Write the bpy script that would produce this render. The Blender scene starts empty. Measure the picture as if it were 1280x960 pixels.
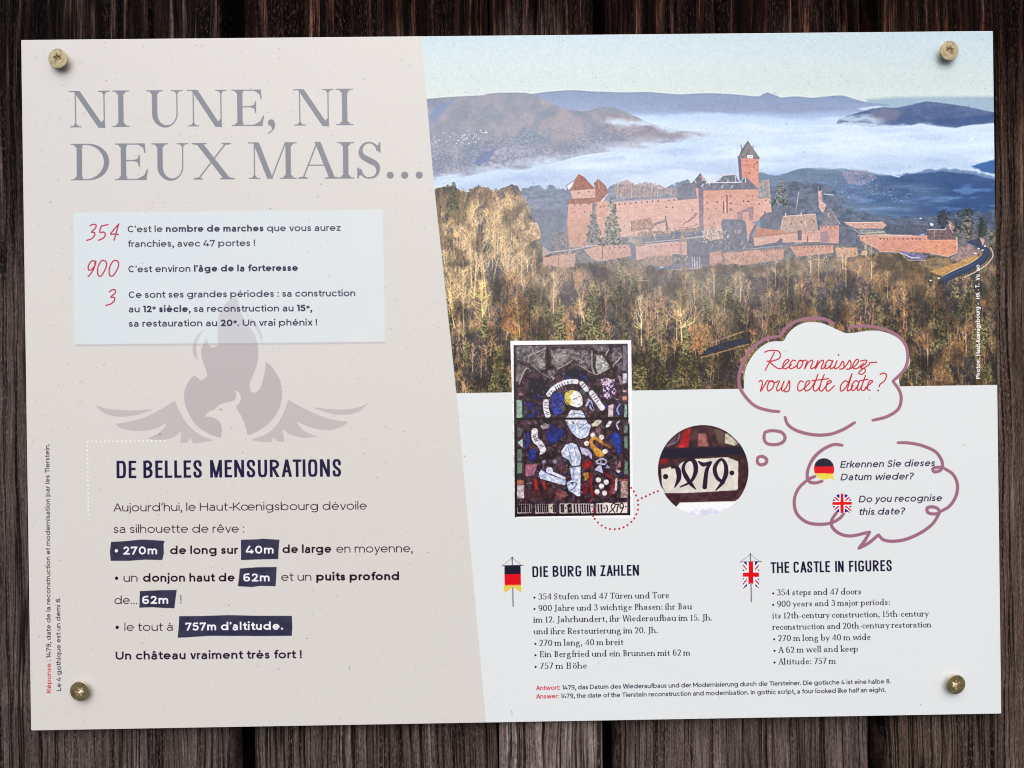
import bpy, bmesh, math
import numpy as np
from mathutils import Vector, Matrix, Euler

# ---------------------------------------------------------------- camera, sky, sun, exposure
scene = bpy.context.scene
COL = scene.collection
cam_d = bpy.data.cameras.new("camera"); cam = bpy.data.objects.new("camera", cam_d); COL.objects.link(cam)
cam_d.sensor_width = 36.0; cam_d.lens = 36.0 * 960.0 / 1280.0
cam_d.clip_start = 0.01; cam_d.clip_end = 100.0
cam.location = (-0.00581, -0.46946, -0.0022)
cam.rotation_euler = (1.56907, 0.0134, -0.00917)
scene.camera = cam
cam_d.dof.use_dof = False

SUN_EL, SUN_AZ = 46.0, -6.0               # degrees; azimuth from behind the camera, negative = from the left
world = bpy.data.worlds.new("World"); scene.world = world; world.use_nodes = True
nt = world.node_tree; nt.nodes.clear()
sky = nt.nodes.new('ShaderNodeTexSky'); sky.sky_type = 'NISHITA'; sky.sun_disc = False
sky.sun_elevation = math.radians(SUN_EL); sky.sun_rotation = math.radians(180 + SUN_AZ)
sky.air_density = 1.0; sky.dust_density = 2.0; sky.ozone_density = 1.0
bg = nt.nodes.new('ShaderNodeBackground'); bg.inputs['Strength'].default_value = 0.12
wo = nt.nodes.new('ShaderNodeOutputWorld')
nt.links.new(sky.outputs[0], bg.inputs[0]); nt.links.new(bg.outputs[0], wo.inputs[0])
sun_d = bpy.data.lights.new("sun", 'SUN'); sun = bpy.data.objects.new("sun", sun_d); COL.objects.link(sun)
sun_d.energy = 1.1; sun_d.angle = math.radians(60); sun_d.color = (1.0, 0.965, 0.895)
_e, _a = math.radians(SUN_EL), math.radians(SUN_AZ)
_to = Vector((math.sin(_a) * math.cos(_e), -math.cos(_a) * math.cos(_e), math.sin(_e)))     # towards the sun
sun.rotation_euler = _to.to_track_quat('Z', 'Y').to_euler(); sun.location = _to * 3
vs = scene.view_settings
scene.display_settings.display_device = 'sRGB'
vs.view_transform = 'Standard'; vs.look = 'None'; vs.gamma = 1.0; vs.exposure = 0.53; vs.use_curve_mapping = False
scene.cycles.max_bounces = 6
scene.cycles.filter_width = 1.0
# ---------------------------------------------------------------- print artwork: rasteriser
# The printed face of the sheet is drawn here in code (flat print: lettering, two
# pictures, emblem) and becomes the colour of the sheet's face.
SHEET_W, SHEET_H = 0.594, 0.420
CW, CH = 2432, 1720                       # artwork resolution
ART_CORNERS = [(27.0, 51.0), (1243.0, 38.0), (1251.0, 891.0), (37.0, 914.0)]   # design units at the sheet's corners TL TR BR BL

def homography(src, dst):
    A = []; b = []
    for (x, y), (u, v) in zip(src, dst):
        A.append([x, y, 1, 0, 0, 0, -u * x, -u * y]); b.append(u)
        A.append([0, 0, 0, x, y, 1, -v * x, -v * y]); b.append(v)
    h = np.linalg.solve(np.array(A, float), np.array(b, float))
    return np.append(h, 1).reshape(3, 3)
H_ART = homography(ART_CORNERS, [(0, 0), (CW, 0), (CW, CH), (0, CH)])
H_INV = np.linalg.inv(H_ART)
def T(pts):
    p = np.atleast_2d(np.asarray(pts, float))
    q = np.c_[p, np.ones(len(p))] @ H_ART.T
    return q[:, :2] / q[:, 2:]
SC = 2.0
_yy, _xx = np.mgrid[0:CH, 0:CW].astype(np.float32)
_xx += .5; _yy += .5
_w = H_INV[2, 0] * _xx + H_INV[2, 1] * _yy + H_INV[2, 2]
GX = ((H_INV[0, 0] * _xx + H_INV[0, 1] * _yy + H_INV[0, 2]) / _w).astype(np.float32)   # design coords of every pixel
GY = ((H_INV[1, 0] * _xx + H_INV[1, 1] * _yy + H_INV[1, 2]) / _w).astype(np.float32)
del _w, _xx, _yy
ART = np.zeros((CH, CW, 3), np.float32)
rng = np.random.default_rng(7)

def hash2(ix, iy, seed):
    h = (ix.astype(np.uint32) * np.uint32(374761393) + iy.astype(np.uint32) * np.uint32(668265263) + np.uint32((seed * 2246822519 + 3266489917) & 0xffffffff))
    h = (h ^ (h >> np.uint32(13))) * np.uint32(1274126177)
    h = h ^ (h >> np.uint32(16))
    return (h & np.uint32(0xffff)).astype(np.float32) / 65535.0
def vnoise(x, y, seed):
    fx = np.floor(x); fy = np.floor(y); tx = x - fx; ty = y - fy
    ix = fx.astype(np.int64) + 4096; iy = fy.astype(np.int64) + 4096
    tx = tx * tx * (3 - 2 * tx); ty = ty * ty * (3 - 2 * ty)
    a = hash2(ix, iy, seed); b = hash2(ix + 1, iy, seed); c = hash2(ix, iy + 1, seed); d = hash2(ix + 1, iy + 1, seed)
    return (a * (1 - tx) + b * tx) * (1 - ty) + (c * (1 - tx) + d * tx) * ty
def fbm(x, y, scale, octaves, seed, sx=1.0, sy=1.0, gain=.55):
    s = 0; a = 1; t = 0
    for o in range(octaves):
        f = (2 ** o) / scale
        s = s + a * vnoise(x * f * sx + 17 * o, y * f * sy + 31 * o, seed + o); t += a; a *= gain
    return s / t

def window(x0, y0, x1, y1):
    """array slices of the artwork covering a box in design units"""
    c = T([(x0, y0), (x1, y0), (x1, y1), (x0, y1)])
    u0, v0 = np.floor(c.min(0)).astype(int) - 2; u1, v1 = np.ceil(c.max(0)).astype(int) + 2
    return slice(max(v0, 0), min(v1, CH)), slice(max(u0, 0), min(u1, CW))
def col(c): return np.asarray(c, np.float32) / 255.0
def blend(sl, cov, c):
    if cov.size == 0: return
    if callable(c): c = c(GX[sl], GY[sl])
    else: c = col(c)
    ART[sl] += (c - ART[sl]) * cov[..., None]
def sdf_poly(pts, sl):
    """signed distance (artwork px, negative inside) of a polygon over a window"""
    v, u = np.mgrid[sl[0].start:sl[0].stop, sl[1].start:sl[1].stop].astype(np.float32)
    v += .5; u += .5
    d = np.full(u.shape, 1e9, np.float32); ins = np.zeros(u.shape, bool)
    n = len(pts)
    for i in range(n):
        ax, ay = pts[i]; bx, by = pts[(i + 1) % n]
        ex, ey = bx - ax, by - ay; L = ex * ex + ey * ey
        if L < 1e-9: continue
        t = np.clip(((u - ax) * ex + (v - ay) * ey) / L, 0, 1)
        dx = u - ax - t * ex; dy = v - ay - t * ey
        d = np.minimum(d, dx * dx + dy * dy)
        if ay != by:
            ins ^= ((ay > v) != (by > v)) & (u < (bx - ax) * (v - ay) / (by - ay) + ax)
    d = np.sqrt(d)
    return np.where(ins, -d, d)
def poly(pts, c, alpha=1.0, soft=1.0, jag=0, jscale=3, seed=1, tex=0, tscale=3):
    """fill a polygon given in design units; jag = noisy edge (design units), tex = noisy density"""
    q = T(pts); m = jag * SC + soft + 1
    u0, v0 = np.floor(q.min(0) - m).astype(int); u1, v1 = np.ceil(q.max(0) + m).astype(int)
    sl = (slice(max(v0, 0), min(v1, CH)), slice(max(u0, 0), min(u1, CW)))
    if sl[0].stop <= sl[0].start or sl[1].stop <= sl[1].start: return
    d = sdf_poly(q, sl)
    if jag: d = d + (fbm(GX[sl], GY[sl], jscale, 3, seed) - .5) * 2 * jag * SC
    cov = np.clip(.5 - d / soft, 0, 1)
    if tex: cov = cov * np.clip(1 - tex + tex * 2.2 * (fbm(GX[sl], GY[sl], tscale, 3, seed + 9) - .15), 0, 1)
    blend(sl, cov * alpha, c)
def disc(x, y, r, c, alpha=1.0, soft=1.0, ry=None):
    ry = ry or r
    a = np.linspace(0, 2 * np.pi, 5)[:-1]
    q = T([(x, y)])[0]; R = max(r, ry) * SC * 1.03 + soft + 1
    sl = (slice(max(int(q[1] - R), 0), min(int(q[1] + R) + 2, CH)), slice(max(int(q[0] - R), 0), min(int(q[0] + R) + 2, CW)))
    if sl[0].stop <= sl[0].start or sl[1].stop <= sl[1].start: return
    v, u = np.mgrid[sl].astype(np.float32)
    v += .5; u += .5
    e = np.hypot((u - q[0]) / (r * SC), (v - q[1]) / (ry * SC)); d = (e - 1) * min(r, ry) * SC
    blend(sl, np.clip(.5 - d / soft, 0, 1) * alpha, c)
def cat(pts, n=8, closed=False):
    """Catmull-Rom through the points"""
    P = np.asarray(pts, float)
    if closed: P = np.vstack([P[-1], P, P[0], P[1]])
    else: P = np.vstack([2 * P[0] - P[1], P, 2 * P[-1] - P[-2]])
    out = []
    t = np.linspace(0, 1, n, endpoint=False)[:, None]
    for i in range(1, len(P) - 2):
        a, b, c_, d = P[i - 1], P[i], P[i + 1], P[i + 2]
        out.append(.5 * (2 * b + (c_ - a) * t + (2 * a - 5 * b + 4 * c_ - d) * t ** 2 + (3 * b - a - 3 * c_ + d) * t ** 3))
    out = np.vstack(out)
    if not closed: out = np.vstack([out, P[-2]])
    return out
def ribbons(items, c, alpha=1.0, soft=1.0, rounded=False):
    """items: list of (points, half widths) in artwork px; one coverage mask, painted once"""
    allp = np.vstack([p for p, w in items]); mw = max(np.max(w) for p, w in items) + 2
    u0, v0 = np.floor(allp.min(0) - mw).astype(int); u1, v1 = np.ceil(allp.max(0) + mw).astype(int)
    u0, v0 = max(u0, 0), max(v0, 0); u1, v1 = min(u1, CW), min(v1, CH)
    if u1 <= u0 or v1 <= v0: return
    cov = np.zeros((v1 - v0, u1 - u0), np.float32)
    for p, w in items:
        w = np.broadcast_to(np.asarray(w, float), (len(p),))
        for i in range(len(p) - 1):
            a, b = p[i], p[i + 1]; e = b - a; L = np.hypot(*e)
            if L < 1e-6: continue
            m = max(w[i], w[i + 1]) + 1.5
            s0 = int(max(min(a[0], b[0]) - m, u0)) - u0; s1 = int(min(max(a[0], b[0]) + m, u1 - 1)) - u0 + 1
            r0 = int(max(min(a[1], b[1]) - m, v0)) - v0; r1 = int(min(max(a[1], b[1]) + m, v1 - 1)) - v0 + 1
            if s1 <= s0 or r1 <= r0: continue
            u = np.arange(s0, s1, dtype=np.float32)[None] + (u0 + .5 - a[0]); v = np.arange(r0, r1, dtype=np.float32)[:, None] + (v0 + .5 - a[1])
            ex, ey = e / L
            al = u * ex + v * ey; pe = np.abs(-u * ey + v * ex)
            t = np.clip(al / L, 0, 1); ww = w[i] + (w[i + 1] - w[i]) * t
            if rounded:
                dd = np.hypot(al - t * L, pe) - ww
                k = np.clip(.5 - dd / soft, 0, 1)
                np.maximum(cov[r0:r1, s0:s1], k, out=cov[r0:r1, s0:s1])
            else:
                k = np.clip(.5 - (pe - ww) / soft, 0, 1) * np.clip(.5 + al / soft, 0, 1) * np.clip(.5 + (L - al) / soft, 0, 1)
                if i > 0:      # small round joint
                    k = np.maximum(k, np.clip(.5 - (np.hypot(u, v) - w[i]) / soft, 0, 1))
                cov[r0:r1, s0:s1] = np.maximum(cov[r0:r1, s0:s1], k) if i == 0 else np.clip(np.maximum(cov[r0:r1, s0:s1], k), 0, 1)
    blend((slice(v0, v1), slice(u0, u1)), cov * alpha, c)
def line(pts, w, c, alpha=1.0, rounded=True, smooth=False, soft=1.0):
    """stroke in design units, w = full width (number or per point)"""
    if smooth:
        ww = None if np.isscalar(w) else np.asarray(w, float)
        q = cat(pts, 8)
        if ww is not None: w = np.interp(np.linspace(0, len(pts) - 1, len(q)), np.arange(len(pts)), ww)
        pts = q
    ribbons([(T(pts), np.broadcast_to(np.asarray(w, float) * SC / 2, (len(pts),)))], c, alpha, soft, rounded)
def zoomed(ox, oy, s):
    return lambda *p: [(ox + x / s, oy + y / s) for x, y in p]
# ---------------------------------------------------------------- print artwork: drawn alphabets
def arc(cx, cy, rx, ry, a0, a1):
    n = max(6, int(abs(a1 - a0) / 12))
    t = np.radians(np.linspace(a0, a1, n + 1))
    return [(cx + rx * math.cos(a), cy + ry * math.sin(a)) for a in t]
class Face:
    def __init__(s, kind, th, tn, xh, asc=1.05, desc=.28, wide=1.0, slant=0.0, track=.1):
        s.k = kind; s.th = th; s.tn = tn; s.xh = xh; s.asc = asc; s.desc = desc; s.w = wide; s.sl = slant; s.tr = track
        s.cache = {}; s.ss = .105
    # strokes: ('s', pts, mode) mode: 'a' auto contrast, 'T' thick, 't' thin ; ('p', pts) polygon ; ('o', x, y, r) dot
    def glyph(f, ch):
        if ch in f.cache: return f.cache[ch]
        g, adv = f.make(ch)
        f.cache[ch] = (g, adv)
        return g, adv
    def stem(f, x, y0, y1, bot='b', top='f', mode='T'):
        """vertical stem; bot/top: 'b' both-side serif, 'l' left flag, 'r', '' none"""
        g = [('s', [(x, y0), (x, y1)], mode)]
        if f.k == 'serif':
            h = f.th if mode == 'T' else f.tn; sw = h + f.ss
            for (y, d, s) in ((y0, 1, bot), (y1, -1, top)):
                if not s: continue
                l = sw if s in 'bl' else h; r = sw if s in 'br' else h
                t = f.tn * 1.5
                if s == 'f':      # flag serif of a lower-case stem
                    g.append(('p', [(x - h - .09, y - .085), (x - h - .085, y - .05), (x + h * .2, y + .02), (x + h, y + .02), (x + h, y - .12), (x - h, y - .12)]))
                    continue
                g.append(('p', [(x - l, y), (x + r, y), (x + r, y + d * t), (x + (h + .035 if r > h else h), y + d * (t + .012)), (x + h, y + d * (t + .075)),
                                (x - h, y + d * (t + .075)), (x - (h + .035 if l > h else h), y + d * (t + .012)), (x - l, y + d * t)]))
        return g
    def make(f, ch):
        S = f.k == 'serif'; C = f.k == 'cond'; th, tn, xh, w = f.th, f.tn, f.xh, f.w
        acc = None
        comp = {'é': ('e', '/'), 'è': ('e', '\\'), 'ê': ('e', '^'), 'â': ('a', '^'), 'à': ('a', '\\'), 'ü': ('u', ':'), 'ö': ('o', ':')}
        if ch in comp:
            base, mk = comp[ch]; g, adv = f.glyph(base); g = list(g); m = (adv - f.tr) / 2; y = xh
            if mk == '/': g.append(('s', [(m - .05, y + .10), (m + .09, y + .27)], 't'))
            if mk == '\\': g.append(('s', [(m + .05, y + .10), (m - .09, y + .27)], 't'))
            if mk == '^': g += [('s', [(m - .14, y + .10), (m, y + .25)], 't'), ('s', [(m + .14, y + .10), (m, y + .25)], 't')]
            if mk == ':': g += [('o', m - .12, y + .2, th * 1.15), ('o', m + .12, y + .2, th * 1.15)]
            return g, adv
        L = th                                     # left bearing of a stem's centre
        def bowl(cx, W, y0, y1, a0=0, a1=360): return arc(cx, (y0 + y1) / 2, W / 2 - th, (y1 - y0) / 2 - tn, a0, a1)
        dotr = th * (1.25 if not S else 1.2)
        ow = (.76 if not S else .60) * w           # width of o
        nw = (.62 if not S else .60) * w           # width of n outer
        low = 'abcdefghijklmnopqrstuvwxyzœ'
        if ch in low:
            st = lambda x, y0, y1, b='b', t='f': f.stem(x, y0, y1, b, t)
            rt = f.tr * (.62 if S else .9)
            if ch == 'o': return [('s', bowl(ow / 2, ow, 0, xh), 'a')], ow + rt
            if ch == 'c':
                W = ow * .88; g = [('s', bowl(ow / 2, ow, 0, xh, 42, 318), 'a')]
                if S: g = [('s', bowl(ow / 2, ow, 0, xh, 50, 325), 'a'), ('o', W - .06, xh * .76, .065)]
                return g, W + rt * .9
            if ch in 'eœ':
                W = ow * (.95 if not S else .92); yb = xh * (.5 if not S else .58)
                if S:
                    pts = arc(W / 2, xh / 2, W / 2 - th, xh / 2 - tn, 12, 322)
                    g = [('s', pts, 'a'), ('s', [(th, yb), (W - th * .8, yb)], 't')]
                else:
                    g = [('s', arc(W / 2, xh / 2, W / 2 - th, xh / 2 - tn, 0, 318), 'a'), ('s', [(th, yb), (W - th * .1, yb)], 't')]
                if ch == 'e': return g, W + rt
                dx = ow - th * 2; sh = []
                for it in g: sh.append((it[0], [(x + dx, y) for x, y in it[1]], it[2]))
                return [('s', bowl(ow / 2, ow, 0, xh), 'a')] + sh, W + dx + f.tr
            if ch in 'bp':
                y0, y1 = (0, f.asc) if ch == 'b' else (-f.desc, xh)
                g = st(L, y0, y1, '' if ch == 'b' else 'b'); g.append(('s', bowl(ow / 2 + .02, ow, 0, xh), 'a')); return g, ow + .03 + rt
            if ch in 'dq':
                y0, y1 = (0, f.asc) if ch == 'd' else (-f.desc, xh)
                x = ow - th + .02; g = st(x, y0, y1, ('r' if ch == 'd' else 'b') if S else '', 'f' if ch == 'd' else ''); g.append(('s', bowl(ow / 2, ow, 0, xh), 'a')); return g, ow + .04 + f.tr
            if ch == 'g':
                if S:
                    W = ow * .95
                    return [('s', arc(W * .45, xh * .68, W * .36 - th * .6, xh * .32 - tn, 0, 360), 'a'), ('s', cat([(W * .25, xh * .42), (W * .12, xh * .22), (W * .35, .06), (W * .8, .02), (W * .93, -.1), (W * .7, -f.desc), (W * .3, -f.desc), (W * .08, -f.desc * .6), (W * .25, -.02)], 5), 'a'),
                            ('s', [(W * .7, xh * .88), (W * .98, xh * .98)], 't')], W + f.tr
                x = ow - th + .02; r = (ow - 2 * th) / 2
                return [('s', [(x, xh), (x, -.02)], 'T'), ('s', bowl(ow / 2, ow, .02, xh), 'a'), ('s', [(x, 0)] + arc(x - r, -.02, r, f.desc - tn - .02, 0, -140), 'a')], ow + .04 + f.tr
            if ch == 'a':
                W = (.58 if not S else .52) * w; x = W - th; r = (x - th) / 2
                g = [('s', [(x, 0 if not S else .1), (x, xh * .62)], 'T'), ('s', arc(x - r * .95, xh * .62, r * .95, xh * .38 - tn, 0, 150), 'a'),
                     ('s', [(x, xh * .57)] + arc(th + r * .9, xh * .3, r * .9, xh * .27 - tn * .3, 90, 270) + [(x, xh * .2)], 'a')]
                if S: g += [('o', th * 1.3, xh * .74, .055), ('s', [(x, .12), (x + .03, .02), (x + .12, .05)], 't')]
                return g, W + .03 + f.tr
            if ch in 'nhmru':
                W = nw if ch != 'm' else nw * .92
                if ch == 'u':
                    r = (nw - 2 * th) / 2
                    g = [('s', [(L, xh), (L, xh * .4)] + arc(L + r, xh * .4, r, xh * .4 - tn, 180, 360)[1:], 'a')] + st(nw - L, 0, xh, 'r' if S else '')
                    if S: g.append(('p', [(L - th - .08, xh), (L + th, xh), (L + th, xh - .06), (L - th, xh - .06), (L - th - .08, xh - .03)]))
                    return g, nw + f.tr
                g = st(L, 0, f.asc if ch == 'h' else xh)
                r = (W - 2 * th) / 2
                if ch == 'r':
                    g.append(('s', arc(L + r * .95, xh * .58, r * .95, xh * .42 - tn, 180, 75 if not S else 70), 'a'))
                    if S: g.append(('o', L + r * 1.45, xh * .88, .06))
                    return g, L + r * (1.25 if not S else 1.6) + f.tr * .6
                for k in range(2 if ch == 'm' else 1):
                    x0 = L + k * 2 * r
                    g.append(('s', arc(x0 + r, xh * .58, r, xh * .42 - tn, 180, 0), 'a'))
                    g += f.stem(x0 + 2 * r, 0, xh * .6, 'b', '')
                return g, L * 2 + 2 * r * (2 if ch == 'm' else 1) + f.tr
            if ch in 'ilj':
                if ch == 'l': return st(L, 0, f.asc), 2 * th + f.tr
                if ch == 'i': return st(L, 0, xh) + [('o', L, xh + .24, dotr)], 2 * th + f.tr
                return [('s', [(L + .02, xh), (L + .02, -.08)] + arc(L - .13, -.08, .15, f.desc - .08 - tn, 0, -75), 'a'), ('o', L + .02, xh + .24, dotr)], 2 * th + f.tr
            if ch == 't':
                return [('s', [(L + .1, xh * 1.28), (L + .1, xh * .3)] + arc(L + .1 + .16, .2, .16, .2 - tn, 180, 290), 'a'), ('s', [(0, xh - tn), (.42, xh - tn)], 't')], .42 + f.tr * .6
            if ch == 'f':
                g = [('s', [(L + .1, 0), (L + .1, f.asc - .22)] + arc(L + .1 + .17, f.asc - .2, .17, .2 - tn, 180, 70), 'a'), ('s', [(0, xh - tn), (.40, xh - tn)], 't')]
                if S: g += f.stem(L + .1, 0, .3, 'b', '') + [('o', L + .33, f.asc - .09, .05)]
                return g, .38 + f.tr * .5
            if ch == 'k':
                return st(L, 0, f.asc) + [('s', [(L, xh * .34), (nw * .88, xh)], 't'), ('s', [(L + .16, xh * .48), (nw * .95, 0)], 'T')] + (f.feet([(nw * .85, xh, -1), (nw * .93, 0, 1)]) if S else []), nw * .95 + f.tr * .6
            if ch == 's':
                W = (.50 if not S else .42) * w
                P = [(.90, .80), (.72, .95), (.48, 1), (.2, .93), (.08, .75), (.2, .58), (.52, .48), (.83, .38), (.93, .22), (.78, .05), (.5, 0), (.2, .05), (.05, .18)]
                g = [('s', cat([(th * .9 + px * (W - 1.8 * th), tn + py * (xh - 2 * tn)) for px, py in P], 4), 'a' if not S else 's')]
                if S: g += [('s', [(W * .88, xh * .66), (W * .88, xh)], 't'), ('s', [(.03, 0), (.03, xh * .32)], 't')]
                return g, W + f.tr * .9
            if ch in 'vwy':
                W = (.60 if not S else .60) * w; y0 = 0
                if ch == 'w':
                    q = .5 * w
                    return [('s', [(th, xh), (q * .5, y0)], 'T'), ('s', [(q, xh), (q * .5 + th * .3, y0)], 't'), ('s', [(q, xh), (q * 1.5, y0)], 'T'), ('s', [(2 * q - th, xh), (q * 1.5 + th * .3, y0)], 't')] + (f.feet([(th, xh, -1), (q, xh, -1), (2 * q - th, xh, -1)]) if S else []), 2 * q + f.tr * .5
                g = [('s', [(th, xh), (W / 2, y0)], 'T')]
                if ch == 'v': g.append(('s', [(W - th, xh), (W / 2 + th * .3, y0)], 't'))
                else: g.append(('s', [(W - th, xh), (W / 2 - .13, -f.desc + .03)] + [(W / 2 - .26, -f.desc + .01)], 't'))
                if S: g += f.feet([(th, xh, -1), (W - th, xh, -1)])
                return g, W + f.tr * .4
            if ch == 'x': W = .58 * w; return [('s', [(th, xh), (W - th, 0)], 'T'), ('s', [(W - th, xh), (th, 0)], 't')], W + f.tr * .4
            if ch == 'z': W = .52 * w; return [('s', [(.02, xh - tn), (W, xh - tn)], 't'), ('s', [(W - th, xh - tn), (th, tn)], 'T'), ('s', [(.02, tn), (W + .02, tn)], 't')], W + .02 + f.tr * .8
        # ---- capitals and figures, cap height 1
        Wd = {'A': .82, 'B': .74, 'C': .80, 'D': .86, 'E': .66, 'F': .62, 'G': .84, 'H': .82, 'I': .0, 'J': .42, 'K': .74, 'L': .60, 'M': .98, 'N': .84, 'O': .92, 'P': .70, 'R': .74, 'S': .66, 'T': .72, 'U': .80, 'V': .8, 'W': 1.2, 'X': .8, 'Z': .72}
        if S: Wd = {'A': .80, 'B': .62, 'C': .74, 'D': .84, 'E': .64, 'F': .58, 'G': .80, 'H': .80, 'I': .12, 'J': .22, 'K': .74, 'L': .58, 'M': 1.0, 'N': .84, 'O': .86, 'P': .60, 'R': .70, 'S': .52, 'T': .70, 'U': .80, 'V': .8, 'W': 1.1, 'X': .84, 'Z': .7}
        if C: Wd = {k: v for k, v in zip('ABCDEFGHIJKLMNOPRSTUVWXZ', (.50, .47, .46, .47, .37, .36, .47, .49, .0, .3, .48, .36, .60, .50, .47, .45, .48, .44, .42, .47, .5, .7, .48, .40))}
        if ch in Wd:
            W = Wd[ch] * (w if not C else 1); y1 = 1.0
            def rnd(x0, x1, y0, y1, a0=0, a1=360):
                """round shape: ellipse, or stadium for the condensed face"""
                cx = (x0 + x1) / 2; rx = (x1 - x0) / 2; cy = (y0 + y1) / 2; ry = (y1 - y0) / 2
                if not C: return arc(cx, cy, rx, ry, a0, a1)
                n = 40; out = []; rr = min(rx, ry)
                for a in np.radians(np.linspace(a0, a1, n)):
                    c, s = math.cos(a), math.sin(a)
                    k = 3.6; q = (abs(c) ** k + abs(s) ** k) ** (-1 / k)
                    out.append((cx + rx * c * q, cy + ry * s * (q * .5 + (abs(c) ** 5 + abs(s) ** 5) ** (-.2) * .5)))
                return out
            if ch == 'I': return f.stem(W / 2 + th, 0, 1, 'b', 'b'), W + 2 * th + f.tr
            if ch in 'EFL':
                x = (.12 if S else 0) + th; g = f.stem(x, 0, 1, 'l' if ch != 'F' else 'b', 'l' if ch != 'L' else 'b')
                if ch != 'L': g.append(('s', [(x, 1 - tn), (W, 1 - tn)], 't')); g.append(('s', [(x, .53), (W * (.82 if S else .92), .53)], 't'))
                if ch != 'F': g.append(('s', [(x, tn), (W + (.04 if S and ch == 'E' else 0), tn)], 't'))
                if S:
                    if ch != 'L': g.append(('p', [(W + .005, 1), (W + .02, .74), (W - .005, .74), (W - .03, .88), (W - .14, 1 - 2 * tn), (W - .14, 1)])); g.append(('p', [(W * .82 - .01, .68), (W * .82 + .015, .68), (W * .82 + .015, .36), (W * .82 - .01, .36), (W * .82 - .03, .48), (W * .82 - .12, .515), (W * .82 - .12, .545), (W * .82 - .03, .58)]))
                    if ch != 'F': g.append(('p', [(W + .03, 0), (W + .07, .29), (W + .045, .29), (W - .01, .13), (W - .16, 2 * tn), (W - .16, 0)]))
                return g, W + (.05 if S else 0) + f.tr * .9
            if ch in 'DBPR':
                x = (.12 if S else 0) + th; g = f.stem(x, 0, 1, 'l' if ch in 'DB' else 'b', 'l')
                if ch == 'D':
                    if C: g.append(('s', [(x, 1 - tn)] + rnd(-.02, W - th, tn, 1 - tn, 80, -80) + [(x, tn)], 'a'))
                    else: g.append(('s', [(x, 1 - tn), (W * .42, 1 - tn)] + arc(W * .42, .5, W * .58 - th, .5 - tn, 90, -90) + [(x, tn)], 'a'))
                    return g, W + f.tr
                yl = .5 if ch == 'B' else (.46 if ch == 'R' else .42)
                xr = (W - th) * (.95 if ch == 'B' else 1)
                xm = x + (xr - x) * (.35 if not C else .35)
                g.append(('s', [(x, 1 - tn), (xm, 1 - tn)] + arc(xm, (1 + yl) / 2, xr - xm, (1 - yl) / 2 - (tn if ch != 'B' else tn * .7), 90, -90) + [(x, yl + tn * 0)], 'a'))
                if ch == 'B':
                    xm = x + (W - th - x) * .4
                    g.append(('s', [(x, yl + .02), (xm, yl + .02)] + arc(xm, (yl + .02) / 2 + tn * .5, W - th - xm, (yl + .02) / 2 - tn * .5, 90, -90) + [(x, tn)], 'a'))
                if ch == 'R':
                    if C: g.append(('d', x + .12, .47, W - th, 0, th))
                    else: g.append(('d', x + .2, .46, W - .02, 0, th))
                    if S: g += [('s', [(W - .05, tn), (W + .08, tn)], 't')]
                return g, W + (f.tr if ch != 'P' else f.tr * .6)
            if ch in 'COG':
                x0, x1 = th, W - th
                if ch == 'O': return [('s', rnd(x0, x1, tn, 1 - tn), 'a')], W + f.tr
                lo = 30 if C else 42
                g = [('s', rnd(x0, x1, tn, 1 - tn, lo, 360 - lo + (0 if ch == 'C' else (18 if not C else 28))), 'a')]
                if ch == 'G': g += [('s', [(x1, .12 if not C else .2), (x1, .47)], 'T'), ('s', [(W * .55, .47 - (0 if S else tn * .3)), (W, .47 - (0 if S else tn * .3))], 't')]
                if S: g.append(('s', [(W - .03, .72), (W - .03, 1)], 't'))
                return g, W + f.tr * .9
            if ch == 'S':
                P = [(1.0, .76), (.86, .92), (.55, 1), (.22, .95), (.04, .78), (.13, .62), (.5, .50), (.88, .39), (1.0, .23), (.86, .06), (.5, 0), (.18, .06), (.0, .25)] if S else [(.93, .80), (.76, .95), (.5, 1), (.2, .94), (.06, .77), (.17, .60), (.5, .51), (.85, .40), (.97, .23), (.82, .06), (.5, 0), (.18, .055), (.03, .2)]
                if C: P = [(.97, .72), (.96, .86), (.78, .98), (.5, 1), (.2, .98), (.04, .85), (.05, .70), (.25, .56), (.5, .48), (.8, .38), (.98, .25), (.93, .08), (.7, 0), (.5, 0), (.2, .01), (.03, .12), (.02, .28)]
                g = [('s', cat([(th + px * (W - 2 * th), tn + py * (1 - 2 * tn)) for px, py in P], 5), 's' if S else 'a')]
                if S: g += [('p', [(W - .045, 1.0), (W - .022, 1.0), (W - .018, .71), (W - .045, .71), (W - .085, .80), (W - .10, .90), (W - .06, .93)]), ('p', [(.015, 0), (.04, 0), (.055, .08), (.10, .09), (.085, .18), (.045, .30), (.015, .30)])]
                return g, W + f.tr
            if ch in 'HNMUTAVWXKZJ':
                x = (.12 if S else 0) + th; xr = W - (.12 if S else 0) - th
                if ch == 'H': return f.stem(x, 0, 1, 'b', 'b') + f.stem(xr, 0, 1, 'b', 'b') + [('s', [(x, .52), (xr, .52)], 't')], W + f.tr
                if ch == 'N':
                    if S: xl = .13; xq = W - .12; return f.stem(xl, 0, .94, 'b', '', 't') + f.stem(xq, .02, 1, '', 'b', 't') + [('d', xl + .025, 1.0, xq - .055, -.02, th), ('s', [(0, 1 - tn * .75), (xl + .05, 1 - tn * .75)], 't'), ('p', [(xq + tn, .05), (xq + tn, -.03), (xq - .06, -.02), (xq - .10, .08), (xq - tn, .2)])], W + f.tr
                    return f.stem(x, 0, 1) + f.stem(xr, 0, 1) + [('d', x + th * .05, 1, xr - th * .05, 0, th)], W + f.tr
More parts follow.
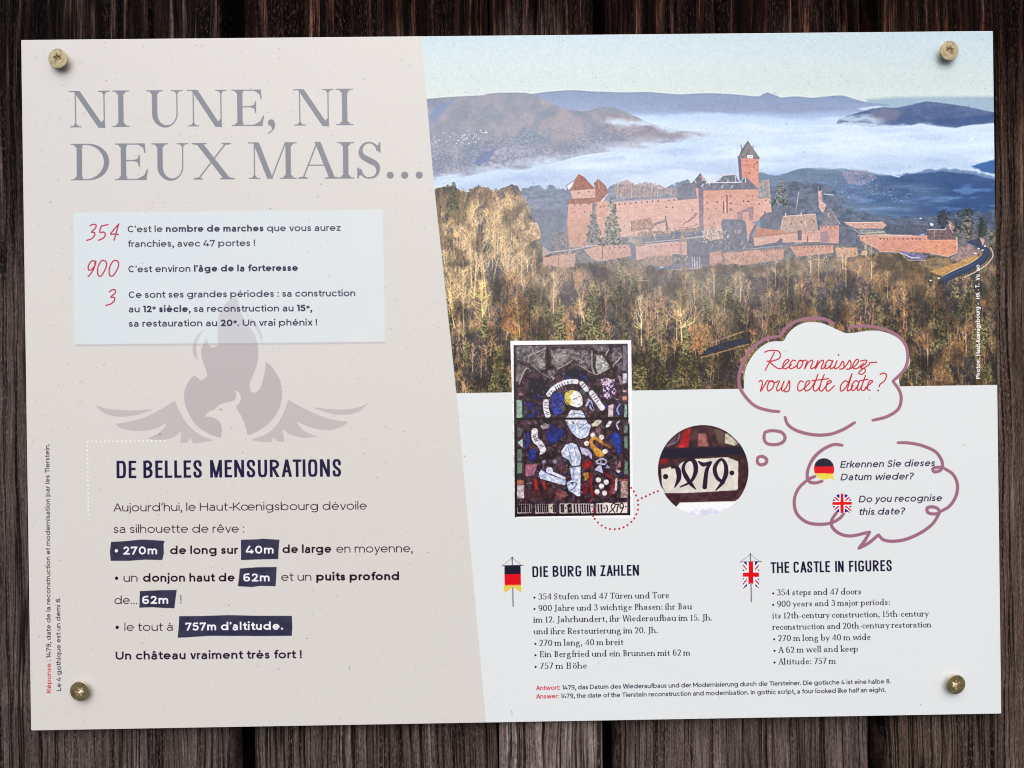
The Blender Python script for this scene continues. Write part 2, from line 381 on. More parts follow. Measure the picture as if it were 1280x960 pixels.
                if ch == 'M':
                    if S: xl = .13; xq = W - .17; m = (xl + xq) / 2 - .01; return f.stem(xl, 0, .98, 'b', '', 't') + f.stem(xq, 0, 1, 'b', 'r', 'T') + [('d', xl + .035, 1.0, m - .015, .0, th * 1.02), ('d', xq - th * .7, 1.0, m + .02, .03, tn * 1.1), ('s', [(0, 1 - tn * .75), (xl + .05, 1 - tn * .75)], 't')], W + f.tr * .6
                    m = (x + xr) / 2; b = 0 if C else .25; return f.stem(x, 0, 1) + f.stem(xr, 0, 1) + [('d', x + th * .1, 1, m, b, th * .95), ('d', xr - th * .1, 1, m, b, th * .95)], W + f.tr
                if ch == 'U':
                    if S: r = (W - .13 - .12 - th) / 2; xl = .12 + th; return [('s', [(xl, 1), (xl, .33)], 'T'), ('s', arc(xl + r, .36, r, .36 - tn + .012, 180, 360), 'u'), ('s', [(xl + 2 * r, .34), (xl + 2 * r, 1)], 't')] + [q for q in f.stem(xl, .5, 1, '', 'b') if q[0] == 'p'] + [q for q in f.stem(xl + 2 * r, .5, 1, '', 'b', 't') if q[0] == 'p'], W + f.tr
                    if C: return [('s', [(x, 1), (x, .5)] + rnd(x, xr, tn, 1 - tn, 180, 360) + [(xr, .5), (xr, 1)], 'a')], W + f.tr
                    r = (xr - x) / 2; return [('s', [(x, 1), (x, .4)] + arc(x + r, .4, r, .4 - tn, 180, 360) + [(xr, 1)], 'a')], W + f.tr
                if ch == 'T':
                    g = f.stem(W / 2, 0, 1, 'b', '') + [('s', [(0, 1 - tn), (W, 1 - tn)], 't')]
                    if S: g += [('p', [(0, 1), (.1, 1), (.1, 1 - 2 * tn), (.02, .80), (-.01, .80)]), ('p', [(W, 1), (W - .1, 1), (W - .1, 1 - 2 * tn), (W - .02, .80), (W + .01, .80)])]
                    return g, W + f.tr * .5
                if ch == 'A':
                    m = W / 2; a = th * .9 if not S else .08
                    g = [('d', a, 0, m - (.02 if S else -.0), 1.0, tn * 1.15 if S else th), ('d', W - a - (.03 if S else 0), 0, m - (.015 if S else 0), 1.0 if not S else 1.01, th * 1.03), ('s', [(W * .22, .33 if not S else .37), (W * .76, .33 if not S else .37)], 't')]
                    if S: g += f.feet([(a, 0, 1), (W - a - .03, 0, 2)])
                    return g, W + f.tr * .4
                if ch == 'V': return [('d', th, 1, W / 2, 0, th), ('d', W - th, 1, W / 2, 0, tn)], W + f.tr * .4
                if ch == 'W':
                    q = W / 4; g = [('d', th, 1, q, 0, th), ('d', 2 * q, 1, q, 0, tn), ('d', 2 * q, 1, 3 * q, 0, th), ('d', 4 * q - th, 1, 3 * q, 0, tn)]
                    if S: g += f.feet([(th, 1, -1), (2 * q, 1, -1), (4 * q - th, 1, -1)])
                    return g, W + f.tr * .4
                if ch == 'X':
                    if S: return [('d', .13, 1, W - .12, 0, th * 1.03), ('d', W - .14, 1, .1, 0, tn * 1.15)] + f.feet([(.13, 1, -2), (W - .14, 1, -1), (.1, 0, 1), (W - .12, 0, 2)]), W + f.tr * .6
                    return [('s', [(th, 1), (W - th, 0)], 'T'), ('s', [(W - th, 1), (th, 0)], 'T')], W + f.tr * .4
                if ch == 'K': return f.stem(x, 0, 1, 'b', 'b') + [('s', [(x, .36), (W - th, 1)], 't'), ('s', [(x + .2, .54), (W, 0)], 'T')], W + f.tr * .5
                if ch == 'Z': return [('s', [(.02, 1 - tn), (W, 1 - tn)], 't'), ('d', W - th * 1.15, 1, th * 1.15, 0, th), ('s', [(.0, tn), (W, tn)], 't')], W + f.tr * .8
                if ch == 'J':
                    g = [('s', [(W - th, 1), (W - th, .02)] + arc(W - th - .16, .0, .16, .2, 0, -90), 'a')]
                    if S: g = [q for q in f.stem(W - th + .08, .3, 1, '', 'b') if q[0] == 'p'] + [('s', [(W - th + .08, 1), (W - th + .08, .02)] + arc(W - th - .1, .0, .18, .2, 0, -80), 'a'), ('o', W - th - .15, -.15, .06)]
                    return g, W + f.tr * (1 if not S else 1.6)
        N = {'0': .72, '1': .34, '2': .62, '3': .62, '4': .72, '5': .62, '6': .66, '7': .62, '8': .66, '9': .66}
        if ch in N:
            W = N[ch] * w * (.92 if S else 1); a, b = th, W - th
            if S and ch == '1': W = .42
            X = lambda L_: [(th + px * (W - 2 * th), tn + py * (1 - 2 * tn)) for px, py in L_]
            if ch == '0': g = [('s', arc(W / 2, .5, W / 2 - th, .5 - tn, 0, 360), 'a')]
            if ch == '1': g = ([('s', [(W - th, 0), (W - th, 1)], 'T'), ('s', [(0, 1 - tn), (W - th, 1 - tn)], 't')] if not S else f.stem(W / 2, 0, .97, 'b', '') + [('s', [(W / 2 - .12, .86), (W / 2, .97)], 't')])
            if ch == '2': g = [('s', cat(X([(0, .78), (.18, .96), (.48, 1), (.85, .9), (.93, .7), (.8, .5), (.4, .2), (.05, -.02)]), 4), 'a'), ('s', [(0.02, tn), (W, tn)], 't')]
            if ch == '3': g = ([('s', cat(X([(.05, .85), (.3, 1), (.7, .97), (.88, .78), (.75, .58), (.4, .53)]), 4), 'a'), ('s', cat(X([(.4, .53), (.8, .5), (1, .28), (.85, .06), (.45, 0), (.1, .04), (-.05, .15)]), 4), 'a')] if S else [('s', [(.03, 1 - tn), (W * .9, 1 - tn)], 't'), ('s', [(W * .88, 1 - tn), (W * .42, .58)], 't'), ('s', cat(X([(.35, .58), (.8, .52), (1, .3), (.85, .06), (.45, 0), (.1, .04), (-.08, .15)]), 4), 'a')])
            if ch == '4': g = [('s', [(W * .72, 0), (W * .72, .52 if not S else 1)], 'T'), ('s', [(W * .52 if not S else W * .72, 1), (.03, .25)], 't'), ('s', [(0, .24), (W, .24)], 't')]
            if ch == '5': g = [('s', [(W * .18, 1 - tn), (W * .9, 1 - tn)], 't'), ('s', [(W * .2, 1 - tn), (W * .14, .56)], 't'), ('s', cat(X([(.06, .56), (.4, .62), (.85, .54), (1, .32), (.85, .07), (.45, 0), (.1, .04), (-.08, .15)]), 4), 'a')]
            if ch == '6': g = [('s', arc(W / 2, .32, W / 2 - th, .32 - tn, 0, 360), 'a'), ('s', cat([(W * .85, .94), (W * .5, 1 - tn), (W * .2, .8), (th, .34)], 5), 'a')]
            if ch == '9': g = [('s', arc(W / 2, .68, W / 2 - th, .32 - tn, 0, 360), 'a'), ('s', cat([(W * .15, .06), (W * .5, tn), (W * .8, .2), (W - th, .66)], 5), 'a')]
            if ch == '8': g = [('s', arc(W / 2, .75, W * .42 - th, .25 - tn, 0, 360), 'a'), ('s', arc(W / 2, .28, W / 2 - th, .28 - tn, 0, 360), 'a')]
            if ch == '7': g = [('s', [(0, 1 - tn), (W, 1 - tn)], 't'), ('s', [(W - th * .9, 1 - tn), (W * .3, 0)], 'T')] + ([('s', [(th * .8, 1), (th * .8, .74)], 'T')] if not S else [])
            return g, W + f.tr * (.8 if not S else .6)
        if ch == ' ': return [], .33 if not (C or S) else (.22 if C else .30)
        if ch == '\u2009': return [], .12
        if ch == '.': return [('o', dotr, dotr, dotr * 1.05)], 2 * dotr + f.tr * 1.0
        if ch == '…': return [('o', dotr + k * .30, dotr, dotr * 1.1) for k in range(3)], .60 + 2 * dotr + f.tr
        if ch == ',': return [('o', dotr, dotr, dotr * 1.05), ('s', cat([(dotr * 1.75, dotr * .9), (dotr * 1.55, -.08), (dotr * .2, -.22)], 5), 't'), ('p', [(dotr, dotr * .2), (dotr * 2.02, dotr * .9), (dotr * 1.8, -.06), (dotr * 1.2, -.14)])], 2 * dotr + f.tr
        if ch == ':': return [('o', dotr, dotr, dotr), ('o', dotr, xh - dotr, dotr)], 2 * dotr + f.tr
        if ch == "'": return [('s', [(.09, 1.03), (.05, .72)], 'T')], .12 + f.tr
        if ch == '-': return [('s', [(.03, xh * .5), (.33, xh * .5)], 't')], .36 + f.tr * .6
        if ch == '•': return [('o', .17, xh * .55, .165 if S else .14)], (.38 if S else .28) + f.tr * .6
        if ch == '!': return [('s', [(.1, 1.0), (.1, .3)], 'T'), ('o', .1, dotr, dotr)], .2 + f.tr
        if ch == '?': return [('s', cat([(.02, .88), (.25, .98), (.48, .8), (.38, .58), (.24, .44), (.23, .28)], 4), 'a'), ('o', .23, dotr, dotr)], .5 + f.tr
        if ch == '©': return [('s', arc(.3, .4, .27, .3, 0, 360), 't'), ('s', arc(.3, .4, .12, .14, 50, 310), 't')], .6 + f.tr
        return [], .3
    def feet(f, L):
        g = []
        for x, y, d in L:
            s = .10 if abs(d) == 1 else .10 + f.th * .8; t = f.tn * 1.5; sg = 1 if d > 0 else -1
            g.append(('p', [(x - s, y), (x + s, y), (x + s, y + sg * t), (x + s * .35, y + sg * (t + .03)), (x - s * .35, y + sg * (t + .03)), (x - s, y + sg * t)]))
        return g
    def width(f, s): return sum(f.glyph(c)[1] for c in s)

SANS = {w: Face('sans', w / 2, w / 2 * .92, .74, 1.06, .28, 1.04, 0, .125) for w in (.10, .12, .155, .19, .215)}
ITAL = Face('sans', .075, .068, .74, 1.06, .28, 1.0, .2, .14)
SERIF = Face('serif', .066, .028, .62, 1.06, .30, .96, 0, .20)
SERIF.ss = .07
TITLE = Face('serif', .073, .0165, .62, 1.06, .30, 1.0, 0, .09)
COND = Face('cond', .077, .066, .74, track=.11)

def text(runs, x0, y0, x1, y1, cap, base_face=None):
    """runs: [(string, Face, colour, scale, rise)]; baseline runs from (x0,y0) to (x1,y1) in design units and the text is fitted to it"""
    total = sum(r[1].width(r[0]) * r[3] for r in runs)
    last = runs[-1]; total -= last[1].tr * last[3]
    D = np.array([x1 - x0, y1 - y0], float); L = np.hypot(*D); e = D / L; n = np.array([e[1], -e[0]])   # n points up in the picture (y down)
    sx = L / total
    pen = 0.0; O = np.array([x0, y0], float)
    for s, f, c, k, rise in runs:
        for ch in s:
            g, adv = f.glyph(ch)
            if g:
                def P(pts):
                    pts = np.asarray(pts, float)
                    gx = (pts[:, 0] + f.sl * pts[:, 1]) * k * sx + pen; gy = (pts[:, 1] * k + rise) * cap
                    return O + gx[:, None] * e + gy[:, None] * n
                wk = cap * k * SC
                items = []
                for it in g:
                    if it[0] == 's':
                        p = np.asarray(it[1], float); m = it[2]
                        if m in 'Tt': hw = np.full(len(p), f.th if m == 'T' else f.tn)
                        else:
                            d = np.gradient(p, axis=0); ln = np.hypot(d[:, 0], d[:, 1]) + 1e-9
                            sn = np.abs(d[:, 1]) / ln
                            if f.k == 'serif': hw = f.tn + (f.th - f.tn) * np.clip(sn, 0, 1) ** 1.6
                            else: hw = f.tn + (f.th - f.tn) * sn
                            if m == 's':     # spine of a serif S: thick where it runs down to the right
                                mid = np.exp(-((np.linspace(-1, 1, len(p))) / .42) ** 2); hw = f.tn + (f.th * 1.12 - f.tn) * np.maximum(mid, .25 * sn)
                            if m == 'u':
                                hw = f.tn + (f.th - f.tn) * np.clip(np.linspace(1.15, -.3, len(p)), 0, 1) ** 1.5
                        items.append((T(P(p)), hw * wk))
                    elif it[0] == 'o':
                        q = T(P([(it[1], it[2])]))[0]; r = it[3] * wk
                        items.append((np.array([[q[0] - .01, q[1]], [q[0] + .01, q[1]]]), None, r))
                for it in items:
                    pass
                rb = [(i[0], i[1]) for i in items if i[1] is not None]
                if rb: ribbons(rb, c)
                for i in items:
                    if i[1] is None: ribbons([(i[0], np.array([i[2], i[2]]))], c, rounded=True)
                for it in g:
                    if it[0] == 'p': poly(P(it[1]), c)
                    if it[0] == 'd':      # diagonal stroke, cut level at both ends
                        a_, b_ = P([(it[1], it[2]), (it[3], it[4])]); dd = b_ - a_
                        hx = it[5] * cap * k * np.hypot(*dd) / max(abs(float(dd @ n)), 1e-6)
                        poly([a_ - e * hx, a_ + e * hx, b_ + e * hx, b_ - e * hx], c)
            pen += adv * k * sx
# ---------------------------------------------------------------- print artwork: the castle landscape picture
PIC = [(527.5, 44), (535, 132), (542, 218), (570.5, 491.5), (1249, 480), (1246, 36)]
def lerpc(a, b, t):
    t = np.clip(t, 0, 1)[..., None]; return col(a) * (1 - t) + col(b) * t
def mixn(a, b, scale=4, seed=1, sx=1, sy=1, k=1.6, o=4):
    return lambda X, Y: lerpc(a, b, .5 + k * (fbm(X, Y, scale, o, seed, sx, sy) - .5) * 1.6)
def grad_y(stops, amp=0, scale=30, seed=3, sx=.3, sy=1.0):
    ys = [s[0] for s in stops]; cs = np.array([s[1] for s in stops], float) / 255
    def f(X, Y):
        y = Y + (amp * (fbm(X, Y, scale, 4, seed, sx, sy) - .5) * 2 if amp else 0)
        return np.stack([np.interp(y, ys, cs[:, k]) for k in range(3)], -1).astype(np.float32)
    return f
def bare_tree(x, y, h, wd, c, w=1.0, n=9, lean=0, dens=1.0, trunk=None):
    """leafless tree: a trunk, irregular forking boughs and a haze of twigs (base x,y, height h, half width wd)"""
    r = rng
    c = np.array(c, float); top = np.array([x + lean, y - h]); base = np.array([x, y])
    k1 = base + (top - base) * .45 + [r.normal(0, wd * .06), 0]
    limbs = [(T([base, k1, top]), np.array([w, w * .65, w * .15]) * SC / 2)]
    tw = ([], [], [])
    nb = int(n * 1.6)
    for i in range(nb):
        t = .25 + .7 * r.random(); p0 = base + (top - base) * t
        ang = r.normal(0, .55) + (.35 if i % 2 else -.35); ln = h * (.18 + .30 * r.random()) * (1.2 - t)
        prof = wd * (1.15 - 1.1 * abs(t - .5)); dx = np.clip(math.sin(ang) * ln * 1.2, -prof, prof); dy = -ln * (.55 + .45 * math.cos(ang))
        pm = p0 + [dx * .6, dy * .35]; p1 = p0 + [dx, dy]
        limbs.append((T([p0, pm, p1]), np.array([w * .5, w * .38, w * .16]) * SC / 2))
        for k in range(int(9 * dens)):
            q = r.random(); p = p0 + (p1 - p0) * q + r.normal(0, wd * .05, 2)
            a2 = r.normal(0, .8) + (ang * .5); l2 = h * r.uniform(.03, .10)
            tw[r.integers(3)].append((T([p, p + [math.sin(a2) * l2, -math.cos(a2) * l2]]), np.array([.42, .2]) * SC / 2))
    for g, cc, al in ((tw[0], c * .58, .6), (tw[1], c * 1.0, .62), (tw[2], np.minimum(c * 1.28 + 14, 236), .62)):
        if g: ribbons(g, tuple(cc), al, 1.3)
    ribbons(limbs, trunk or tuple(np.minimum(c * 1.22 + 18, 232)), .82, 1.1, True)
def leaf_tree(x, y, h, wd, c, c2, seed, conifer=True, dens=.75):
    """conifer or ivy-clad tree: noisy tapering crown with lit clumps"""
    if conifer:
        L = [(x, y - h)]; R_ = []
        for i in range(1, 8):
            t = i / 7; yy = y - h * (1 - t)
            L.append((x - wd * t ** .85 * (1 + .18 * math.sin(i * 2.1 + seed)), yy)); R_.append((x + wd * t ** .85 * (1 + .18 * math.sin(i * 1.7 + seed * 2)), yy))
        pts = L + R_[::-1]
    else:
        pts = [(x + wd * math.cos(a) * (.8 + .25 * math.sin(3 * a + seed)), y - h / 2 - h / 2 * math.sin(a)) for a in np.linspace(0, 6.28, 16)[:-1]]
    g_ = sum(c) / 3; c = tuple(g_ + (v - g_) * .8 for v in c)
    poly(pts, mixn(tuple(v * .36 for v in c), tuple(v * 1.12 for v in c), 2.6, seed, 1.3, 1, 2.6), min(dens + .15, .97), 1.5, jag=wd * .62, jscale=4.5, seed=seed, tex=.35, tscale=3.5)
    q = np.asarray(pts); x0, y0 = q.min(0); x1, y1 = q.max(0)
    n = int(wd * h / 1.9); sp = rng.random((n, 2)); 
    for a, b in sp:
        yy = y0 + b * (y1 - y0); hw = wd * (b ** .85 if conifer else math.sqrt(max(.05, 1 - (2 * b - 1) ** 2)))
        xx = x + (a * 2 - 1) * hw * .95
        s = .5 + rng.random() * .9
        disc(xx, yy, s, c2 if rng.random() < .6 else tuple(v * .55 for v in c), .55, 1.6, s * .7)

def landscape():
    Wd = window(500, 30, 1256, 600)
    mask = np.clip(.5 - sdf_poly(T(PIC), Wd), 0, 1)
    keep = ART[Wd].copy()
    X, Y = GX[Wd], GY[Wd]
    # sky
    sky = grad_y([(40, (184, 200, 206)), (70, (190, 203, 206)), (84, (193, 204, 203)), (104, (193, 204, 202)), (122, (198, 207, 203)), (150, (180, 200, 215))])(X, Y)
    ART[Wd] = sky
    poly([(1085, 124), (1120, 121), (1250, 120), (1250, 160), (1085, 160)], (140, 166, 186), .75, 9)
    # fog sea
    fog = grad_y([(140, (176, 194, 218)), (152, (194, 208, 224)), (175, (186, 202, 222)), (200, (182, 198, 218)), (226, (176, 192, 216)), (260, (160, 178, 206))], amp=11, scale=46, seed=5, sx=.25, sy=1.6)
    poly([(520, 146), (1250, 146), (1250, 330), (520, 330)], fog, 1, 8)
    sl = window(520, 150, 1250, 260); m = fbm(GX[sl], GY[sl], 34, 5, 21, .32, 1.7)
    blend(sl, np.clip((m - .52) * 4.0, 0, .6) * np.clip((GY[sl] - 148) / 10, 0, 1), (206, 219, 232))
    blend(sl, np.clip((.44 - m) * 3.0, 0, .5) * np.clip((GY[sl] - 156) / 14, 0, 1), (150, 174, 210))
    # far ridge
    far = cat([(640, 122), (670, 117), (697, 114), (719, 113), (742, 114.5), (760, 115), (785, 115.6), (807, 115), (830, 116.5), (850, 118), (870, 117), (891, 116.5), (920, 118), (943, 120.2), (951, 120.2)], 6).tolist() + [(955, 117.5), (960.6, 115.2), (966, 117.3), (972, 119.5)] + cat([(977.5, 122), (988, 120.8), (1000, 120.4), (1016, 122), (1032, 120.5), (1051, 119), (1062, 121), (1071, 124), (1086, 127.5), (1101.6, 129.4), (1116, 130.5)], 6).tolist()
    poly(far + [(1100, 134), (1085, 140), (1075, 156), (640, 152)], grad_y([(112, (130, 146, 174)), (128, (136, 154, 184)), (138, (144, 158, 188)), (144, (158, 176, 206)), (152, (180, 198, 222))], amp=5, scale=26, seed=8), 1, 1.6)
    poly([(840, 132), (900, 126), (960, 130), (1010, 128), (1060, 136), (1010, 140), (930, 141), (870, 140)], (140, 142, 172), .35, 6, jag=3, jscale=10)
    poly([(1072, 135), (1098, 131.5), (1106, 133), (1084, 139)], (190, 205, 222), .8, 3)
    # mist below far ridge
    poly([(775, 146), (880, 140), (1000, 150), (1070, 152), (1000, 158), (840, 158), (800, 152)], (186, 204, 226), .7, 9, jag=3, jscale=18)
    # right ridge
    rr = cat([(1050, 148), (1077, 139.5), (1101.6, 134), (1120, 134.5), (1142, 130), (1158, 126.7), (1183, 129), (1213, 133.5), (1250, 141)], 6).tolist()
    poly(rr + [(1250, 153), (1213, 155.5), (1193, 159.5), (1173, 157.5), (1152, 154.5), (1125, 158), (1101.6, 158), (1075, 156.5), (1046, 154)], mixn((76, 100, 144), (104, 120, 154), 14, 12, 1, 1.4), 1, 2.5, jag=.8, jscale=5)
    poly([(1085, 143), (1108, 135), (1132, 139), (1120, 150), (1090, 156)], (132, 126, 148), .6, 7, jag=3, jscale=8)
    poly([(1160, 150), (1200, 146), (1246, 142), (1246, 152), (1214, 155), (1193, 158.5), (1170, 156)], (54, 86, 138), .7, 8)
    # left hills
    hl = cat([(525, 126), (533, 124.4), (555, 122.5), (576, 120.6), (602.5, 119.7), (612, 117.5), (621, 116.5), (645, 116), (662.5, 117), (677.5, 122.5), (692.5, 130), (707.5, 136), (732, 139), (745, 135.5), (757, 133.5), (769, 134.7), (788, 142), (810.6, 152.5), (829, 158), (857.5, 163), (891, 164.7), (915.6, 169.4)], 5).tolist()
    hb = cat([(880, 173), (865, 177.8), (835, 178), (815, 184), (797.5, 186), (760, 190), (726, 194.7), (688.8, 205), (650, 212), (632.5, 213), (600, 217), (576, 222), (540, 226), (525, 226)], 4).tolist()
    poly(hl + hb, mixn((128, 138, 156), (158, 154, 164), 22, 14, 1, 1.2, 1.5, 6), 1, 1.4, jag=.7, jscale=4, seed=3)
    poly([(536, 145), (545, 132), (570, 124), (556, 140), (540, 158)], (108, 136, 184), .5, 8)
    poly([(690, 142), (715, 142), (735, 150), (728, 165), (700, 175), (670, 165)], (180, 160, 162), .42, 8, jag=5, jscale=8)
    poly([(748, 140), (790, 146), (840, 162), (900, 167), (850, 175), (800, 172), (760, 165)], mixn((138, 132, 146), (166, 152, 160), 6, 17), .8, 5, jag=2, jscale=6)
    poly([(650, 168), (690, 160), (690, 178), (640, 180)], (118, 140, 160), .4, 6, jag=4, jscale=6)
    sl = window(533, 160, 840, 226); m = fbm(GX[sl], GY[sl], 2.2, 3, 31, 1, 1.6); mm = fbm(GX[sl], GY[sl], 26, 3, 33, .6, 1.3)
    inside = np.clip(.5 - sdf_poly(T(hl + hb), sl) / 3, 0, 1) * np.clip((GY[sl] - 163 + (mm - .5) * 44) / 14, 0, 1)
    blend(sl, inside * np.clip((m - .5) * 5, 0, 1) * .34, (190, 186, 204)); blend(sl, inside * np.clip((.45 - m) * 4, 0, 1) * .4, (110, 120, 150))
    poly([(590, 203), (612, 188), (640, 182), (680, 187), (690, 195), (660, 206), (620, 211)], mixn((132, 138, 160), (176, 170, 186), 3, 19), .8, 3, jag=2, jscale=5)
    poly([(592, 204), (606, 190), (622, 186), (612, 200), (600, 208)], (100, 122, 164), .7, 4)
    for i in range(44): disc(540 + rng.random() * 60, 166 + rng.random() * 14, .35 + rng.random() * .5, (232, 230, 236), .8)
    for i in range(8): disc(600 + rng.random() * 12, 161 + rng.random() * 6, .6, (244, 242, 244), .9)
    line([(640, 214), (690, 208), (740, 201), (780, 198)], 6, (150, 168, 198), .45, smooth=True, soft=6)
    def wisp(pts, w, c, a, seed, sc=14):
        q = cat(pts, 5); x0, y0 = q.min(0) - w * 2.4; x1, y1 = q.max(0) + w * 2.4; s_ = window(x0, y0, x1, y1)
        yc = np.interp(GX[s_], q[np.argsort(q[:, 0]), 0], q[np.argsort(q[:, 0]), 1]); n_ = fbm(GX[s_], GY[s_], sc, 4, seed, .45, 1.4)
        dd = (GY[s_] - yc) / w + (n_ - .5) * 3.2
        edge = np.clip((GX[s_] - x0) / (w * 4), 0, 1) * np.clip((x1 - GX[s_]) / (w * 4), 0, 1)
        blend(s_, np.exp(-dd ** 2) * a * edge, c)
    wisp([(540, 226), (600, 220), (650, 214), (700, 205), (760, 193), (830, 182), (880, 176)], 6, (188, 204, 222), .95, 401)
    wisp([(1040, 155), (1100, 158), (1150, 157), (1195, 160), (1246, 155)], 2.6, (196, 210, 226), .85, 402, 9)
    wisp([(760, 150), (840, 158), (900, 166), (940, 170)], 4.5, (196, 210, 226), .85, 403)
    wisp([(860, 170), (900, 170), (940, 172)], 5, (190, 205, 222), .9, 407, 9); wisp([(1030, 150), (1070, 148), (1100, 152)], 4, (190, 205, 222), .8, 408, 8); wisp([(640, 206), (700, 196), (770, 184), (830, 176)], 5, (196, 204, 218), .4, 409, 10)
    wisp([(700, 210), (800, 200), (900, 192), (1000, 186), (1100, 184), (1240, 180)], 7, (206, 218, 230), .55, 404, 30)
    wisp([(930, 160), (1000, 164), (1100, 168), (1240, 166)], 5, (208, 218, 230), .5, 405, 30)
    # mid right blue country
    mr = cat([(940, 222), (950, 215), (962, 217.5), (975, 219), (1000, 210.6), (1030, 209), (1067, 211.6), (1105.6, 216.7), (1122, 221), (1134, 217), (1160, 215.5), (1178, 213), (1200, 215), (1223, 219), (1250, 225)], 5).tolist()
    poly(mr + [(1250, 330), (920, 330)], lambda X, Y: (lerpc((112, 132, 156), (44, 84, 138), (X - 1010) / 200 + (fbm(X, Y, 20, 4, 41, .4, 1.6) - .5) * .9)), 1, 3, jag=1.6, jscale=9)
    wisp([(950, 213), (1000, 207), (1060, 208), (1110, 215), (1140, 214), (1190, 210), (1246, 219)], 3.2, (186, 202, 222), .85, 406, 12)
    poly([(1215, 207), (1250, 197), (1250, 219), (1230, 214)], (44, 94, 160), .9, 5, jag=1.5, jscale=6)
    poly([(1122, 218), (1180, 209), (1222, 215), (1250, 222), (1250, 234), (1180, 226), (1130, 228)], (56, 88, 138), .55, 5, jag=3, jscale=9)
    sl = window(985, 218, 1250, 320); m = fbm(GX[sl], GY[sl], 9, 4, 44, .35, 1.9)
    k = np.clip((m - .55) * 5, 0, 1) * np.clip((GX[sl] - 990) / 40, 0, 1) * np.clip((GY[sl] - 222) / 10, 0, 1)
    blend(sl, k * .5, (124, 160, 208)); blend(sl, np.clip((.42 - m) * 5, 0, 1) * .4, (40, 66, 108))
    poly([(1052, 214), (1085, 213), (1096, 222), (1080, 233), (1060, 228)], (168, 152, 172), .6, 3, jag=3, jscale=4, tex=.8)
    for i in range(120): disc(1010 + rng.random() * 130, 243 + rng.normal(0, 6), .4 + rng.random() * .7, (196, 206, 226), .5, 1.3, .4)
    for i in range(60): disc(1056 + rng.random() * 36, 216 + rng.random() * 16, .5, (206, 190, 200), .5)
    # dark forest behind the castle's left side
    poly(cat([(560, 246), (600, 244), (640, 240), (655, 236), (668, 231), (680, 236), (690, 232), (704, 238), (716, 244), (720, 330), (640, 330), (560, 300)], 5), mixn((98, 112, 134), (124, 136, 156), 5, 51, 1, 2), .96, 2, jag=3.5, jscale=4, seed=5)
    poly([(655, 262), (706, 262), (712, 300), (700, 318), (660, 318)], mixn((82, 94, 112), (106, 116, 132), 4, 52), .55, 10)
    poly(cat([(757, 236), (775, 231), (800, 232), (825, 236), (850, 228), (862, 226), (880, 240), (880, 262), (757, 262)], 5), mixn((104, 118, 142), (132, 140, 158), 5, 53, 1, 2), .95, 2, jag=3, jscale=4, seed=6)
    poly([(955, 236), (985, 226), (1040, 232), (1060, 262), (1120, 272), (1180, 268), (1246, 262), (1246, 330), (955, 330)], mixn((70, 84, 108), (112, 118, 134), 6, 54, 1, 1.6), .85, 6, jag=5, jscale=8, seed=7)
    z = zoomed(690, 200, 8)
    for x, y, h, w_ in ((660, 380, 150, 5), (740, 385, 180, 9), (800, 380, 150, 8), (880, 375, 140, 7), (930, 370, 140, 8), (1000, 370, 130, 9), (1060, 365, 110, 9), (1150, 340, 60, 8), (1200, 350, 80, 9), (700, 370, 100, 6)):
        (bx, by), = z((x, y)); poly([(bx - w_ * .8, by), (bx - w_, by - h / 11), (bx, by - h / 7.4), (bx + w_, by - h / 10), (bx + w_ * .8, by)], mixn((128, 108, 112), (190, 166, 158), 1.4, int(x), 1.8, .8, 2.2), .62, 2.5, jag=3.2, jscale=2.6, seed=int(x))
        line([(bx, by), (bx + .5, by - h / 9)], .8, (206, 190, 186), .6)
    poly(z((700, 230), (760, 195), (800, 220), (800, 270), (740, 290)), (182, 150, 146), .55, 3, jag=2, jscale=3)
    poly([(690, 290), (800, 285), (900, 300), (1000, 290), (1250, 285), (1250, 345), (690, 345)], mixn((86, 92, 104), (130, 124, 122), 4, 59, 1, 1.4), 1, 4)
    # curtain wall and left round tower
    PINK = mixn((202, 154, 138), (216, 170, 152), 5, 61, 1, 2.2, 1.2); PINK2 = mixn((198, 144, 126), (212, 160, 140), 5, 62, 1, 2, 1.2)
    ROOF = mixn((142, 88, 72), (168, 108, 90), 2.5, 63); SLATE = mixn((98, 102, 116), (130, 130, 142), 2.4, 64); SHADE = mixn((84, 92, 112), (110, 114, 132), 4, 65)
    poly(z((560, 430), (1262, 385), (1290, 400), (1290, 760), (700, 770), (520, 720)), PINK, 1, 1.3)
    poly(z((590, 408), (1250, 362), (1256, 384), (590, 432)), (170, 150, 152), .9); line(z((590, 432), (1256, 386)), .5, (228, 196, 188), .9)
    line(z((600, 410), (1250, 364)), .5, (96, 90, 110), .8)
    for x, y in ((678, 442), (735, 437), (790, 432), (848, 427), (903, 422), (958, 417), (1012, 412), (1067, 409), (1175, 402), (1226, 398), (1150, 470), (1212, 472)):
        (a, b), = z((x, y)); disc(a, b, .9, (58, 50, 66), .95)
    line(z((600, 490), (1280, 440)), .35, (196, 142, 140), .7)
    poly(z((800, 612), (980, 578), (1004, 590), (1000, 690), (800, 712)), mixn((136, 98, 84), (186, 142, 118), 2, 66), .95, 1.5, jag=.8)
    line(z((800, 610), (798, 710)), .8, (96, 76, 84), .8); line(z((970, 700), (1010, 640), (1140, 600)), 1.2, (112, 96, 108), .8)
    line(z((1140, 560), (1155, 690)), 1.4, (100, 88, 102), .9); poly(z((1195, 555), (1262, 548), (1262, 640), (1205, 640)), (128, 116, 110), .9); 
    for i in range(90):
        (a, b), = z((720 + rng.random() * 560, 640 + rng.random() * 110)); disc(a, b, .5 + rng.random() * 1.1, [(120, 90, 92), (228, 196, 176), (160, 120, 112), (92, 92, 104)][i % 4], .6, 1.3, .7)
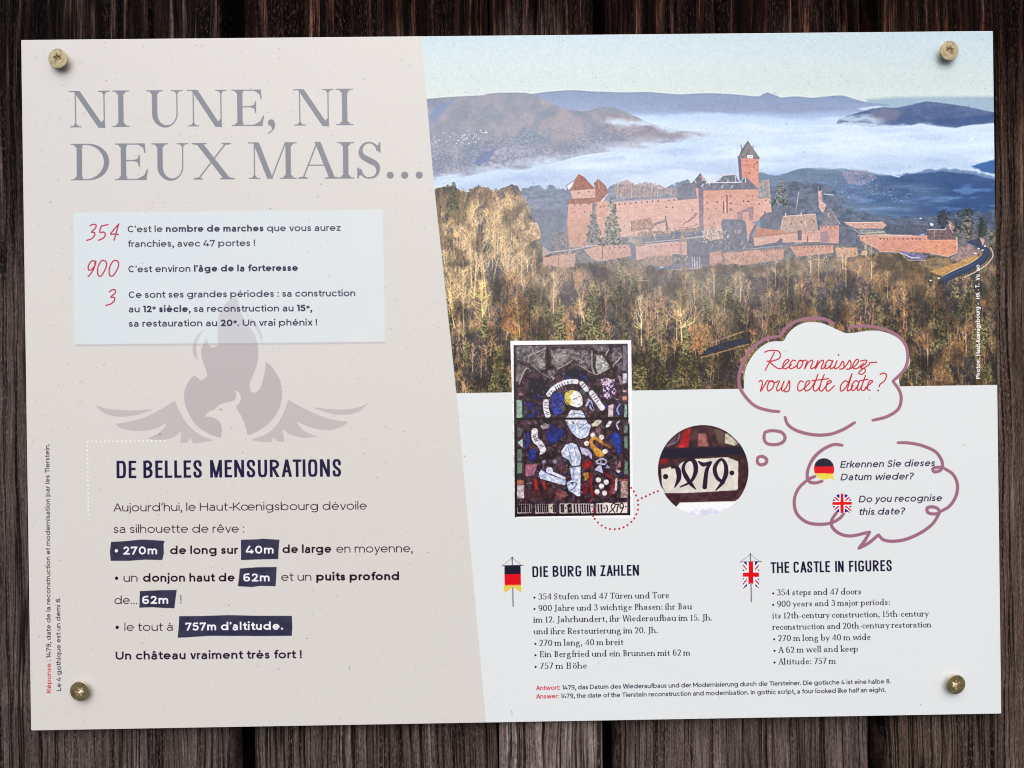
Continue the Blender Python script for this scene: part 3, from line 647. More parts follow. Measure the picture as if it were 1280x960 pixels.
    poly(z((168, 432), (400, 418), (560, 405), (570, 470), (540, 860), (180, 872), (158, 650)), PINK2, 1, 1.3)
    poly(z((160, 600), (400, 580), (420, 860), (180, 872), (158, 700)), mixn((184, 130, 102), (204, 150, 120), 3.5, 67), .7, 6)
    poly(z((150, 440), (200, 384), (380, 372), (440, 290), (540, 320), (562, 330), (500, 412), (380, 436)), ROOF, 1, 1.2)
    poly(z((200, 312), (440, 290), (440, 376), (206, 388)), mixn((196, 152, 134), (210, 166, 148), 4, 68), 1)
    poly(z((270, 138), (330, 172), (400, 250), (440, 288), (168, 312), (225, 215)), ROOF, 1, 1.2); line(z((272, 142), (240, 220), (180, 300)), .7, (196, 150, 140), .8)
    poly(z((470, 188), (545, 260), (565, 326), (440, 292), (425, 232)), ROOF, 1, 1.2); line(z((470, 192), (480, 285)), .9, (222, 184, 172), .7); line(z((500, 408), (562, 344)), 1.1, (232, 208, 198), .8)
    poly(z((228, 208), (160, 258), (168, 300), (205, 268)), (226, 226, 232), .9); line(z((230, 206), (150, 256), (160, 300)), .7, (96, 96, 110), .9)
    for x, y, r in ((273, 330, .9), (375, 318, .9), (230, 450, .8), (290, 447, .8), (372, 440, 1), (233, 522, .7), (330, 520, .9), (490, 468, .9), (525, 462, .9)):
        (a, b), = z((x, y)); disc(a, b, r, (74, 56, 62), .9)
    line(z((170, 575), (370, 580)), .4, (170, 120, 112), .6)
    for x in range(190, 370, 22): (a, b), = z((x, 487)); disc(a, b, .4, (150, 100, 100), .8)
    # palace and keep
    z = zoomed(840, 165, 8)
    poly(z((60, 684), (262, 660), (330, 700), (330, 980), (-10, 980), (-10, 720)), PINK, 1, 1.3)
    poly(z((62, 560), (120, 520), (250, 505), (262, 662), (64, 680)), SHADE, .8, 3)
    poly(z((290, 408), (352, 492), (330, 540), (250, 575), (208, 510)), SLATE, 1); poly(z((290, 410), (352, 492), (310, 480)), (206, 156, 146), .95)
    poly(z((240, 560), (275, 560), (280, 700), (262, 700)), (200, 150, 146), 1)
    poly(z((868, 480), (975, 470), (985, 662), (860, 676)), mixn((136, 128, 132), (168, 158, 154), 2.5, 72), 1); line(z((975, 476), (1000, 800)), .8, (222, 176, 166), .9)
    poly(z((860, 670), (985, 658), (1000, 800), (940, 850), (850, 880)), PINK, 1)
    poly(z((490, 470), (520, 432), (640, 425), (670, 480), (690, 500), (440, 505)), SLATE, .95); line(z((510, 436), (670, 420)), .9, (216, 190, 190), .9)
    poly(z((318, 578), (866, 568), (876, 880), (760, 920), (600, 960), (300, 985)), PINK2, 1, 1.2)
    poly(z((272, 560), (320, 520), (320, 985), (280, 985)), mixn((112, 100, 122), (136, 116, 134), 3, 73), .95)
    poly(z((350, 503), (700, 498), (742, 438), (866, 568), (318, 582), (330, 520)), SLATE, 1, 1.1); line(z((345, 508), (700, 500)), 1.0, (232, 222, 224), .85)
    line(z((318, 584), (866, 572)), .6, (172, 124, 122), .8)
    poly(z((692, 262), (878, 264), (870, 566), (742, 440), (706, 470)), mixn((200, 138, 120), (214, 154, 134), 4, 74, 1, 2, 1.2), 1)
    poly(z((664, 240), (696, 262), (708, 480), (684, 488)), (108, 98, 128), .95)
    poly(z((768, 86), (890, 266), (664, 264), (700, 180), (740, 120)), mixn((116, 112, 118), (146, 138, 138), 2, 75), 1, 1.0); line(z((700, 130), (704, 200)), .9, (104, 100, 112), .9); line(z((818, 132), (822, 160)), .7, (104, 100, 112), .9); line(z((768, 60), (768, 90)), .3, (120, 120, 140), .8)
    line(z((768, 90), (700, 200), (668, 258)), .6, (92, 90, 104), .7); poly(z((758, 228), (818, 228), (818, 262), (758, 262)), (222, 208, 202), 1); line(z((772, 246), (806, 246)), .5, (150, 120, 120), .8)
    for x in range(722, 866, 16): (a, b), = z((x, 326)); disc(a, b, .42, (120, 76, 84), .9)
    for x, y, r in ((755, 286, .6), (858, 302, .9), (822, 346, .6), (780, 410, .9)): (a, b), = z((x, y)); disc(a, b, r, (96, 58, 66), .9)
    line(z((434, 440), (434, 500)), 1.3, (214, 208, 212), .9); line(z((380, 490), (380, 526)), 1.2, (228, 220, 220), .9); line(z((640, 440), (642, 495)), 1.1, (210, 200, 202), .9); line(z((742, 450), (742, 500)), 1.5, (206, 186, 186), .95)
    line(z((300, 545), (322, 520)), .9, (240, 236, 238), .9); line(z((500, 560), (516, 536)), .9, (214, 208, 214), .9); line(z((594, 556), (612, 534)), .9, (222, 216, 220), .9); line(z((566, 480), (566, 500)), 1.0, (222, 210, 210), .9); line(z((242, 484), (242, 506)), 1., (208, 200, 204), .9)
    line(z((522, 695), (522, 805)), 1.3, (118, 72, 78), .95); line(z((556, 636), (558, 805)), 1.5, (122, 76, 82), .95); line(z((540, 700), (540, 800)), .9, (232, 190, 178), .9)
    for x, y in ((594, 640), (594, 712), (594, 774)): poly(z((x - 14, y - 12), (x + 12, y - 12), (x + 12, y + 12), (x - 14, y + 12)), (156, 104, 104), .85)
    for x, y, r in ((458, 696, 1), (360, 706, .8), (365, 770, .8), (445, 765, .7), (722, 692, 1), (762, 692, .9), (775, 692, .9), (374, 862, .8), (425, 912, .8), (768, 636, .6), (812, 636, .7), (545, 625, .5), (500, 650, .5), (350, 650, .5), (880, 716, .9), (945, 680, 1), (935, 800, .9), (212, 775, .8), (13, 752, 1), (28, 680, .8)):
        (a, b), = z((x, y)); disc(a, b, r * .8, (76, 46, 58), .95, 1.0, r)
    line(z((170, 890), (210, 850), (245, 810)), 1.3, (138, 102, 104), .8)
    poly(z((655, 800), (700, 785), (790, 745), (825, 752), (815, 880), (780, 890), (775, 790), (720, 800), (712, 880), (660, 870)), mixn((132, 110, 128), (160, 126, 136), 2, 76), .9)
    # inner yards in shade
    z = zoomed(840, 250, 8)
    poly(z((880, 180), (940, 128), (1110, 100), (1290, 60), (1290, 160), (1110, 170), (1090, 292), (1030, 296), (950, 270), (900, 280)), SHADE, .97, 2)
    poly(z((500, 215), (520, 190), (700, 190), (745, 220), (760, 420), (800, 470), (560, 512), (470, 440), (490, 270)), SHADE, .97, 2); line(z((510, 196), (700, 190)), 1.2, (150, 120, 132), .8)
    poly(z((745, 220), (820, 230), (850, 240), (800, 350), (760, 420)), PINK2, 1); line(z((840, 250), (790, 350), (780, 430)), 2.6, (96, 86, 112), .9)
    poly(z((0, 330), (100, 290), (280, 280), (320, 340), (300, 370), (0, 400)), SHADE, .97, 1.5); line(z((0, 402), (310, 362)), 1.0, (176, 180, 194), .9)
    poly(z((150, 430), (230, 390), (400, 400), (560, 440), (640, 470), (640, 500), (380, 540), (375, 690), (300, 690), (160, 560)), SHADE, .97, 2)
    poly(z((320, 300), (500, 250), (520, 380), (400, 400), (320, 380)), mixn((168, 136, 124), (220, 180, 160), 2, 77), .9, 2, jag=1)
    for i in range(70):
        (a, b), = z((250 + rng.random() * 340, 260 + rng.random() * 160)); disc(a, b, .5 + rng.random(), [(214, 190, 164), (96, 104, 96), (228, 190, 176), (88, 88, 104)][i % 4], .75, 1.3, .8)
    poly(z((120, 320), (150, 405), (64, 410), (95, 318)), mixn((132, 128, 122), (156, 148, 138), 2, 78), 1)
    poly(z((-10, 420), (70, 415), (150, 410), (155, 545), (0, 540)), PINK, 1); line(z((84, 420), (86, 545)), 2.0, (150, 112, 120), .9)
    poly(z((1110, 168), (1300, 150), (1300, 300), (1085, 302)), mixn((166, 138, 128), (194, 164, 148), 2.5, 79), 1)
    poly(z((862, 260), (900, 280), (1090, 300), (1300, 300), (1300, 330), (820, 370)), mixn((180, 116, 90), (196, 132, 106), 2.5, 80), 1)
    poly(z((818, 372), (1300, 318), (1300, 424), (830, 462)), PINK, 1)
    for x in range(850, 1290, 29): (a, b), = z((x, 366 - (x - 850) * .108)); disc(a, b, .8, (110, 72, 82), .85)
    poly(z((1050, 420), (1095, 375), (1150, 425), (1195, 392), (1230, 425), (1290, 420), (1290, 440), (820, 480), (820, 462)), SHADE, .95); line(z((800, 486), (1180, 446), (1290, 432)), .9, (168, 176, 196), .8)
    line(z((640, 500), (820, 480)), 1.2, (120, 122, 142), .8); poly(z((545, 518), (640, 500), (650, 506), (550, 528)), (150, 156, 176), .9)
    FR = mixn((188, 134, 116), (212, 158, 136), 4, 81, 1, 1.5)
    poly(z((375, 525), (500, 502), (526, 540), (520, 640), (470, 690), (378, 690)), FR, 1, 1.2, jag=.4); line(z((500, 520), (520, 600), (470, 680)), 2.4, (110, 84, 96), .7)
    poly(z((526, 530), (820, 500), (1130, 480), (1120, 585), (820, 640), (540, 664)), FR, 1, 1.2)
    for x in range(900, 1120, 27): (a, b), = z((x, 508 - (x - 900) * .1)); disc(a, b, .8, (96, 66, 80), .85)
    for x in (228, 252, 275, 296): line(z((x, 575), (x + 4, 690)), .9, (214, 216, 226), .85)
    poly(z((0, 660), (110, 630), (220, 630), (225, 665), (0, 690)), (110, 118, 156), .85, 2); line(z((0, 700), (220, 680), (380, 690), (520, 680)), 1.0, (206, 186, 178), .8)
    # right part of the castle
    z = zoomed(980, 220, 8)
    poly(z((0, 398), (322, 374), (352, 545), (0, 566)), mixn((166, 138, 126), (192, 162, 146), 2.2, 82), 1); line(z((0, 400), (322, 376)), .8, (232, 204, 192), .85)
    for x, y in ((75, 470), (180, 455), (305, 450)): poly(z((x - 12, y + 14), (x, y - 18), (x + 14, y + 14)), (120, 98, 104), .8)
    line(z((216, 452), (216, 488)), 1.1, (226, 216, 216), .9); line(z((22, 372), (22, 404)), 1.5, (232, 200, 192), .9); line(z((178, 366), (178, 396)), 1.4, (226, 206, 200), .9)
    poly(z((-10, 575), (380, 540), (376, 655), (-10, 664)), PINK, 1); poly(z((140, 540), (182, 540), (182, 640), (142, 640)), (100, 96, 116), .9); line(z((242, 600), (242, 655)), 1.3, (100, 78, 92), .9)
    for x in range(10, 350, 30): (a, b), = z((x, 578 - x * .05)); disc(a, b, .7, (118, 82, 90), .8)
    poly(z((345, 152), (388, 136), (392, 250), (432, 290), (396, 372), (356, 312)), mixn((184, 144, 138), (216, 180, 170), 2, 83), 1); line(z((350, 100), (350, 150)), .6, (196, 196, 208), .8); line(z((385, 160), (400, 250)), 1.2, (120, 112, 130), .8)
    line(z((405, 178), (500, 186)), 1.2, (200, 206, 216), .8); line(z((155, 160), (128, 330)), 1.0, (190, 190, 204), .8)
    poly(z((450, 312), (570, 482), (372, 496), (410, 390)), mixn((112, 112, 124), (138, 134, 142), 2, 84), 1); line(z((470, 320), (568, 480)), .9, (204, 168, 160), .9); line(z((452, 368), (454, 410)), 1.0, (206, 204, 208), .8)
    poly(z((362, 496), (558, 490), (552, 672), (372, 664)), mixn((196, 140, 128), (212, 158, 144), 4, 85), 1); poly(z((370, 560), (430, 540), (460, 600), (450, 665), (372, 660)), (142, 118, 134), .7, 5)
    for x in (385, 425, 470, 515): (a, b), = z((x, 508)); disc(a, b, .9, (110, 78, 90), .85)
    poly(z((560, 500), (620, 470), (700, 520), (800, 582), (745, 600), (770, 690), (560, 684)), SHADE, .97, 1.5)
    poly(z((600, 450), (640, 458), (992, 454), (1036, 488), (990, 524), (720, 520), (630, 480)), mixn((186, 140, 130), (214, 172, 156), 2, 86, 1, 3), .97); line(z((620, 462), (990, 458)), .9, (236, 206, 192), .85)
    poly(z((730, 522), (1040, 545), (1060, 578), (800, 582)), mixn((118, 124, 122), (156, 156, 142), 2, 87), .95); line(z((700, 522), (760, 570), (1050, 552)), .9, (208, 198, 170), .85)
    poly(z((1000, 540), (1050, 482), (1330, 480), (1480, 500), (1500, 600), (1060, 594)), mixn((74, 84, 104), (96, 104, 122), 2.5, 88), .97)
    poly(z((760, 596), (1060, 585), (1300, 590), (1460, 585), (1460, 740), (1100, 748), (960, 742), (770, 640)), mixn((200, 144, 128), (214, 160, 142), 5, 89, 1, 2), 1); line(z((745, 592), (1060, 580)), .9, (232, 204, 190), .85)
    for x in (790, 835, 962, 1005, 1038, 1110, 1155, 1196, 1235): (a, b), = z((x, 616)); disc(a, b, .8, (96, 62, 76), .9)
    poly(z((60, 700), (500, 682), (500, 765), (130, 805)), FR, 1, 1.4)
    poly(z((515, 712), (738, 710), (742, 800), (530, 806)), mixn((186, 146, 118), (214, 174, 142), 2, 90), 1); poly(z((778, 742), (840, 742), (840, 800), (778, 800)), (206, 164, 140), .95)
    line(z((0, 690), (560, 682)), 1.3, (98, 98, 118), .85)
    for x in range(210, 480, 36): (a, b), = z((x, 704)); disc(a, b, .8, (96, 70, 84), .85)
    z = zoomed(1100, 240, 8)
    poly(z((-10, 442), (330, 440), (480, 470), (480, 604), (0, 592)), mixn((200, 138, 118), (216, 156, 134), 5, 91, 1, 2), 1)
    poly(z((-10, 420), (110, 420), (330, 425), (330, 442), (-10, 440)), (206, 176, 166), .9)
    for x in (10, 45, 80, 152, 195, 236, 280, 330, 370, 405): (a, b), = z((x, 464)); disc(a, b, .8, (84, 56, 72), .9)
    poly(z((478, 474), (776, 468), (784, 600), (690, 642), (480, 604), (300, 590)), mixn((204, 140, 112), (218, 158, 126), 5, 92, 1, 2), 1); disc(*z((568, 528))[0], .8, (150, 90, 80), .9); disc(*z((750, 548))[0], .7, (140, 90, 84), .9)
    poly(z((670, 284), (706, 290), (802, 384), (776, 440), (790, 560), (772, 600), (764, 470)), mixn((196, 146, 136), (226, 186, 172), 1.6, 93), 1)
    poly(z((478, 368), (656, 372), (684, 318), (768, 470), (480, 470)), mixn((104, 80, 86), (138, 110, 114), 1.8, 94), 1, 1.0); line(z((478, 370), (656, 372), (684, 322)), .9, (212, 196, 200), .9); line(z((548, 372), (550, 440)), 1.3, (176, 160, 168), .85); disc(*z((625, 415))[0], .9, (52, 46, 60), .9); line(z((700, 300), (780, 376)), 1.0, (120, 84, 86), .8)
    poly(z((510, 300), (545, 316), (530, 340), (505, 325)), (226, 226, 232), .9); disc(*z((412, 260))[0], 1.7, (226, 222, 216), .9, 1.2, .8); poly(z((410, 415), (455, 408), (440, 440), (412, 440)), (146, 176, 220), .85)
    c4 = zoomed(675, 162, 3.908); RK = mixn((120, 88, 78), (200, 160, 138), 1.6, 171, 1, 1, 2.2); DKL = (96, 74, 80)
    poly(c4((552, 482), (575, 462), (612, 456), (614, 490), (560, 500)), mixn((190, 150, 130), (224, 188, 166), 1.6, 172), .9, 1.4, jag=.6); line(c4((545, 495), (556, 470), (580, 458), (612, 450)), 1.2, DKL, .85, smooth=True); line(c4((614, 430), (622, 455), (628, 492)), 1.2, DKL, .8)
    poly(c4((480, 505), (540, 492), (600, 498), (640, 496), (690, 486), (770, 478), (775, 492), (690, 508), (600, 520), (480, 524)), RK, .85, 1.4, jag=1.4, jscale=3)
    line(c4((700, 466), (712, 452), (728, 448), (742, 436), (756, 430), (770, 408)), 1.3, (128, 88, 82), .85); line(c4((680, 480), (735, 474), (775, 462)), .9, (140, 100, 92), .7)
    poly(c4((405, 528), (520, 518), (640, 506), (655, 492), (700, 500), (780, 496), (800, 516), (700, 530), (680, 548), (515, 560), (440, 546)), SHADE, .95, 1.4); line(c4((515, 552), (680, 536)), 1.0, (196, 190, 198), .85); line(c4((410, 530), (640, 514)), .7, (150, 146, 160), .8); line(c4((720, 530), (800, 520)), .9, (196, 188, 194), .8)
    poly(c4((676, 290), (700, 262), (755, 262), (768, 335), (676, 344)), mixn((104, 108, 122), (128, 130, 142), 3, 173), .8, 2, jag=1)
    for (x0, x1, y0, y1, n_) in ((700, 760, 300, 318, 70), (735, 850, 318, 332, 120), (850, 905, 322, 336, 60), (905, 1050, 318, 336, 130), (800, 870, 286, 300, 60), (1050, 1190, 316, 330, 90), (880, 930, 290, 312, 80)):
        for i in range(n_):
            a, b_ = rng.uniform(x0, x1), rng.uniform(y0, y1); cc = [(206, 176, 150), (118, 104, 106), (150, 128, 110), (92, 92, 104), (224, 196, 172), (132, 122, 98)][i % 6]
            line([(a, b_), (a + rng.normal(0, 1.4), b_ - rng.uniform(1, 4.5))], rng.uniform(.5, 1.3), cc, .65)
    sl = window(700, 185, 1240, 335); m = fbm(GX[sl], GY[sl], 1.5, 2, 161); pink = (ART[sl][..., 0] - ART[sl][..., 2]) > .10
    ART[sl] = ART[sl] * (1 + ((m - .5) * .13 * pink)[..., None])
    return Wd, mask, keep

def forest(Wd, mask, keep):
    X, Y = GX[Wd], GY[Wd]
    fl = cat([(520, 238), (545, 237), (565, 232), (580, 240), (600, 233), (620, 238), (640, 232), (652, 240), (660, 262), (674, 286), (680, 312), (700, 322), (740, 330), (790, 322), (812, 332), (850, 338), (900, 330), (950, 332), (1000, 322), (1040, 322), (1075, 320), (1100, 316), (1140, 316), (1185, 322), (1200, 316), (1250, 300)], 5).tolist()
    fp = fl + [(1260, 500), (520, 500)]
    warm = np.array([(150, 124, 96)]) 
    def base(X, Y):
        n = fbm(X, Y, 9, 5, 101, 1.6, .8); m = fbm(X, Y, 2.4, 4, 102, 2.2, .9); big = fbm(X, Y, 60, 3, 103)
        t = np.clip(.5 + (n - .5) * 2.2 + (m - .5) * 1.6, 0, 1)
        dk = lerpc((78, 76, 88), (40, 36, 54), (Y - 320) / 90 + (X - 1000) / 700)
        lt = lerpc((158, 134, 104), (132, 108, 86), (X - 640) / 300 + (big - .5) * 1.2)
        lt = lt * (1 - .18 * np.clip((X - 950) / 300, 0, 1) * np.clip((Y - 340) / 60, 0, 1))[..., None]
        c = dk * (1 - t[..., None]) + lt * t[..., None]
        g = np.clip((fbm(X, Y, 16, 3, 104) - .56) * 6, 0, .5)[..., None]
        return c * (1 - g) + col((100, 104, 76)) * g
    poly(fp, base, 1, 2, jag=3.5, jscale=4, seed=104)
    SH = mixn((44, 46, 66), (66, 66, 82), 5, 105)
    for pts in ([(600, 280), (612, 268), (625, 300), (632, 350), (622, 372), (608, 340)], [(612, 352), (630, 350), (632, 378), (616, 380)], [(572, 420), (600, 414), (618, 440), (612, 480), (580, 476)], [(640, 384), (656, 392), (654, 410), (636, 408)],
                [(738, 330), (760, 336), (768, 380), (770, 420), (756, 426), (752, 370)], [(695, 352), (735, 352), (732, 380), (700, 384)], [(797, 352), (830, 352), (828, 374), (800, 376)], [(740, 396), (790, 400), (796, 424), (760, 426)], [(792, 440), (850, 440), (852, 476), (800, 480)],
                [(850, 470), (920, 450), (934, 478), (850, 486)], [(1150, 400), (1190, 396), (1180, 440), (1150, 450)], [(1180, 350), (1205, 352), (1210, 396), (1188, 400)], [(1130, 440), (1165, 450), (1150, 484), (1125, 480)], [(1222, 378), (1246, 384), (1246, 398), (1228, 394)],
                [(1010, 360), (1070, 356), (1090, 376), (1040, 392), (1010, 380)], [(930, 345), (975, 350), (960, 390), (925, 380)], [(1195, 440), (1225, 450), (1220, 480), (1190, 478)], [(1068, 385), (1100, 380), (1104, 398), (1076, 400)], [(1018, 392), (1045, 390), (1042, 402)]):
        poly(pts, SH, .62, 5, jag=6, jscale=6, seed=int(pts[0][0]))
    # hazy strip below the walls
    poly([(812, 346), (850, 340), (890, 342), (930, 338), (930, 372), (860, 380), (812, 370)], mixn((92, 98, 100), (124, 122, 112), 4, 107), .55, 8, jag=4, jscale=6)
    poly([(1050, 326), (1110, 318), (1160, 330), (1190, 340), (1150, 362), (1080, 352)], mixn((132, 114, 92), (170, 140, 104), 5, 108, .8, 1.6), .6, 7, jag=5, jscale=8)
    poly([(975, 326), (1050, 322), (1052, 338), (980, 344)], mixn((120, 116, 104), (150, 140, 118), 4, 109), .5, 6)
    # rows of slender trees, back to front
    r = rng; trees = []
    for i in range(480):
        x = r.uniform(535, 1248); top = np.interp(x, [535, 655, 670, 720, 860, 1000, 1100, 1190, 1250], [236, 236, 300, 330, 334, 322, 320, 326, 330])
        y = top + 26 + r.random() ** .9 * (498 - top)
        trees.append((y, x))
    trees.sort()
    for y, x in trees:
        nearl = np.clip((700 - x) / 120, 0, 1); far = np.clip((400 - y) / 60, 0, 1)
        h = r.uniform(22, 44) * (1 - .35 * far); wd = h * r.uniform(.16, .27)
        base_c = np.array([[150, 122, 88], [168, 134, 92], [134, 112, 92], [176, 124, 78], [146, 132, 88], [120, 102, 88]][r.integers(6)], float)
        base_c = base_c * (1.02 + .14 * nearl) * (1 - .14 * np.clip((x - 1000) / 200, 0, 1))
        base_c = base_c * (1 - .22 * far) + np.array([150, 142, 140]) * .22 * far
        c = tuple(base_c)
        if r.random() < .24 and y > 345:
            leaf_tree(x, y, h * .9, wd * .8, (104, 106, 76), (146, 146, 104), int(x), r.random() < .6); continue
        bare_tree(x, y, h, wd, c, .75 + .35 * nearl, 8, r.normal(0, 2.5), 1.3, (190, 172, 146) if r.random() < .08 else None)
    # grove on the upper left
    for i in range(36):
        x = r.uniform(545, 656); y = r.uniform(275, 345); bare_tree(x, y, r.uniform(28, 46), r.uniform(6, 11), (168, 142, 104), 1.0, 10, r.normal(0, 3), 1.5)
    for x, y, h, w_ in ((556, 330, 86, 16), (574, 345, 96, 14), (590, 360, 104, 16), (604, 372, 100, 13), (622, 318, 62, 18), (640, 300, 56, 18), (655, 296, 46, 14), (562, 392, 70, 17), (580, 408, 74, 18), (632, 372, 66, 14), (652, 352, 52, 12), (676, 378, 50, 15), (692, 392, 56, 13), (660, 340, 40, 9)):
        bare_tree(x, y, h, w_, (176, 152, 112), 1.35, 15, r.normal(0, 3), 2.6, (206, 190, 156))
    poly([(610, 250), (650, 244), (664, 262), (664, 285), (650, 292), (622, 290), (612, 275)], mixn((140, 122, 98), (206, 182, 142), 1.6, 111, 1.6, 1, 2.2), .6, 3, jag=4, jscale=4)
    poly(cat([(650, 288), (655, 280), (670, 278), (676, 288), (675, 298), (662, 302), (652, 302)], 4), mixn((140, 116, 96), (216, 190, 156), 2.2, 112), .95, 1.5, jag=1)
    leaf_tree(567, 262, 33, 7, (120, 128, 92), (150, 156, 104), 3)
    line([(593, 372), (596, 330), (594, 285)], [2, 1.5, .8], (206, 182, 136), .9); line([(608, 372), (604, 330), (598, 290)], [2, 1.5, .6], (200, 174, 130), .9)
    # named trees
    poly([(640, 372), (652, 366), (660, 380), (662, 410), (655, 425), (640, 420), (630, 408), (630, 385)], mixn((112, 76, 56), (186, 132, 80), 1.6, 113, 1.6, 1, 2.4), .8, 3, jag=5, jscale=4, tex=.4); bare_tree(650, 422, 52, 11, (214, 160, 98), 1.5, 12, -6, 1.6, (226, 196, 150))
    poly([(624, 345), (640, 336), (650, 350), (640, 366), (628, 362)], mixn((128, 94, 70), (188, 142, 96), 1.8, 114, 1.5), .6, 3, jag=3)
    poly([(716, 340), (728, 334), (730, 358), (720, 364)], (198, 146, 104), .6, 3, jag=2.5)
    bare_tree(605, 420, 70, 22, (206, 172, 112), 1.8, 14, -4, 1.6); bare_tree(568, 410, 50, 14, (190, 152, 104), 1.5, 11, -6, 1.6); bare_tree(732, 408, 34, 15, (196, 150, 116), 1.3, 11, -9, 1.6)
    bare_tree(802, 432, 62, 13, (206, 180, 140), 1.6, 11, -1, 1.3); bare_tree(853, 430, 70, 26, (206, 168, 124), 1.8, 17, -2, 1.8); bare_tree(846, 425, 50, 22, (196, 154, 108), 1.0, 14, 4, 1.8)
    poly([(862, 408), (884, 402), (892, 414), (880, 434), (862, 438), (850, 430)], mixn((120, 90, 66), (190, 146, 98), 1.8, 115, 1.5, 1, 2.2), .7, 3, jag=6, jscale=4)
    for x, y, h, w_ in ((700, 432, 60, 8), (742, 428, 80, 17), (774, 380, 54, 7), (790, 372, 32, 6), (560, 492, 42, 13), (624, 492, 60, 15), (800, 490, 58, 12), (816, 448, 34, 9), (858, 470, 62, 10), (828, 492, 42, 14), (606, 425, 28, 9), (846, 492, 30, 12), (870, 490, 40, 10)):
        leaf_tree(x, y, h, w_, (106, 110, 76), (156, 156, 108), int(x + y), True, .7)
    for x, y, h in ((1058, 358, 34), (1090, 348, 40), (1083, 320, 16), (985, 372, 44), (970, 358, 36), (1024, 350, 34), (1014, 340, 22), (1054, 336, 26), (1110, 372, 30), (926, 376, 40), (893, 372, 34), (1130, 410, 44), (1168, 392, 40), (1160, 456, 40), (1208, 440, 44)):
        line([(x, y), (x + r.normal(0, 1), y - h)], [.9, .4], (206, 190, 164), .55); bare_tree(x, y, h * 1.15, 8, (172, 148, 118), .8, 8, 0, 1.3)
    for x, y, a in ((1008, 392, 12), (1062, 388, 14), (1145, 350, 14), (1130, 362, 10), (1170, 372, 14), (1195, 440, 16), (970, 396, 9), (1100, 352, 10), (1158, 422, 12), (940, 440, 8), (1178, 470, 14), (1210, 410, 9)):
        poly([(x - a, y), (x - a * .5, y - a), (x + a * .5, y - a), (x + a, y), (x + a * .4, y + a), (x - a * .4, y + a)], mixn((110, 86, 68), (176, 138, 98), 1.6, int(x), 1.6, 1, 2.4), .55, 4, jag=a * .5, jscale=5, seed=int(x))
    # twigs and sparkle over everything
    sl = window(540, 236, 1250, 494); m = fbm(GX[sl], GY[sl], 1.6, 3, 121, 2.4, 1.0); ins = np.clip(.5 - sdf_poly(T([tuple(p) for p in fp]), sl) / 8, 0, 1)
    blend(sl, ins * np.clip((m - .60) * 5, 0, 1) * .5, (206, 178, 138)); blend(sl, ins * np.clip((.36 - m) * 6, 0, 1) * .5, (40, 36, 50))
    big = fbm(GX[sl], GY[sl], 30, 3, 501, 1.2, 1) + .5 * (fbm(GX[sl], GY[sl], 11, 3, 502, 1.3, .9) - .5)
    lum = np.clip(1.0 + (big - .5) * 1.5, .70, 1.12) * (1 - .10 * np.clip((GY[sl] - 400) / 80, 0, 1))
    tone = np.clip(ART[sl] * (lum[..., None] * np.array([1.05, 1.0, .92], np.float32)), 0, 1)
    ART[sl] = ART[sl] * (1 - ins[..., None]) + tone * ins[..., None]
    # road on the right, terrace, cars
    z = zoomed(1100, 240, 8)
    poly(z((800, 540), (900, 520), (1000, 580), (980, 640), (820, 700), (700, 660), (780, 600)), mixn((140, 118, 120), (178, 152, 146), 2, 131), .9, 3, jag=1)
    poly(z((560, 640), (700, 660), (740, 720), (520, 780), (380, 700)), mixn((124, 106, 84), (176, 146, 100), 3, 132), .85, 5, jag=2)
    poly(z((780, 700), (960, 620), (1000, 660), (860, 740), (620, 830), (500, 790)), mixn((176, 138, 84), (212, 166, 98), 2, 133), .9, 2, jag=1)
    rd = cat([(1180, 349), (1196, 341), (1214, 333), (1229, 324), (1234, 315), (1228, 308), (1218, 303), (1210, 300)], 6)
    ribbons([(T(rd + [0, 0]), np.interp(np.linspace(0, 1, len(rd)), [0, .3, .6, .8, 1], [9, 9, 8, 5.5, 4]))], (44, 62, 98), 1, 1.4)
    ribbons([(T(rd + [-.8, -1.2]), np.interp(np.linspace(0, 1, len(rd)), [0, 1], [2.2, 1.2]))], (70, 92, 132), .5, 2)
    line([(1239, 309), (1242, 318), (1236, 328), (1222, 338), (1206, 346)], 1.3, (208, 188, 178), .95, smooth=True); line([(1178, 345), (1196, 336), (1214, 328), (1224, 320)], .9, (206, 186, 168), .85, smooth=True)
    for x, y in ((1220, 316), (1229, 312), (1232, 307), (1174, 347), (1164, 350), (1224, 310)): disc(x, y, 1.7, (214, 224, 240), .95, 1.2, .9)
    poly([(1216, 300), (1225, 296), (1229, 302), (1226, 308)], (60, 66, 88), .95); poly([(1225, 296), (1232, 299), (1229, 307), (1227, 301)], (196, 162, 146), .95)
    for x, y, h, w_, c in ((1180, 284, 22, 8, (52, 64, 76)), (1209, 272, 12, 12, (56, 74, 70)), (1228, 296, 24, 7, (56, 66, 56)), (1211, 300, 28, 10, (126, 118, 106)), (1241, 308, 20, 5, (118, 116, 84)), (1196, 296, 22, 6, (96, 96, 96))):
        leaf_tree(x, y, h, w_, c, tuple(v * 1.3 for v in c), int(x), False, .75)
    poly(z((180, 580), (330, 600), (480, 630), (440, 680), (300, 670)), mixn((96, 92, 150), (150, 140, 180), 1.6, 134), .85, 1.5, jag=1); line(z((200, 600), (320, 650), (400, 655)), 1, (226, 226, 240), .8)
    line(z((520, 610), (690, 640), (770, 600)), 1.0, (226, 186, 166), .8); line(z((0, 592), (200, 600), (290, 680), (460, 680)), .9, (212, 184, 158), .7)
    # road on the left
    poly([(876, 444), (884, 436), (906, 427), (935, 421), (940, 427), (905, 436), (878, 445)], mixn((36, 42, 66), (50, 58, 84), 3, 135), 1, 1.3)
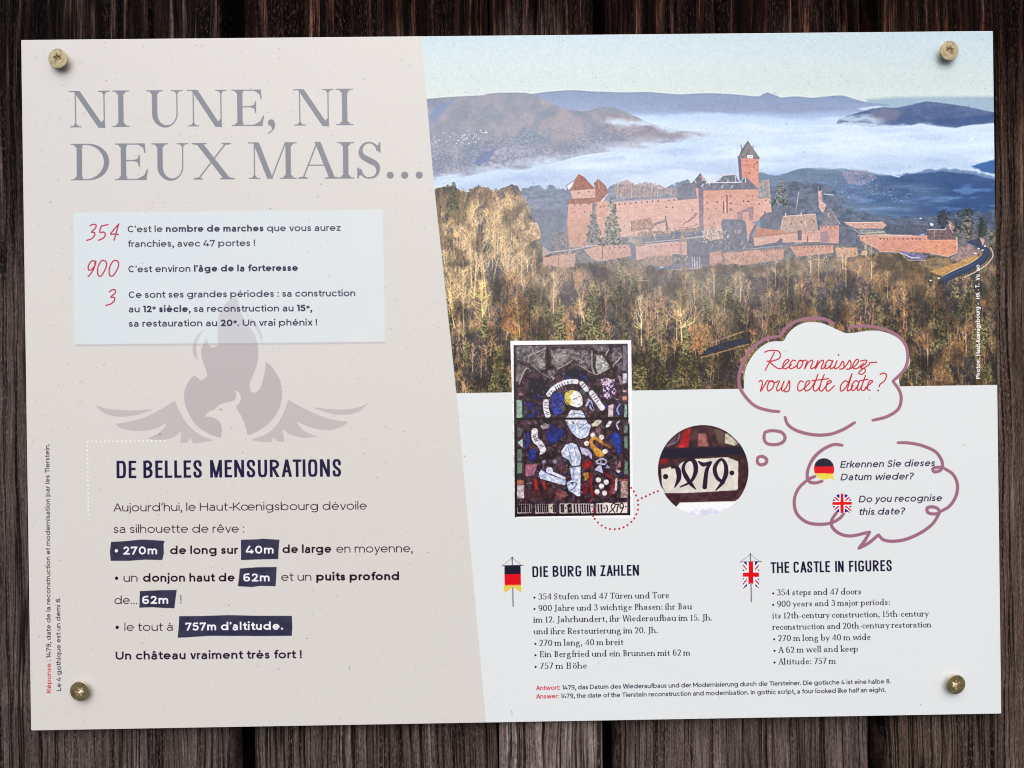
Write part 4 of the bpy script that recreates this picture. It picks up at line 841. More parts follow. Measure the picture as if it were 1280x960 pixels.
    line([(876, 447), (906, 438.5), (936, 430)], 1.6, (176, 134, 96), .8, smooth=True); line([(890, 428), (912, 420), (930, 414)], 2.2, (186, 152, 122), .55, smooth=True, soft=2)
    # conifers in front of the round tower
    leaf_tree(743, 306, 52, 10, (108, 120, 130), (128, 138, 144), 5, True, .7); leaf_tree(766, 310, 60, 14, (128, 138, 122), (168, 172, 144), 6, True, .7)
    leaf_tree(977, 258, 34, 11, (108, 120, 122), (140, 148, 134), 8, True, .8)
    # front ditch wall, left
    z = zoomed(680, 300, 8)
    FR = mixn((190, 140, 122), (214, 166, 144), 2.4, 141)
    poly(z((-6, 175), (140, 148), (320, 132), (310, 270), (200, 280), (0, 240)), FR, .92, 2, jag=1.5); poly(z((400, 90), (560, 60), (868, 44), (880, 158), (700, 190), (560, 214), (470, 180)), FR, .95, 2, jag=1)
    poly(z((918, 62), (1290, 18), (1290, 158), (922, 192)), mixn((202, 154, 138), (216, 168, 152), 4, 142, 1, 2), 1); poly(z((862, 40), (918, 50), (926, 226), (880, 190)), (112, 108, 132), .95)
    poly(z((845, 0), (925, -10), (935, 66), (862, 44)), (186, 150, 142), .9); poly(z((856, -50), (930, -2), (1000, 30), (920, 50), (850, 20)), mixn((150, 136, 128), (172, 156, 142), 2, 143), .9)
    line(z((60, 125), (300, 95), (520, 50)), 1.0, (190, 200, 210), .9); line(z((590, 60), (588, 190)), 1.1, (92, 74, 92), .8); line(z((150, 150), (148, 230)), .8, (110, 84, 96), .8)
    poly(z((-10, 60), (65, 120), (60, 140), (-10, 170)), (176, 160, 152), .9)
    for x in range(660, 860, 50): disc(*z((x, 78 - (x - 660) * .06))[0], .8, (70, 56, 76), .85)
    for x in range(1100, 1270, 45): disc(*z((x, 44))[0], .8, (120, 84, 92), .8)
    poly(z((1020, 160), (1180, 150), (1290, 160), (1290, 260), (960, 250)), mixn((120, 104, 104), (190, 158, 134), 2, 144), .8, 3, jag=2); line(z((1130, 285), (1280, 275)), 3.5, (96, 104, 140), .85); disc(*z((1180, 270))[0], 2.2, (224, 228, 238), .9, 1.4, .9)
    line(z((930, 400), (1050, 408)), 1.1, (214, 160, 130), .7)
    # wall turrets with pointed roofs, drawn last of the castle
    c4 = zoomed(675, 162, 3.908); TW = mixn((196, 146, 132), (214, 166, 150), 3, 181); TR = mixn((130, 116, 104), (158, 140, 122), 1.6, 182)
    poly(c4((515, 562), (682, 549), (684, 602), (515, 622)), TW, 1, 1.2); line(c4((515, 560), (682, 546)), .9, (224, 186, 174), .8)
    for x in range(540, 680, 26): disc(*c4((x, 572 - (x - 540) * .08))[0], .7, (110, 74, 76), .85)
    poly(c4((438, 545), (470, 562), (474, 642), (452, 612)), (104, 98, 118), .9, 1.6)
    poly(c4((469, 566), (513, 563), (514, 630), (472, 637)), TW, 1, 1.2); poly(c4((488, 508), (517, 566), (462, 570)), TR, 1, 1.2)
    poly(c4((682, 548), (718, 545), (718, 611), (685, 614)), TW, 1, 1.2); poly(c4((684, 548), (694, 548), (697, 612), (686, 614)), (160, 118, 116), .7, 2); poly(c4((697, 493), (720, 547), (678, 550)), TR, 1, 1.2)
    poly(c4((722, 556), (830, 560), (830, 664), (790, 660), (722, 612)), mixn((82, 86, 104), (106, 106, 122), 4, 183), .95, 2)
    for x in (745, 757, 769, 781): line(c4((x, 622), (x + 3, 670)), .8, (206, 208, 218), .8)
    poly(c4((520, 622), (640, 612), (660, 650), (600, 670), (500, 650)), mixn((128, 104, 96), (192, 156, 130), 1.6, 184), .8, 3, jag=2)
    # soft grey and paler tones blended over the castle hill
    gm = np.exp(-(((X - 860) / 230) ** 2 + ((Y - 345) / 60) ** 2)) * .30 * (.7 + .6 * fbm(X, Y, 30, 3, 155))
    ART[Wd] += (col((150, 144, 144)) - ART[Wd]) * gm[..., None]
    pale_mix = np.exp(-(((X - 760) / 210) ** 2 + ((Y - 285) / 78) ** 2)) * .27 + np.exp(-(((X - 930) / 190) ** 2 + ((Y - 300) / 62) ** 2)) * .10
    pale_mix = pale_mix * (.8 + .4 * fbm(X, Y, 40, 3, 151)) * np.clip((Y - 200) / 40, 0, 1)
    ART[Wd] += (col((206, 200, 204)) - ART[Wd]) * pale_mix[..., None]
    P_ = ART[Wd]                                          # slight softness, as an enlarged aerial photograph prints
    def soften(a, n):
        for _ in range(n):
            for ax in (0, 1): a = (np.roll(a, 1, ax) + np.roll(a, -1, ax) + 2 * a) / 4
        return a
    P_ = soften(P_, 1); P_ = P_ + .75 * (P_ - soften(P_, 6))
    g_ = P_.mean(-1, keepdims=True); P_ = g_ + (P_ - g_) * .86
    P_ = P_ + ((fbm(X, Y, .9, 2, 152) - .5) * .045 + (fbm(X, Y, 2.2, 2, 153) - .5) * .04)[..., None]
    ART[Wd] = P_
    ART[Wd] = keep * (1 - mask[..., None]) + ART[Wd] * mask[..., None]
# ---------------------------------------------------------------- print artwork: stained glass picture and its enlarged detail
def stained_glass():
    poly([(638, 426), (789, 425), (791, 647), (644, 647.5)], (226, 228, 228), 1, 1)
    poly([(638.3, 426.5), (789, 425.2), (790, 490), (641, 491)], (232, 233, 232), 1, 1)
    z = zoomed(635, 420, 8); z2 = zoomed(635, 530, 8)
    W_ = [z((58, 92))[0], z((1198, 75))[0], (785.5, 535), z2((1217, 908))[0], z2((76, 926))[0], (643, 535)]
    DK = mixn((52, 36, 52), (100, 72, 86), 4, 201, 1, 1, 2.0)
    poly(W_, DK, 1, 1.2)
    GR = mixn((104, 98, 104), (166, 160, 156), 2, 202, 1, 1, 2.2); GL = mixn((140, 138, 138), (196, 194, 186), 2, 203, 1, 1, 1.8)
    for p in (((80, 100), (380, 95), (380, 170), (230, 190), (215, 270), (90, 240)), ((220, 190), (370, 140), (375, 330), (300, 350), (230, 290)), ((430, 140), (640, 120), (640, 240), (490, 330), (435, 280)), ((650, 140), (720, 150), (720, 230), (680, 250), (650, 230)),
              ((740, 140), (820, 150), (820, 320), (790, 340), (705, 290)), ((840, 95), (1010, 105), (1000, 170), (900, 150)), ((1050, 120), (1130, 110), (1140, 200), (1060, 290), (1040, 230)), ((90, 270), (190, 310), (120, 450), (80, 460)), ((1080, 280), (1140, 250), (1150, 340), (1110, 340))):
        poly(z(*p), GR, .85, 2, jag=.5, tex=.35)
    poly(z((885, 195), (940, 190), (1012, 290), (985, 350), (900, 378), (875, 300)), GL, 1, 1.5); poly(z((300, 240), (360, 200), (372, 300), (320, 330)), GL, .6, 2); poly(z((440, 190), (560, 150), (600, 220), (500, 300)), GL, .5, 3)
    for p in (((215, 190), (220, 270), (330, 370), (420, 420)), ((370, 130), (220, 195)), ((500, 330), (640, 245), (650, 140)), ((700, 290), (860, 380), (920, 370), (1010, 320)), ((1010, 130), (980, 190)), ((640, 160), (720, 190)), ((1140, 200), (1050, 300)), ((110, 480), (180, 330), (230, 350))):
        line(z(*p), 1.7, (176, 172, 160), .85, smooth=len(p) > 2); line([(a + .8, b + .9) for a, b in z(*p)], .7, (38, 26, 40), .8, smooth=len(p) > 2)
    line(z((838, 150), (840, 300), (862, 370)), 2.6, (158, 152, 156), .9, smooth=True); line(z((800, 160), (800, 330)), 1.6, (120, 92, 98), .7)
    for i in range(150): disc(*z((110 + rng.random() * 1000, 120 + rng.random() * 200))[0], .5 + rng.random() * .5, [(60, 54, 62), (160, 158, 150)][i % 2], .5)
    line(z((400, 110), (405, 290)), 3.2, (58, 32, 42), .8); line(z((390, 110), (1000, 90)), 1.2, (120, 110, 122), .6)
    poly(z((1150, 95), (1188, 95), (1186, 340), (1150, 350)), (128, 122, 146), .9); poly(z((1145, 372), (1190, 370), (1186, 470), (1150, 475)), (188, 186, 206), .95, 1.5)
    poly(z((1095, 390), (1130, 400), (1150, 480), (1125, 490)), (170, 150, 150), .8); 
    # blue glass
    for p in (((440, 590), (520, 555), (560, 610), (540, 760), (480, 800), (430, 720)),): poly(z(*p), mixn((44, 58, 150), (76, 88, 190), 2.4, 204), 1, 1.5, jag=1)
    for p in (((240, 600), (330, 560), (350, 620), (290, 640)), ((180, 790), (300, 740), (320, 780), (230, 820), (170, 820)), ((170, 670), (260, 660), (280, 720), (200, 740)), ((690, 360), (780, 370), (770, 430), (700, 440)), ((1090, 680), (1120, 660), (1140, 790), (1075, 790)), ((400, 860), (500, 920), (480, 960), (380, 960))): poly(z(*p), mixn((28, 34, 100), (52, 62, 150), 3, 205), .85, 2.5, jag=1.2)
    poly(z((215, 420), (380, 430), (420, 500), (350, 600), (210, 600)), (24, 22, 62), .85, 5, jag=2); poly(z((500, 370), (680, 320), (790, 380), (700, 420), (560, 430)), (34, 32, 64), .85, 4, jag=1.5)
    for i in range(46):          # small panes of the background, each in its leading
        a_, b_ = rng.uniform(648, 782), rng.uniform(470, 618); s_ = rng.uniform(2.5, 6)
        pp = [(a_ + s_ * math.cos(t) * rng.uniform(.6, 1.1), b_ + s_ * math.sin(t) * rng.uniform(.6, 1.1)) for t in np.arange(0, 6.2, 1.25)]
        poly(pp, [(112, 82, 104), (66, 70, 146), (140, 104, 104), (96, 108, 120), (150, 116, 124), (54, 60, 138)][i % 6], .75, 1.6, jag=.4); line(pp + pp[:1], .6, (30, 20, 34), .7)
    sl = window(644, 434, 786, 630); bef = ART[sl].copy()
    for i in range(520):         # painted tracery and drapery marks on the dark glass
        a_, b_ = rng.uniform(646, 784), rng.uniform(436, 626); t = rng.uniform(0, 6.28); L_ = rng.uniform(1, 3.6)
        line([(a_, b_), (a_ + L_ * math.cos(t) * .6 + 1, b_ + L_ * .5), (a_ + L_ * math.cos(t), b_ + L_ * math.sin(t))], rng.uniform(.5, 1.1), [(150, 126, 138), (92, 96, 160), (176, 150, 140), (60, 40, 56), (190, 180, 190), (110, 60, 66), (120, 132, 124), (40, 28, 40)][i % 8], .6)
    keep_ = np.clip((bef.mean(-1) - .36) * 8, 0, 1)[..., None]; ART[sl] = ART[sl] * (1 - keep_) + bef * keep_
    # scroll
    WH = (214, 212, 218)
    sc = lambda pts, w: line(z(*pts), w, WH, 1, rounded=False, smooth=True)
    sc([(400, 590), (450, 530), (540, 475), (620, 455), (690, 455)], 6.2); sc([(735, 470), (760, 500), (790, 540)], 6); sc([(830, 560), (880, 630), (920, 690), (945, 720)], 7); sc([(380, 650), (378, 720), (400, 800)], 7)
    for i, (x, y, a) in enumerate([(420, 580, 40), (440, 560, 40), (480, 525, 30), (500, 512, 28), (520, 500, 25), (545, 490, 20), (570, 480, 15), (600, 470, 8), (640, 462, 0), (748, 485, -50), (764, 505, -50), (848, 585, -55), (862, 605, -55), (880, 628, -55), (895, 650, -55), (380, 668, 88), (380, 690, 86), (384, 720, 80), (392, 760, 75), (396, 780, 75)]):
        (a0, b0), = z((x, y)); t = math.radians(a + 90); line([(a0 - 2 * math.cos(t), b0 + 2 * math.sin(t)), (a0 + 2 * math.cos(t), b0 - 2 * math.sin(t))], .9, (40, 32, 44), .85)
    # head and gown
    poly(cat(z((560, 620), (570, 570), (620, 540), (690, 545), (730, 580), (748, 640), (745, 690), (700, 715), (650, 705), (600, 680)), 4), (220, 216, 208), 1, 1.3)
    poly(cat(z((560, 640), (565, 580), (610, 545), (680, 545), (640, 570), (625, 620), (632, 680), (600, 690), (575, 670)), 4), mixn((196, 178, 88), (226, 210, 120), 2, 206), 1, 1.2)
    line(cat(z((560, 620), (570, 570), (620, 540), (690, 545), (730, 580), (748, 640), (745, 690), (700, 715), (650, 705), (600, 680), (560, 620)), 4), .8, (34, 22, 34), .8)
    poly(cat(z((655, 560), (700, 556), (730, 590), (744, 650), (736, 690), (700, 708), (660, 690), (640, 640)), 4), (228, 224, 216), .9, 2)
    line(z((655, 632), (690, 618)), .9, (70, 62, 80), .9); line(z((708, 606), (722, 602)), .8, (70, 62, 80), .9); line(z((730, 625), (742, 650), (728, 655)), .6, (130, 110, 110), .8); line(z((695, 685), (726, 680)), .7, (150, 96, 96), .8)
    GW = mixn((186, 190, 206), (218, 220, 230), 3.5, 207)
    poly(cat(z((590, 800), (625, 735), (700, 740), (730, 735), (765, 780), (780, 830), (810, 880), (820, 930), (800, 1000), (730, 1030), (670, 1000), (620, 930), (570, 850)), 3), GW, 1, 1.3)
    line(cat(z((590, 800), (625, 735), (700, 740), (730, 735), (765, 780), (780, 830), (810, 880), (820, 930), (800, 1000), (730, 1030), (670, 1000), (620, 930), (570, 850)), 3), 1.1, (34, 22, 40), .85)
    line(z((620, 720), (660, 728), (720, 725)), 1.6, (60, 44, 70), .9); line(z((650, 850), (690, 930), (700, 960)), 1.0, (50, 46, 74), .9); line(z((585, 850), (640, 940), (690, 990)), 1.0, (80, 80, 110), .8)
    poly(z((700, 900), (712, 905), (716, 958), (700, 940)), (70, 60, 90), .8, 1.5)
    line(z((600, 790), (680, 770), (760, 790)), .9, (90, 90, 120), .7); line(z((640, 860), (700, 930), (715, 950), (800, 880)), .8, (60, 56, 84), .85); line(z((610, 880), (650, 960)), .5, (110, 110, 140), .7); line(z((700, 850), (720, 880)), .5, (110, 110, 140), .7)
    poly(z((455, 700), (440, 640), (480, 600), (540, 560), (545, 610), (520, 720)), (58, 70, 170), .0)
    # hands, shields, shapes at the right
    for p, c in ((((830, 880), (900, 830), (940, 850), (900, 900), (840, 905)), (206, 196, 180)), (((975, 900), (1010, 845), (1045, 850), (1010, 905), (985, 915)), (222, 220, 218)), (((1005, 690), (1055, 680), (1050, 805), (1000, 805)), (208, 186, 196)), (((770, 700), (800, 620), (835, 640), (865, 740), (840, 752), (800, 700)), (176, 176, 214)),
                 (((1140, 600), (1190, 595), (1185, 640), (1150, 640)), (206, 150, 130)), (((1145, 540), (1185, 535), (1185, 560), (1148, 560)), (212, 176, 176)), (((1165, 680), (1190, 680), (1188, 810), (1160, 810)), (140, 170, 156))): poly(z(*p), c, .95, 1.3, jag=.3)
    line(z((790, 740), (820, 660), (850, 730)), 1.6, (30, 24, 50), .9); line(z((1120, 680), (1090, 730), (1110, 780)), 1.8, (176, 176, 216), .85, smooth=True); line(z((1115, 850), (1085, 880), (1105, 930)), 2.0, (186, 186, 224), .9, smooth=True)
    poly(z((910, 440), (990, 410), (1060, 440), (1075, 560), (1010, 640), (930, 600), (950, 520)), mixn((70, 52, 100), (226, 200, 214), 2.2, 208, 1, 1, 4), .95, 1.5, jag=2)
    poly(z((400, 350), (450, 330), (480, 370), (440, 420), (400, 400)), mixn((90, 70, 82), (190, 180, 190), 2, 209), .85, 2, jag=1); poly(z((440, 410), (470, 415), (450, 450)), (206, 206, 216), .8)
    poly(z((320, 900), (360, 870), (410, 880), (400, 930), (350, 940)), mixn((110, 96, 100), (196, 182, 180), 2, 210), .9, 1.5, jag=1)
    # left columns
    poly(z((85, 640), (140, 640), (142, 820), (82, 822)), (150, 178, 160), .95, 2, jag=.5); poly(z2((90, 40), (140, 40), (130, 120), (95, 130)), (96, 112, 104), .9, 2); poly(z2((92, 185), (145, 145), (145, 235)), (176, 206, 192), .95)
    poly(z2((90, 250), (138, 250), (138, 370), (92, 370)), (112, 134, 120), .9, 2); poly(z2((88, 385), (140, 385), (140, 495), (90, 495)), (120, 146, 128), .9, 2); poly(z2((78, 560), (158, 560), (158, 600), (78, 612)), (176, 112, 84), .9); poly(z2((80, 612), (160, 606), (158, 740), (80, 745)), mixn((160, 150, 152), (222, 214, 210), 2, 211), .95)
    for y0, y1 in ((120, 240), (370, 500), (10, 90)): poly(z2((1165, y0), (1195, y0), (1195, y1), (1160, y1)), (118, 148, 132), .9, 2)
    poly(z2((1120, 570), (1195, 565), (1195, 735), (1125, 735)), mixn((150, 120, 112), (212, 190, 176), 2, 212), .9); line(z2((1115, 560), (1195, 555)), 1.4, (206, 100, 90), .9)
    poly(z((105, 570), (150, 570), (150, 595), (105, 598)), (166, 130, 126), .8, 2); poly(z((105, 510), (150, 508), (150, 525), (108, 528)), (120, 84, 84), .7, 2)
    line(z((150, 640), (150, 820)), 1.4, (52, 34, 52), .9); line(z2((152, 0), (155, 560)), 1.0, (92, 64, 78), .8); line(z2((1145, 0), (1150, 540)), 1.2, (60, 40, 56), .9)
    # horizontal bar
    line(z((65, 828), (1205, 822)), 2.6, (22, 12, 34), 1, rounded=False)
    # lower half
    for p in (((380, 100), (470, 60), (560, 40), (560, 110), (480, 180), (400, 210)), ((165, 90), (210, 90), (215, 200), (175, 260)), ((200, 260), (280, 240), (285, 320), (240, 380), (200, 350)), ((1000, 110), (1080, 80), (1130, 120), (1130, 280), (1100, 300), (1060, 200))):
        poly(z2(*p), mixn((34, 40, 110), (50, 72, 180), 3, 213), .9, 3, jag=1.5)
    poly(z2((1040, 110), (1110, 90), (1125, 230), (1100, 280)), (40, 84, 196), .7, 4)
    for x, y in ((480, 80), (510, 70), (535, 62), (500, 100), (530, 95)): disc(*z2((x, y))[0], .9, (66, 74, 140), .8)
    line(z2((265, 60), (270, 150), (320, 200), (350, 260)), 8, (206, 204, 210), 1, rounded=False, smooth=True); poly(z2((310, 310), (330, 240), (382, 262), (360, 290)), (206, 204, 210), .95)
    for x, y in ((262, 110), (262, 128), (275, 150), (283, 168), (325, 215), (345, 225)): line(z2((x - 12, y + 3), (x + 14, y - 6)), .9, (50, 40, 56), .85)
    GW2 = mixn((166, 174, 200), (210, 214, 230), 3.5, 214)
    poly(cat(z2((590, 0), (810, 0), (815, 60), (780, 110), (700, 130), (640, 90)), 3), GW2, 1, 1.2); line(z2((690, 10), (715, 40), (800, -20)), .7, (60, 56, 84), .85)
    poly(z2((525, 270), (570, 200), (640, 178), (690, 200), (735, 320), (725, 410), (640, 430), (600, 360), (545, 330)), GW2, 1, 1.3, jag=.3)
    poly(z2((610, 420), (725, 420), (720, 720), (690, 720), (600, 660), (582, 580), (640, 560), (625, 500)), GW2, 1, 1.3); line(z2((615, 430), (728, 415)), 1.2, (24, 16, 36), .95); line(z2((655, 440), (650, 560)), 2.4, (120, 124, 160), .6, soft=2)
    line(z2((525, 270), (570, 200), (640, 178), (690, 200), (735, 320), (725, 410)), 1.2, (34, 22, 40), .85); line(z2((545, 330), (600, 360), (640, 430)), 1.0, (34, 22, 40), .8); line(z2((600, 230), (620, 330), (640, 400)), .8, (90, 92, 124), .8); line(z2((660, 220), (680, 320)), .8, (90, 92, 124), .8)
    poly(z2((305, 490), (330, 455), (400, 500), (590, 570), (570, 610), (480, 590), (320, 545)), GW2, 1, 1.3); line(z2((400, 470), (560, 540)), 3.6, (196, 202, 228), 1); disc(*z2((412, 462))[0], 4.2, (206, 210, 232), 1)
    line(z2((590, 560), (570, 620)), 1.2, (24, 16, 36), .9); line(z2((640, 580), (690, 590), (660, 640), (620, 660)), .8, (50, 46, 74), .85); poly(z2((615, 580), (655, 580), (640, 606)), (40, 32, 54), .85)
    for x, y in ((355, 380), (465, 375)):
        for a in range(0, 180, 36): t = math.radians(a); (a0, b0), = z2((x, y)); line([(a0 - 3 * math.cos(t), b0 - 3 * math.sin(t)), (a0 + 3 * math.cos(t), b0 + 3 * math.sin(t))], .7, (170, 174, 200), .8)
    line(z2((355, 390), (345, 470)), .8, (150, 150, 180), .8)
    poly(z2((170, 405), (290, 400), (260, 510), (175, 525)), mixn((150, 92, 118), (196, 126, 148), 1.6, 215), .95, 1.5); poly(z2((500, 420), (580, 410), (590, 480), (520, 500)), mixn((90, 54, 66), (150, 100, 108), 1.6, 216), .85, 2)
    line(z2((270, 560), (280, 640), (300, 690)), 4.2, (196, 44, 44), .9, smooth=True); line(z2((355, 580), (370, 640)), 3.4, (196, 40, 44), .9); poly(z2((480, 640), (590, 680), (570, 740), (470, 745)), mixn((112, 60, 62), (176, 110, 104), 2, 217), .85, 2); poly(z2((170, 650), (460, 660), (450, 740), (170, 740)), mixn((60, 36, 48), (110, 66, 74), 3, 218, 2, .5), .8, 2)
    poly(z2((715, 225), (800, 250), (840, 300), (835, 350), (790, 300), (740, 305)), (186, 182, 212), .95); disc(*z2((785, 300))[0], 1.8, (216, 210, 224), 1)
    line(z2((940, 300), (900, 290), (835, 200), (840, 150), (880, 140), (930, 175), (950, 200)), [6, 8, 4.4, 4, 4, 4, 2.5], (206, 146, 62), 1, smooth=True); poly(cat(z2((850, 240), (900, 240), (945, 280), (930, 310), (870, 300)), 4), (212, 158, 66), 1); line(z2((940, 190), (1000, 220), (1025, 240)), 1.8, (196, 110, 50), .9)
    for x, y in ((848, 108), (935, 130), (785, 192), (968, 272), (900, 556), (980, 578), (932, 618), (888, 675), (962, 688)):
        disc(*z2((x, y))[0], 3.3, (216, 204, 198), 1, 1.3); disc(z2((x, y))[0][0] - .8, z2((x, y))[0][1] - .8, 1.5, (242, 236, 230), .8, 2)
    line(z2((880, 375), (930, 345), (980, 365), (960, 400), (890, 390)), 2.0, (196, 196, 216), .95, smooth=True); line(z2((930, 350), (925, 395)), 1.2, (196, 196, 216), .9); poly(z2((905, 410), (930, 410), (950, 490), (860, 455)), (186, 188, 214), .95); poly(z2((990, 405), (1025, 440), (970, 440)), (176, 172, 190), .9)
    poly(z2((745, 380), (830, 360), (850, 400), (790, 450), (740, 440)), mixn((150, 24, 40), (206, 50, 56), 2, 219), .9, 2, jag=1); poly(z2((745, 490), (800, 480), (810, 530), (770, 570)), (196, 148, 66), .9, 1.5, jag=1); poly(z2((745, 590), (790, 610), (790, 690), (745, 700)), (150, 32, 56), .85, 2)
    line(z2((830, 500), (825, 600), (845, 720)), 3.4, (170, 34, 44), .9, smooth=True); line(z2((980, 500), (1050, 560), (1020, 700)), 3.2, (166, 40, 56), .85, smooth=True); poly(z2((1085, 430), (1120, 360), (1130, 430)), (196, 120, 140), .9); poly(z2((1070, 460), (1110, 455), (1125, 475), (1100, 490)), (216, 196, 190), .95); line(z2((1082, 550), (1075, 655)), 3, (216, 206, 206), .95)
    line(z2((1010, 300), (1070, 330), (1020, 370), (1060, 400)), .8, (120, 120, 110), .7, smooth=True); line(z2((800, 120), (860, 60), (900, 40)), 1.4, (120, 84, 92), .6)
    # inscription strip (gothic strokes)
    for x0, x1, c in ((90, 235, (190, 180, 178)), (270, 480, (196, 186, 180)), (510, 715, (196, 188, 184)), (725, 850, (206, 198, 196)), (880, 1000, (206, 196, 192)), (980, 1190, (222, 212, 206))):
        poly(z2((x0, 800 - (x0 > 500) * 10), (x1, 795 - (x1 > 900) * 14), (x1, 888), (x0, 895)), c, .96, 1.4, jag=.4)
    gx = [(100, 1), (118, 2), (140, 1), (158, 1), (180, 1), (198, 1), (222, 1), (285, 1), (310, 1), (330, 1), (352, 1), (372, 1), (392, 1), (452, 1), (470, 1), (530, 1), (548, 1), (600, 2), (625, 1), (660, 1), (690, 1), (740, 1), (765, 1), (790, 1), (812, 1), (900, 1), (930, 1)]
    for x, k in gx:
        line(z2((x, 806), (x + 3, 878)), 1.9 * (1 + .3 * (k - 1)), (34, 22, 36), .92, rounded=False); line(z2((x - 7, 812), (x + 6, 800)), .9, (34, 22, 36), .9); line(z2((x - 2, 872), (x + 11, 882)), .9, (34, 22, 36), .9)
    for x in (430, 572, 960): disc(*z2((x, 838))[0], 1.0, (34, 22, 36), .95)
    line(z2((590, 815), (620, 805), (600, 850), (625, 872), (595, 880)), 1.5, (34, 22, 36), .9, smooth=True)
    line(z2((985, 810), (992, 850), (980, 880)), 1.4, (34, 20, 40), .95, smooth=True); line(z2((1008, 880), (1055, 840), (1068, 800), (1050, 790), (1028, 820), (1042, 850), (1062, 880)), 1.2, (34, 20, 40), .95, smooth=True)
    line(z2((1075, 800), (1102, 800), (1090, 840), (1086, 875)), 1.4, (34, 20, 40), .95); line(z2((1145, 830), (1122, 838), (1118, 800), (1142, 790), (1150, 830), (1125, 882)), 1.3, (34, 20, 40), .95, smooth=True); disc(*z2((1175, 823))[0], .9, (34, 20, 40), 1)
    line(z2((76, 910), (1216, 896)), 2.2, (28, 12, 30), 1, rounded=False); line(z2((82, 0), (82, 915)), 1.4, (30, 16, 34), .95); line(z2((1208, 0), (1212, 905)), 1.6, (30, 16, 34), .95)
    line([(643, 433), (644, 646)], 1.6, (30, 16, 34), .9)
    sl = window(643, 433, 785, 628); m = fbm(GX[sl], GY[sl], 2.2, 4, 241); mm = np.abs(fbm(GX[sl], GY[sl], 5, 3, 242) - .5)
    lu = ART[sl].mean(-1); dk_ = np.clip((.5 - lu) * 6, 0, 1)
    ART[sl] *= (np.clip(.86 + .55 * (m - .3), .75, 1.1) * (1 - .4 * np.exp(-(mm / .02) ** 2) * dk_))[..., None]
    g_ = ART[sl].mean(-1, keepdims=True); ART[sl] = g_ + (ART[sl] - g_) * .84

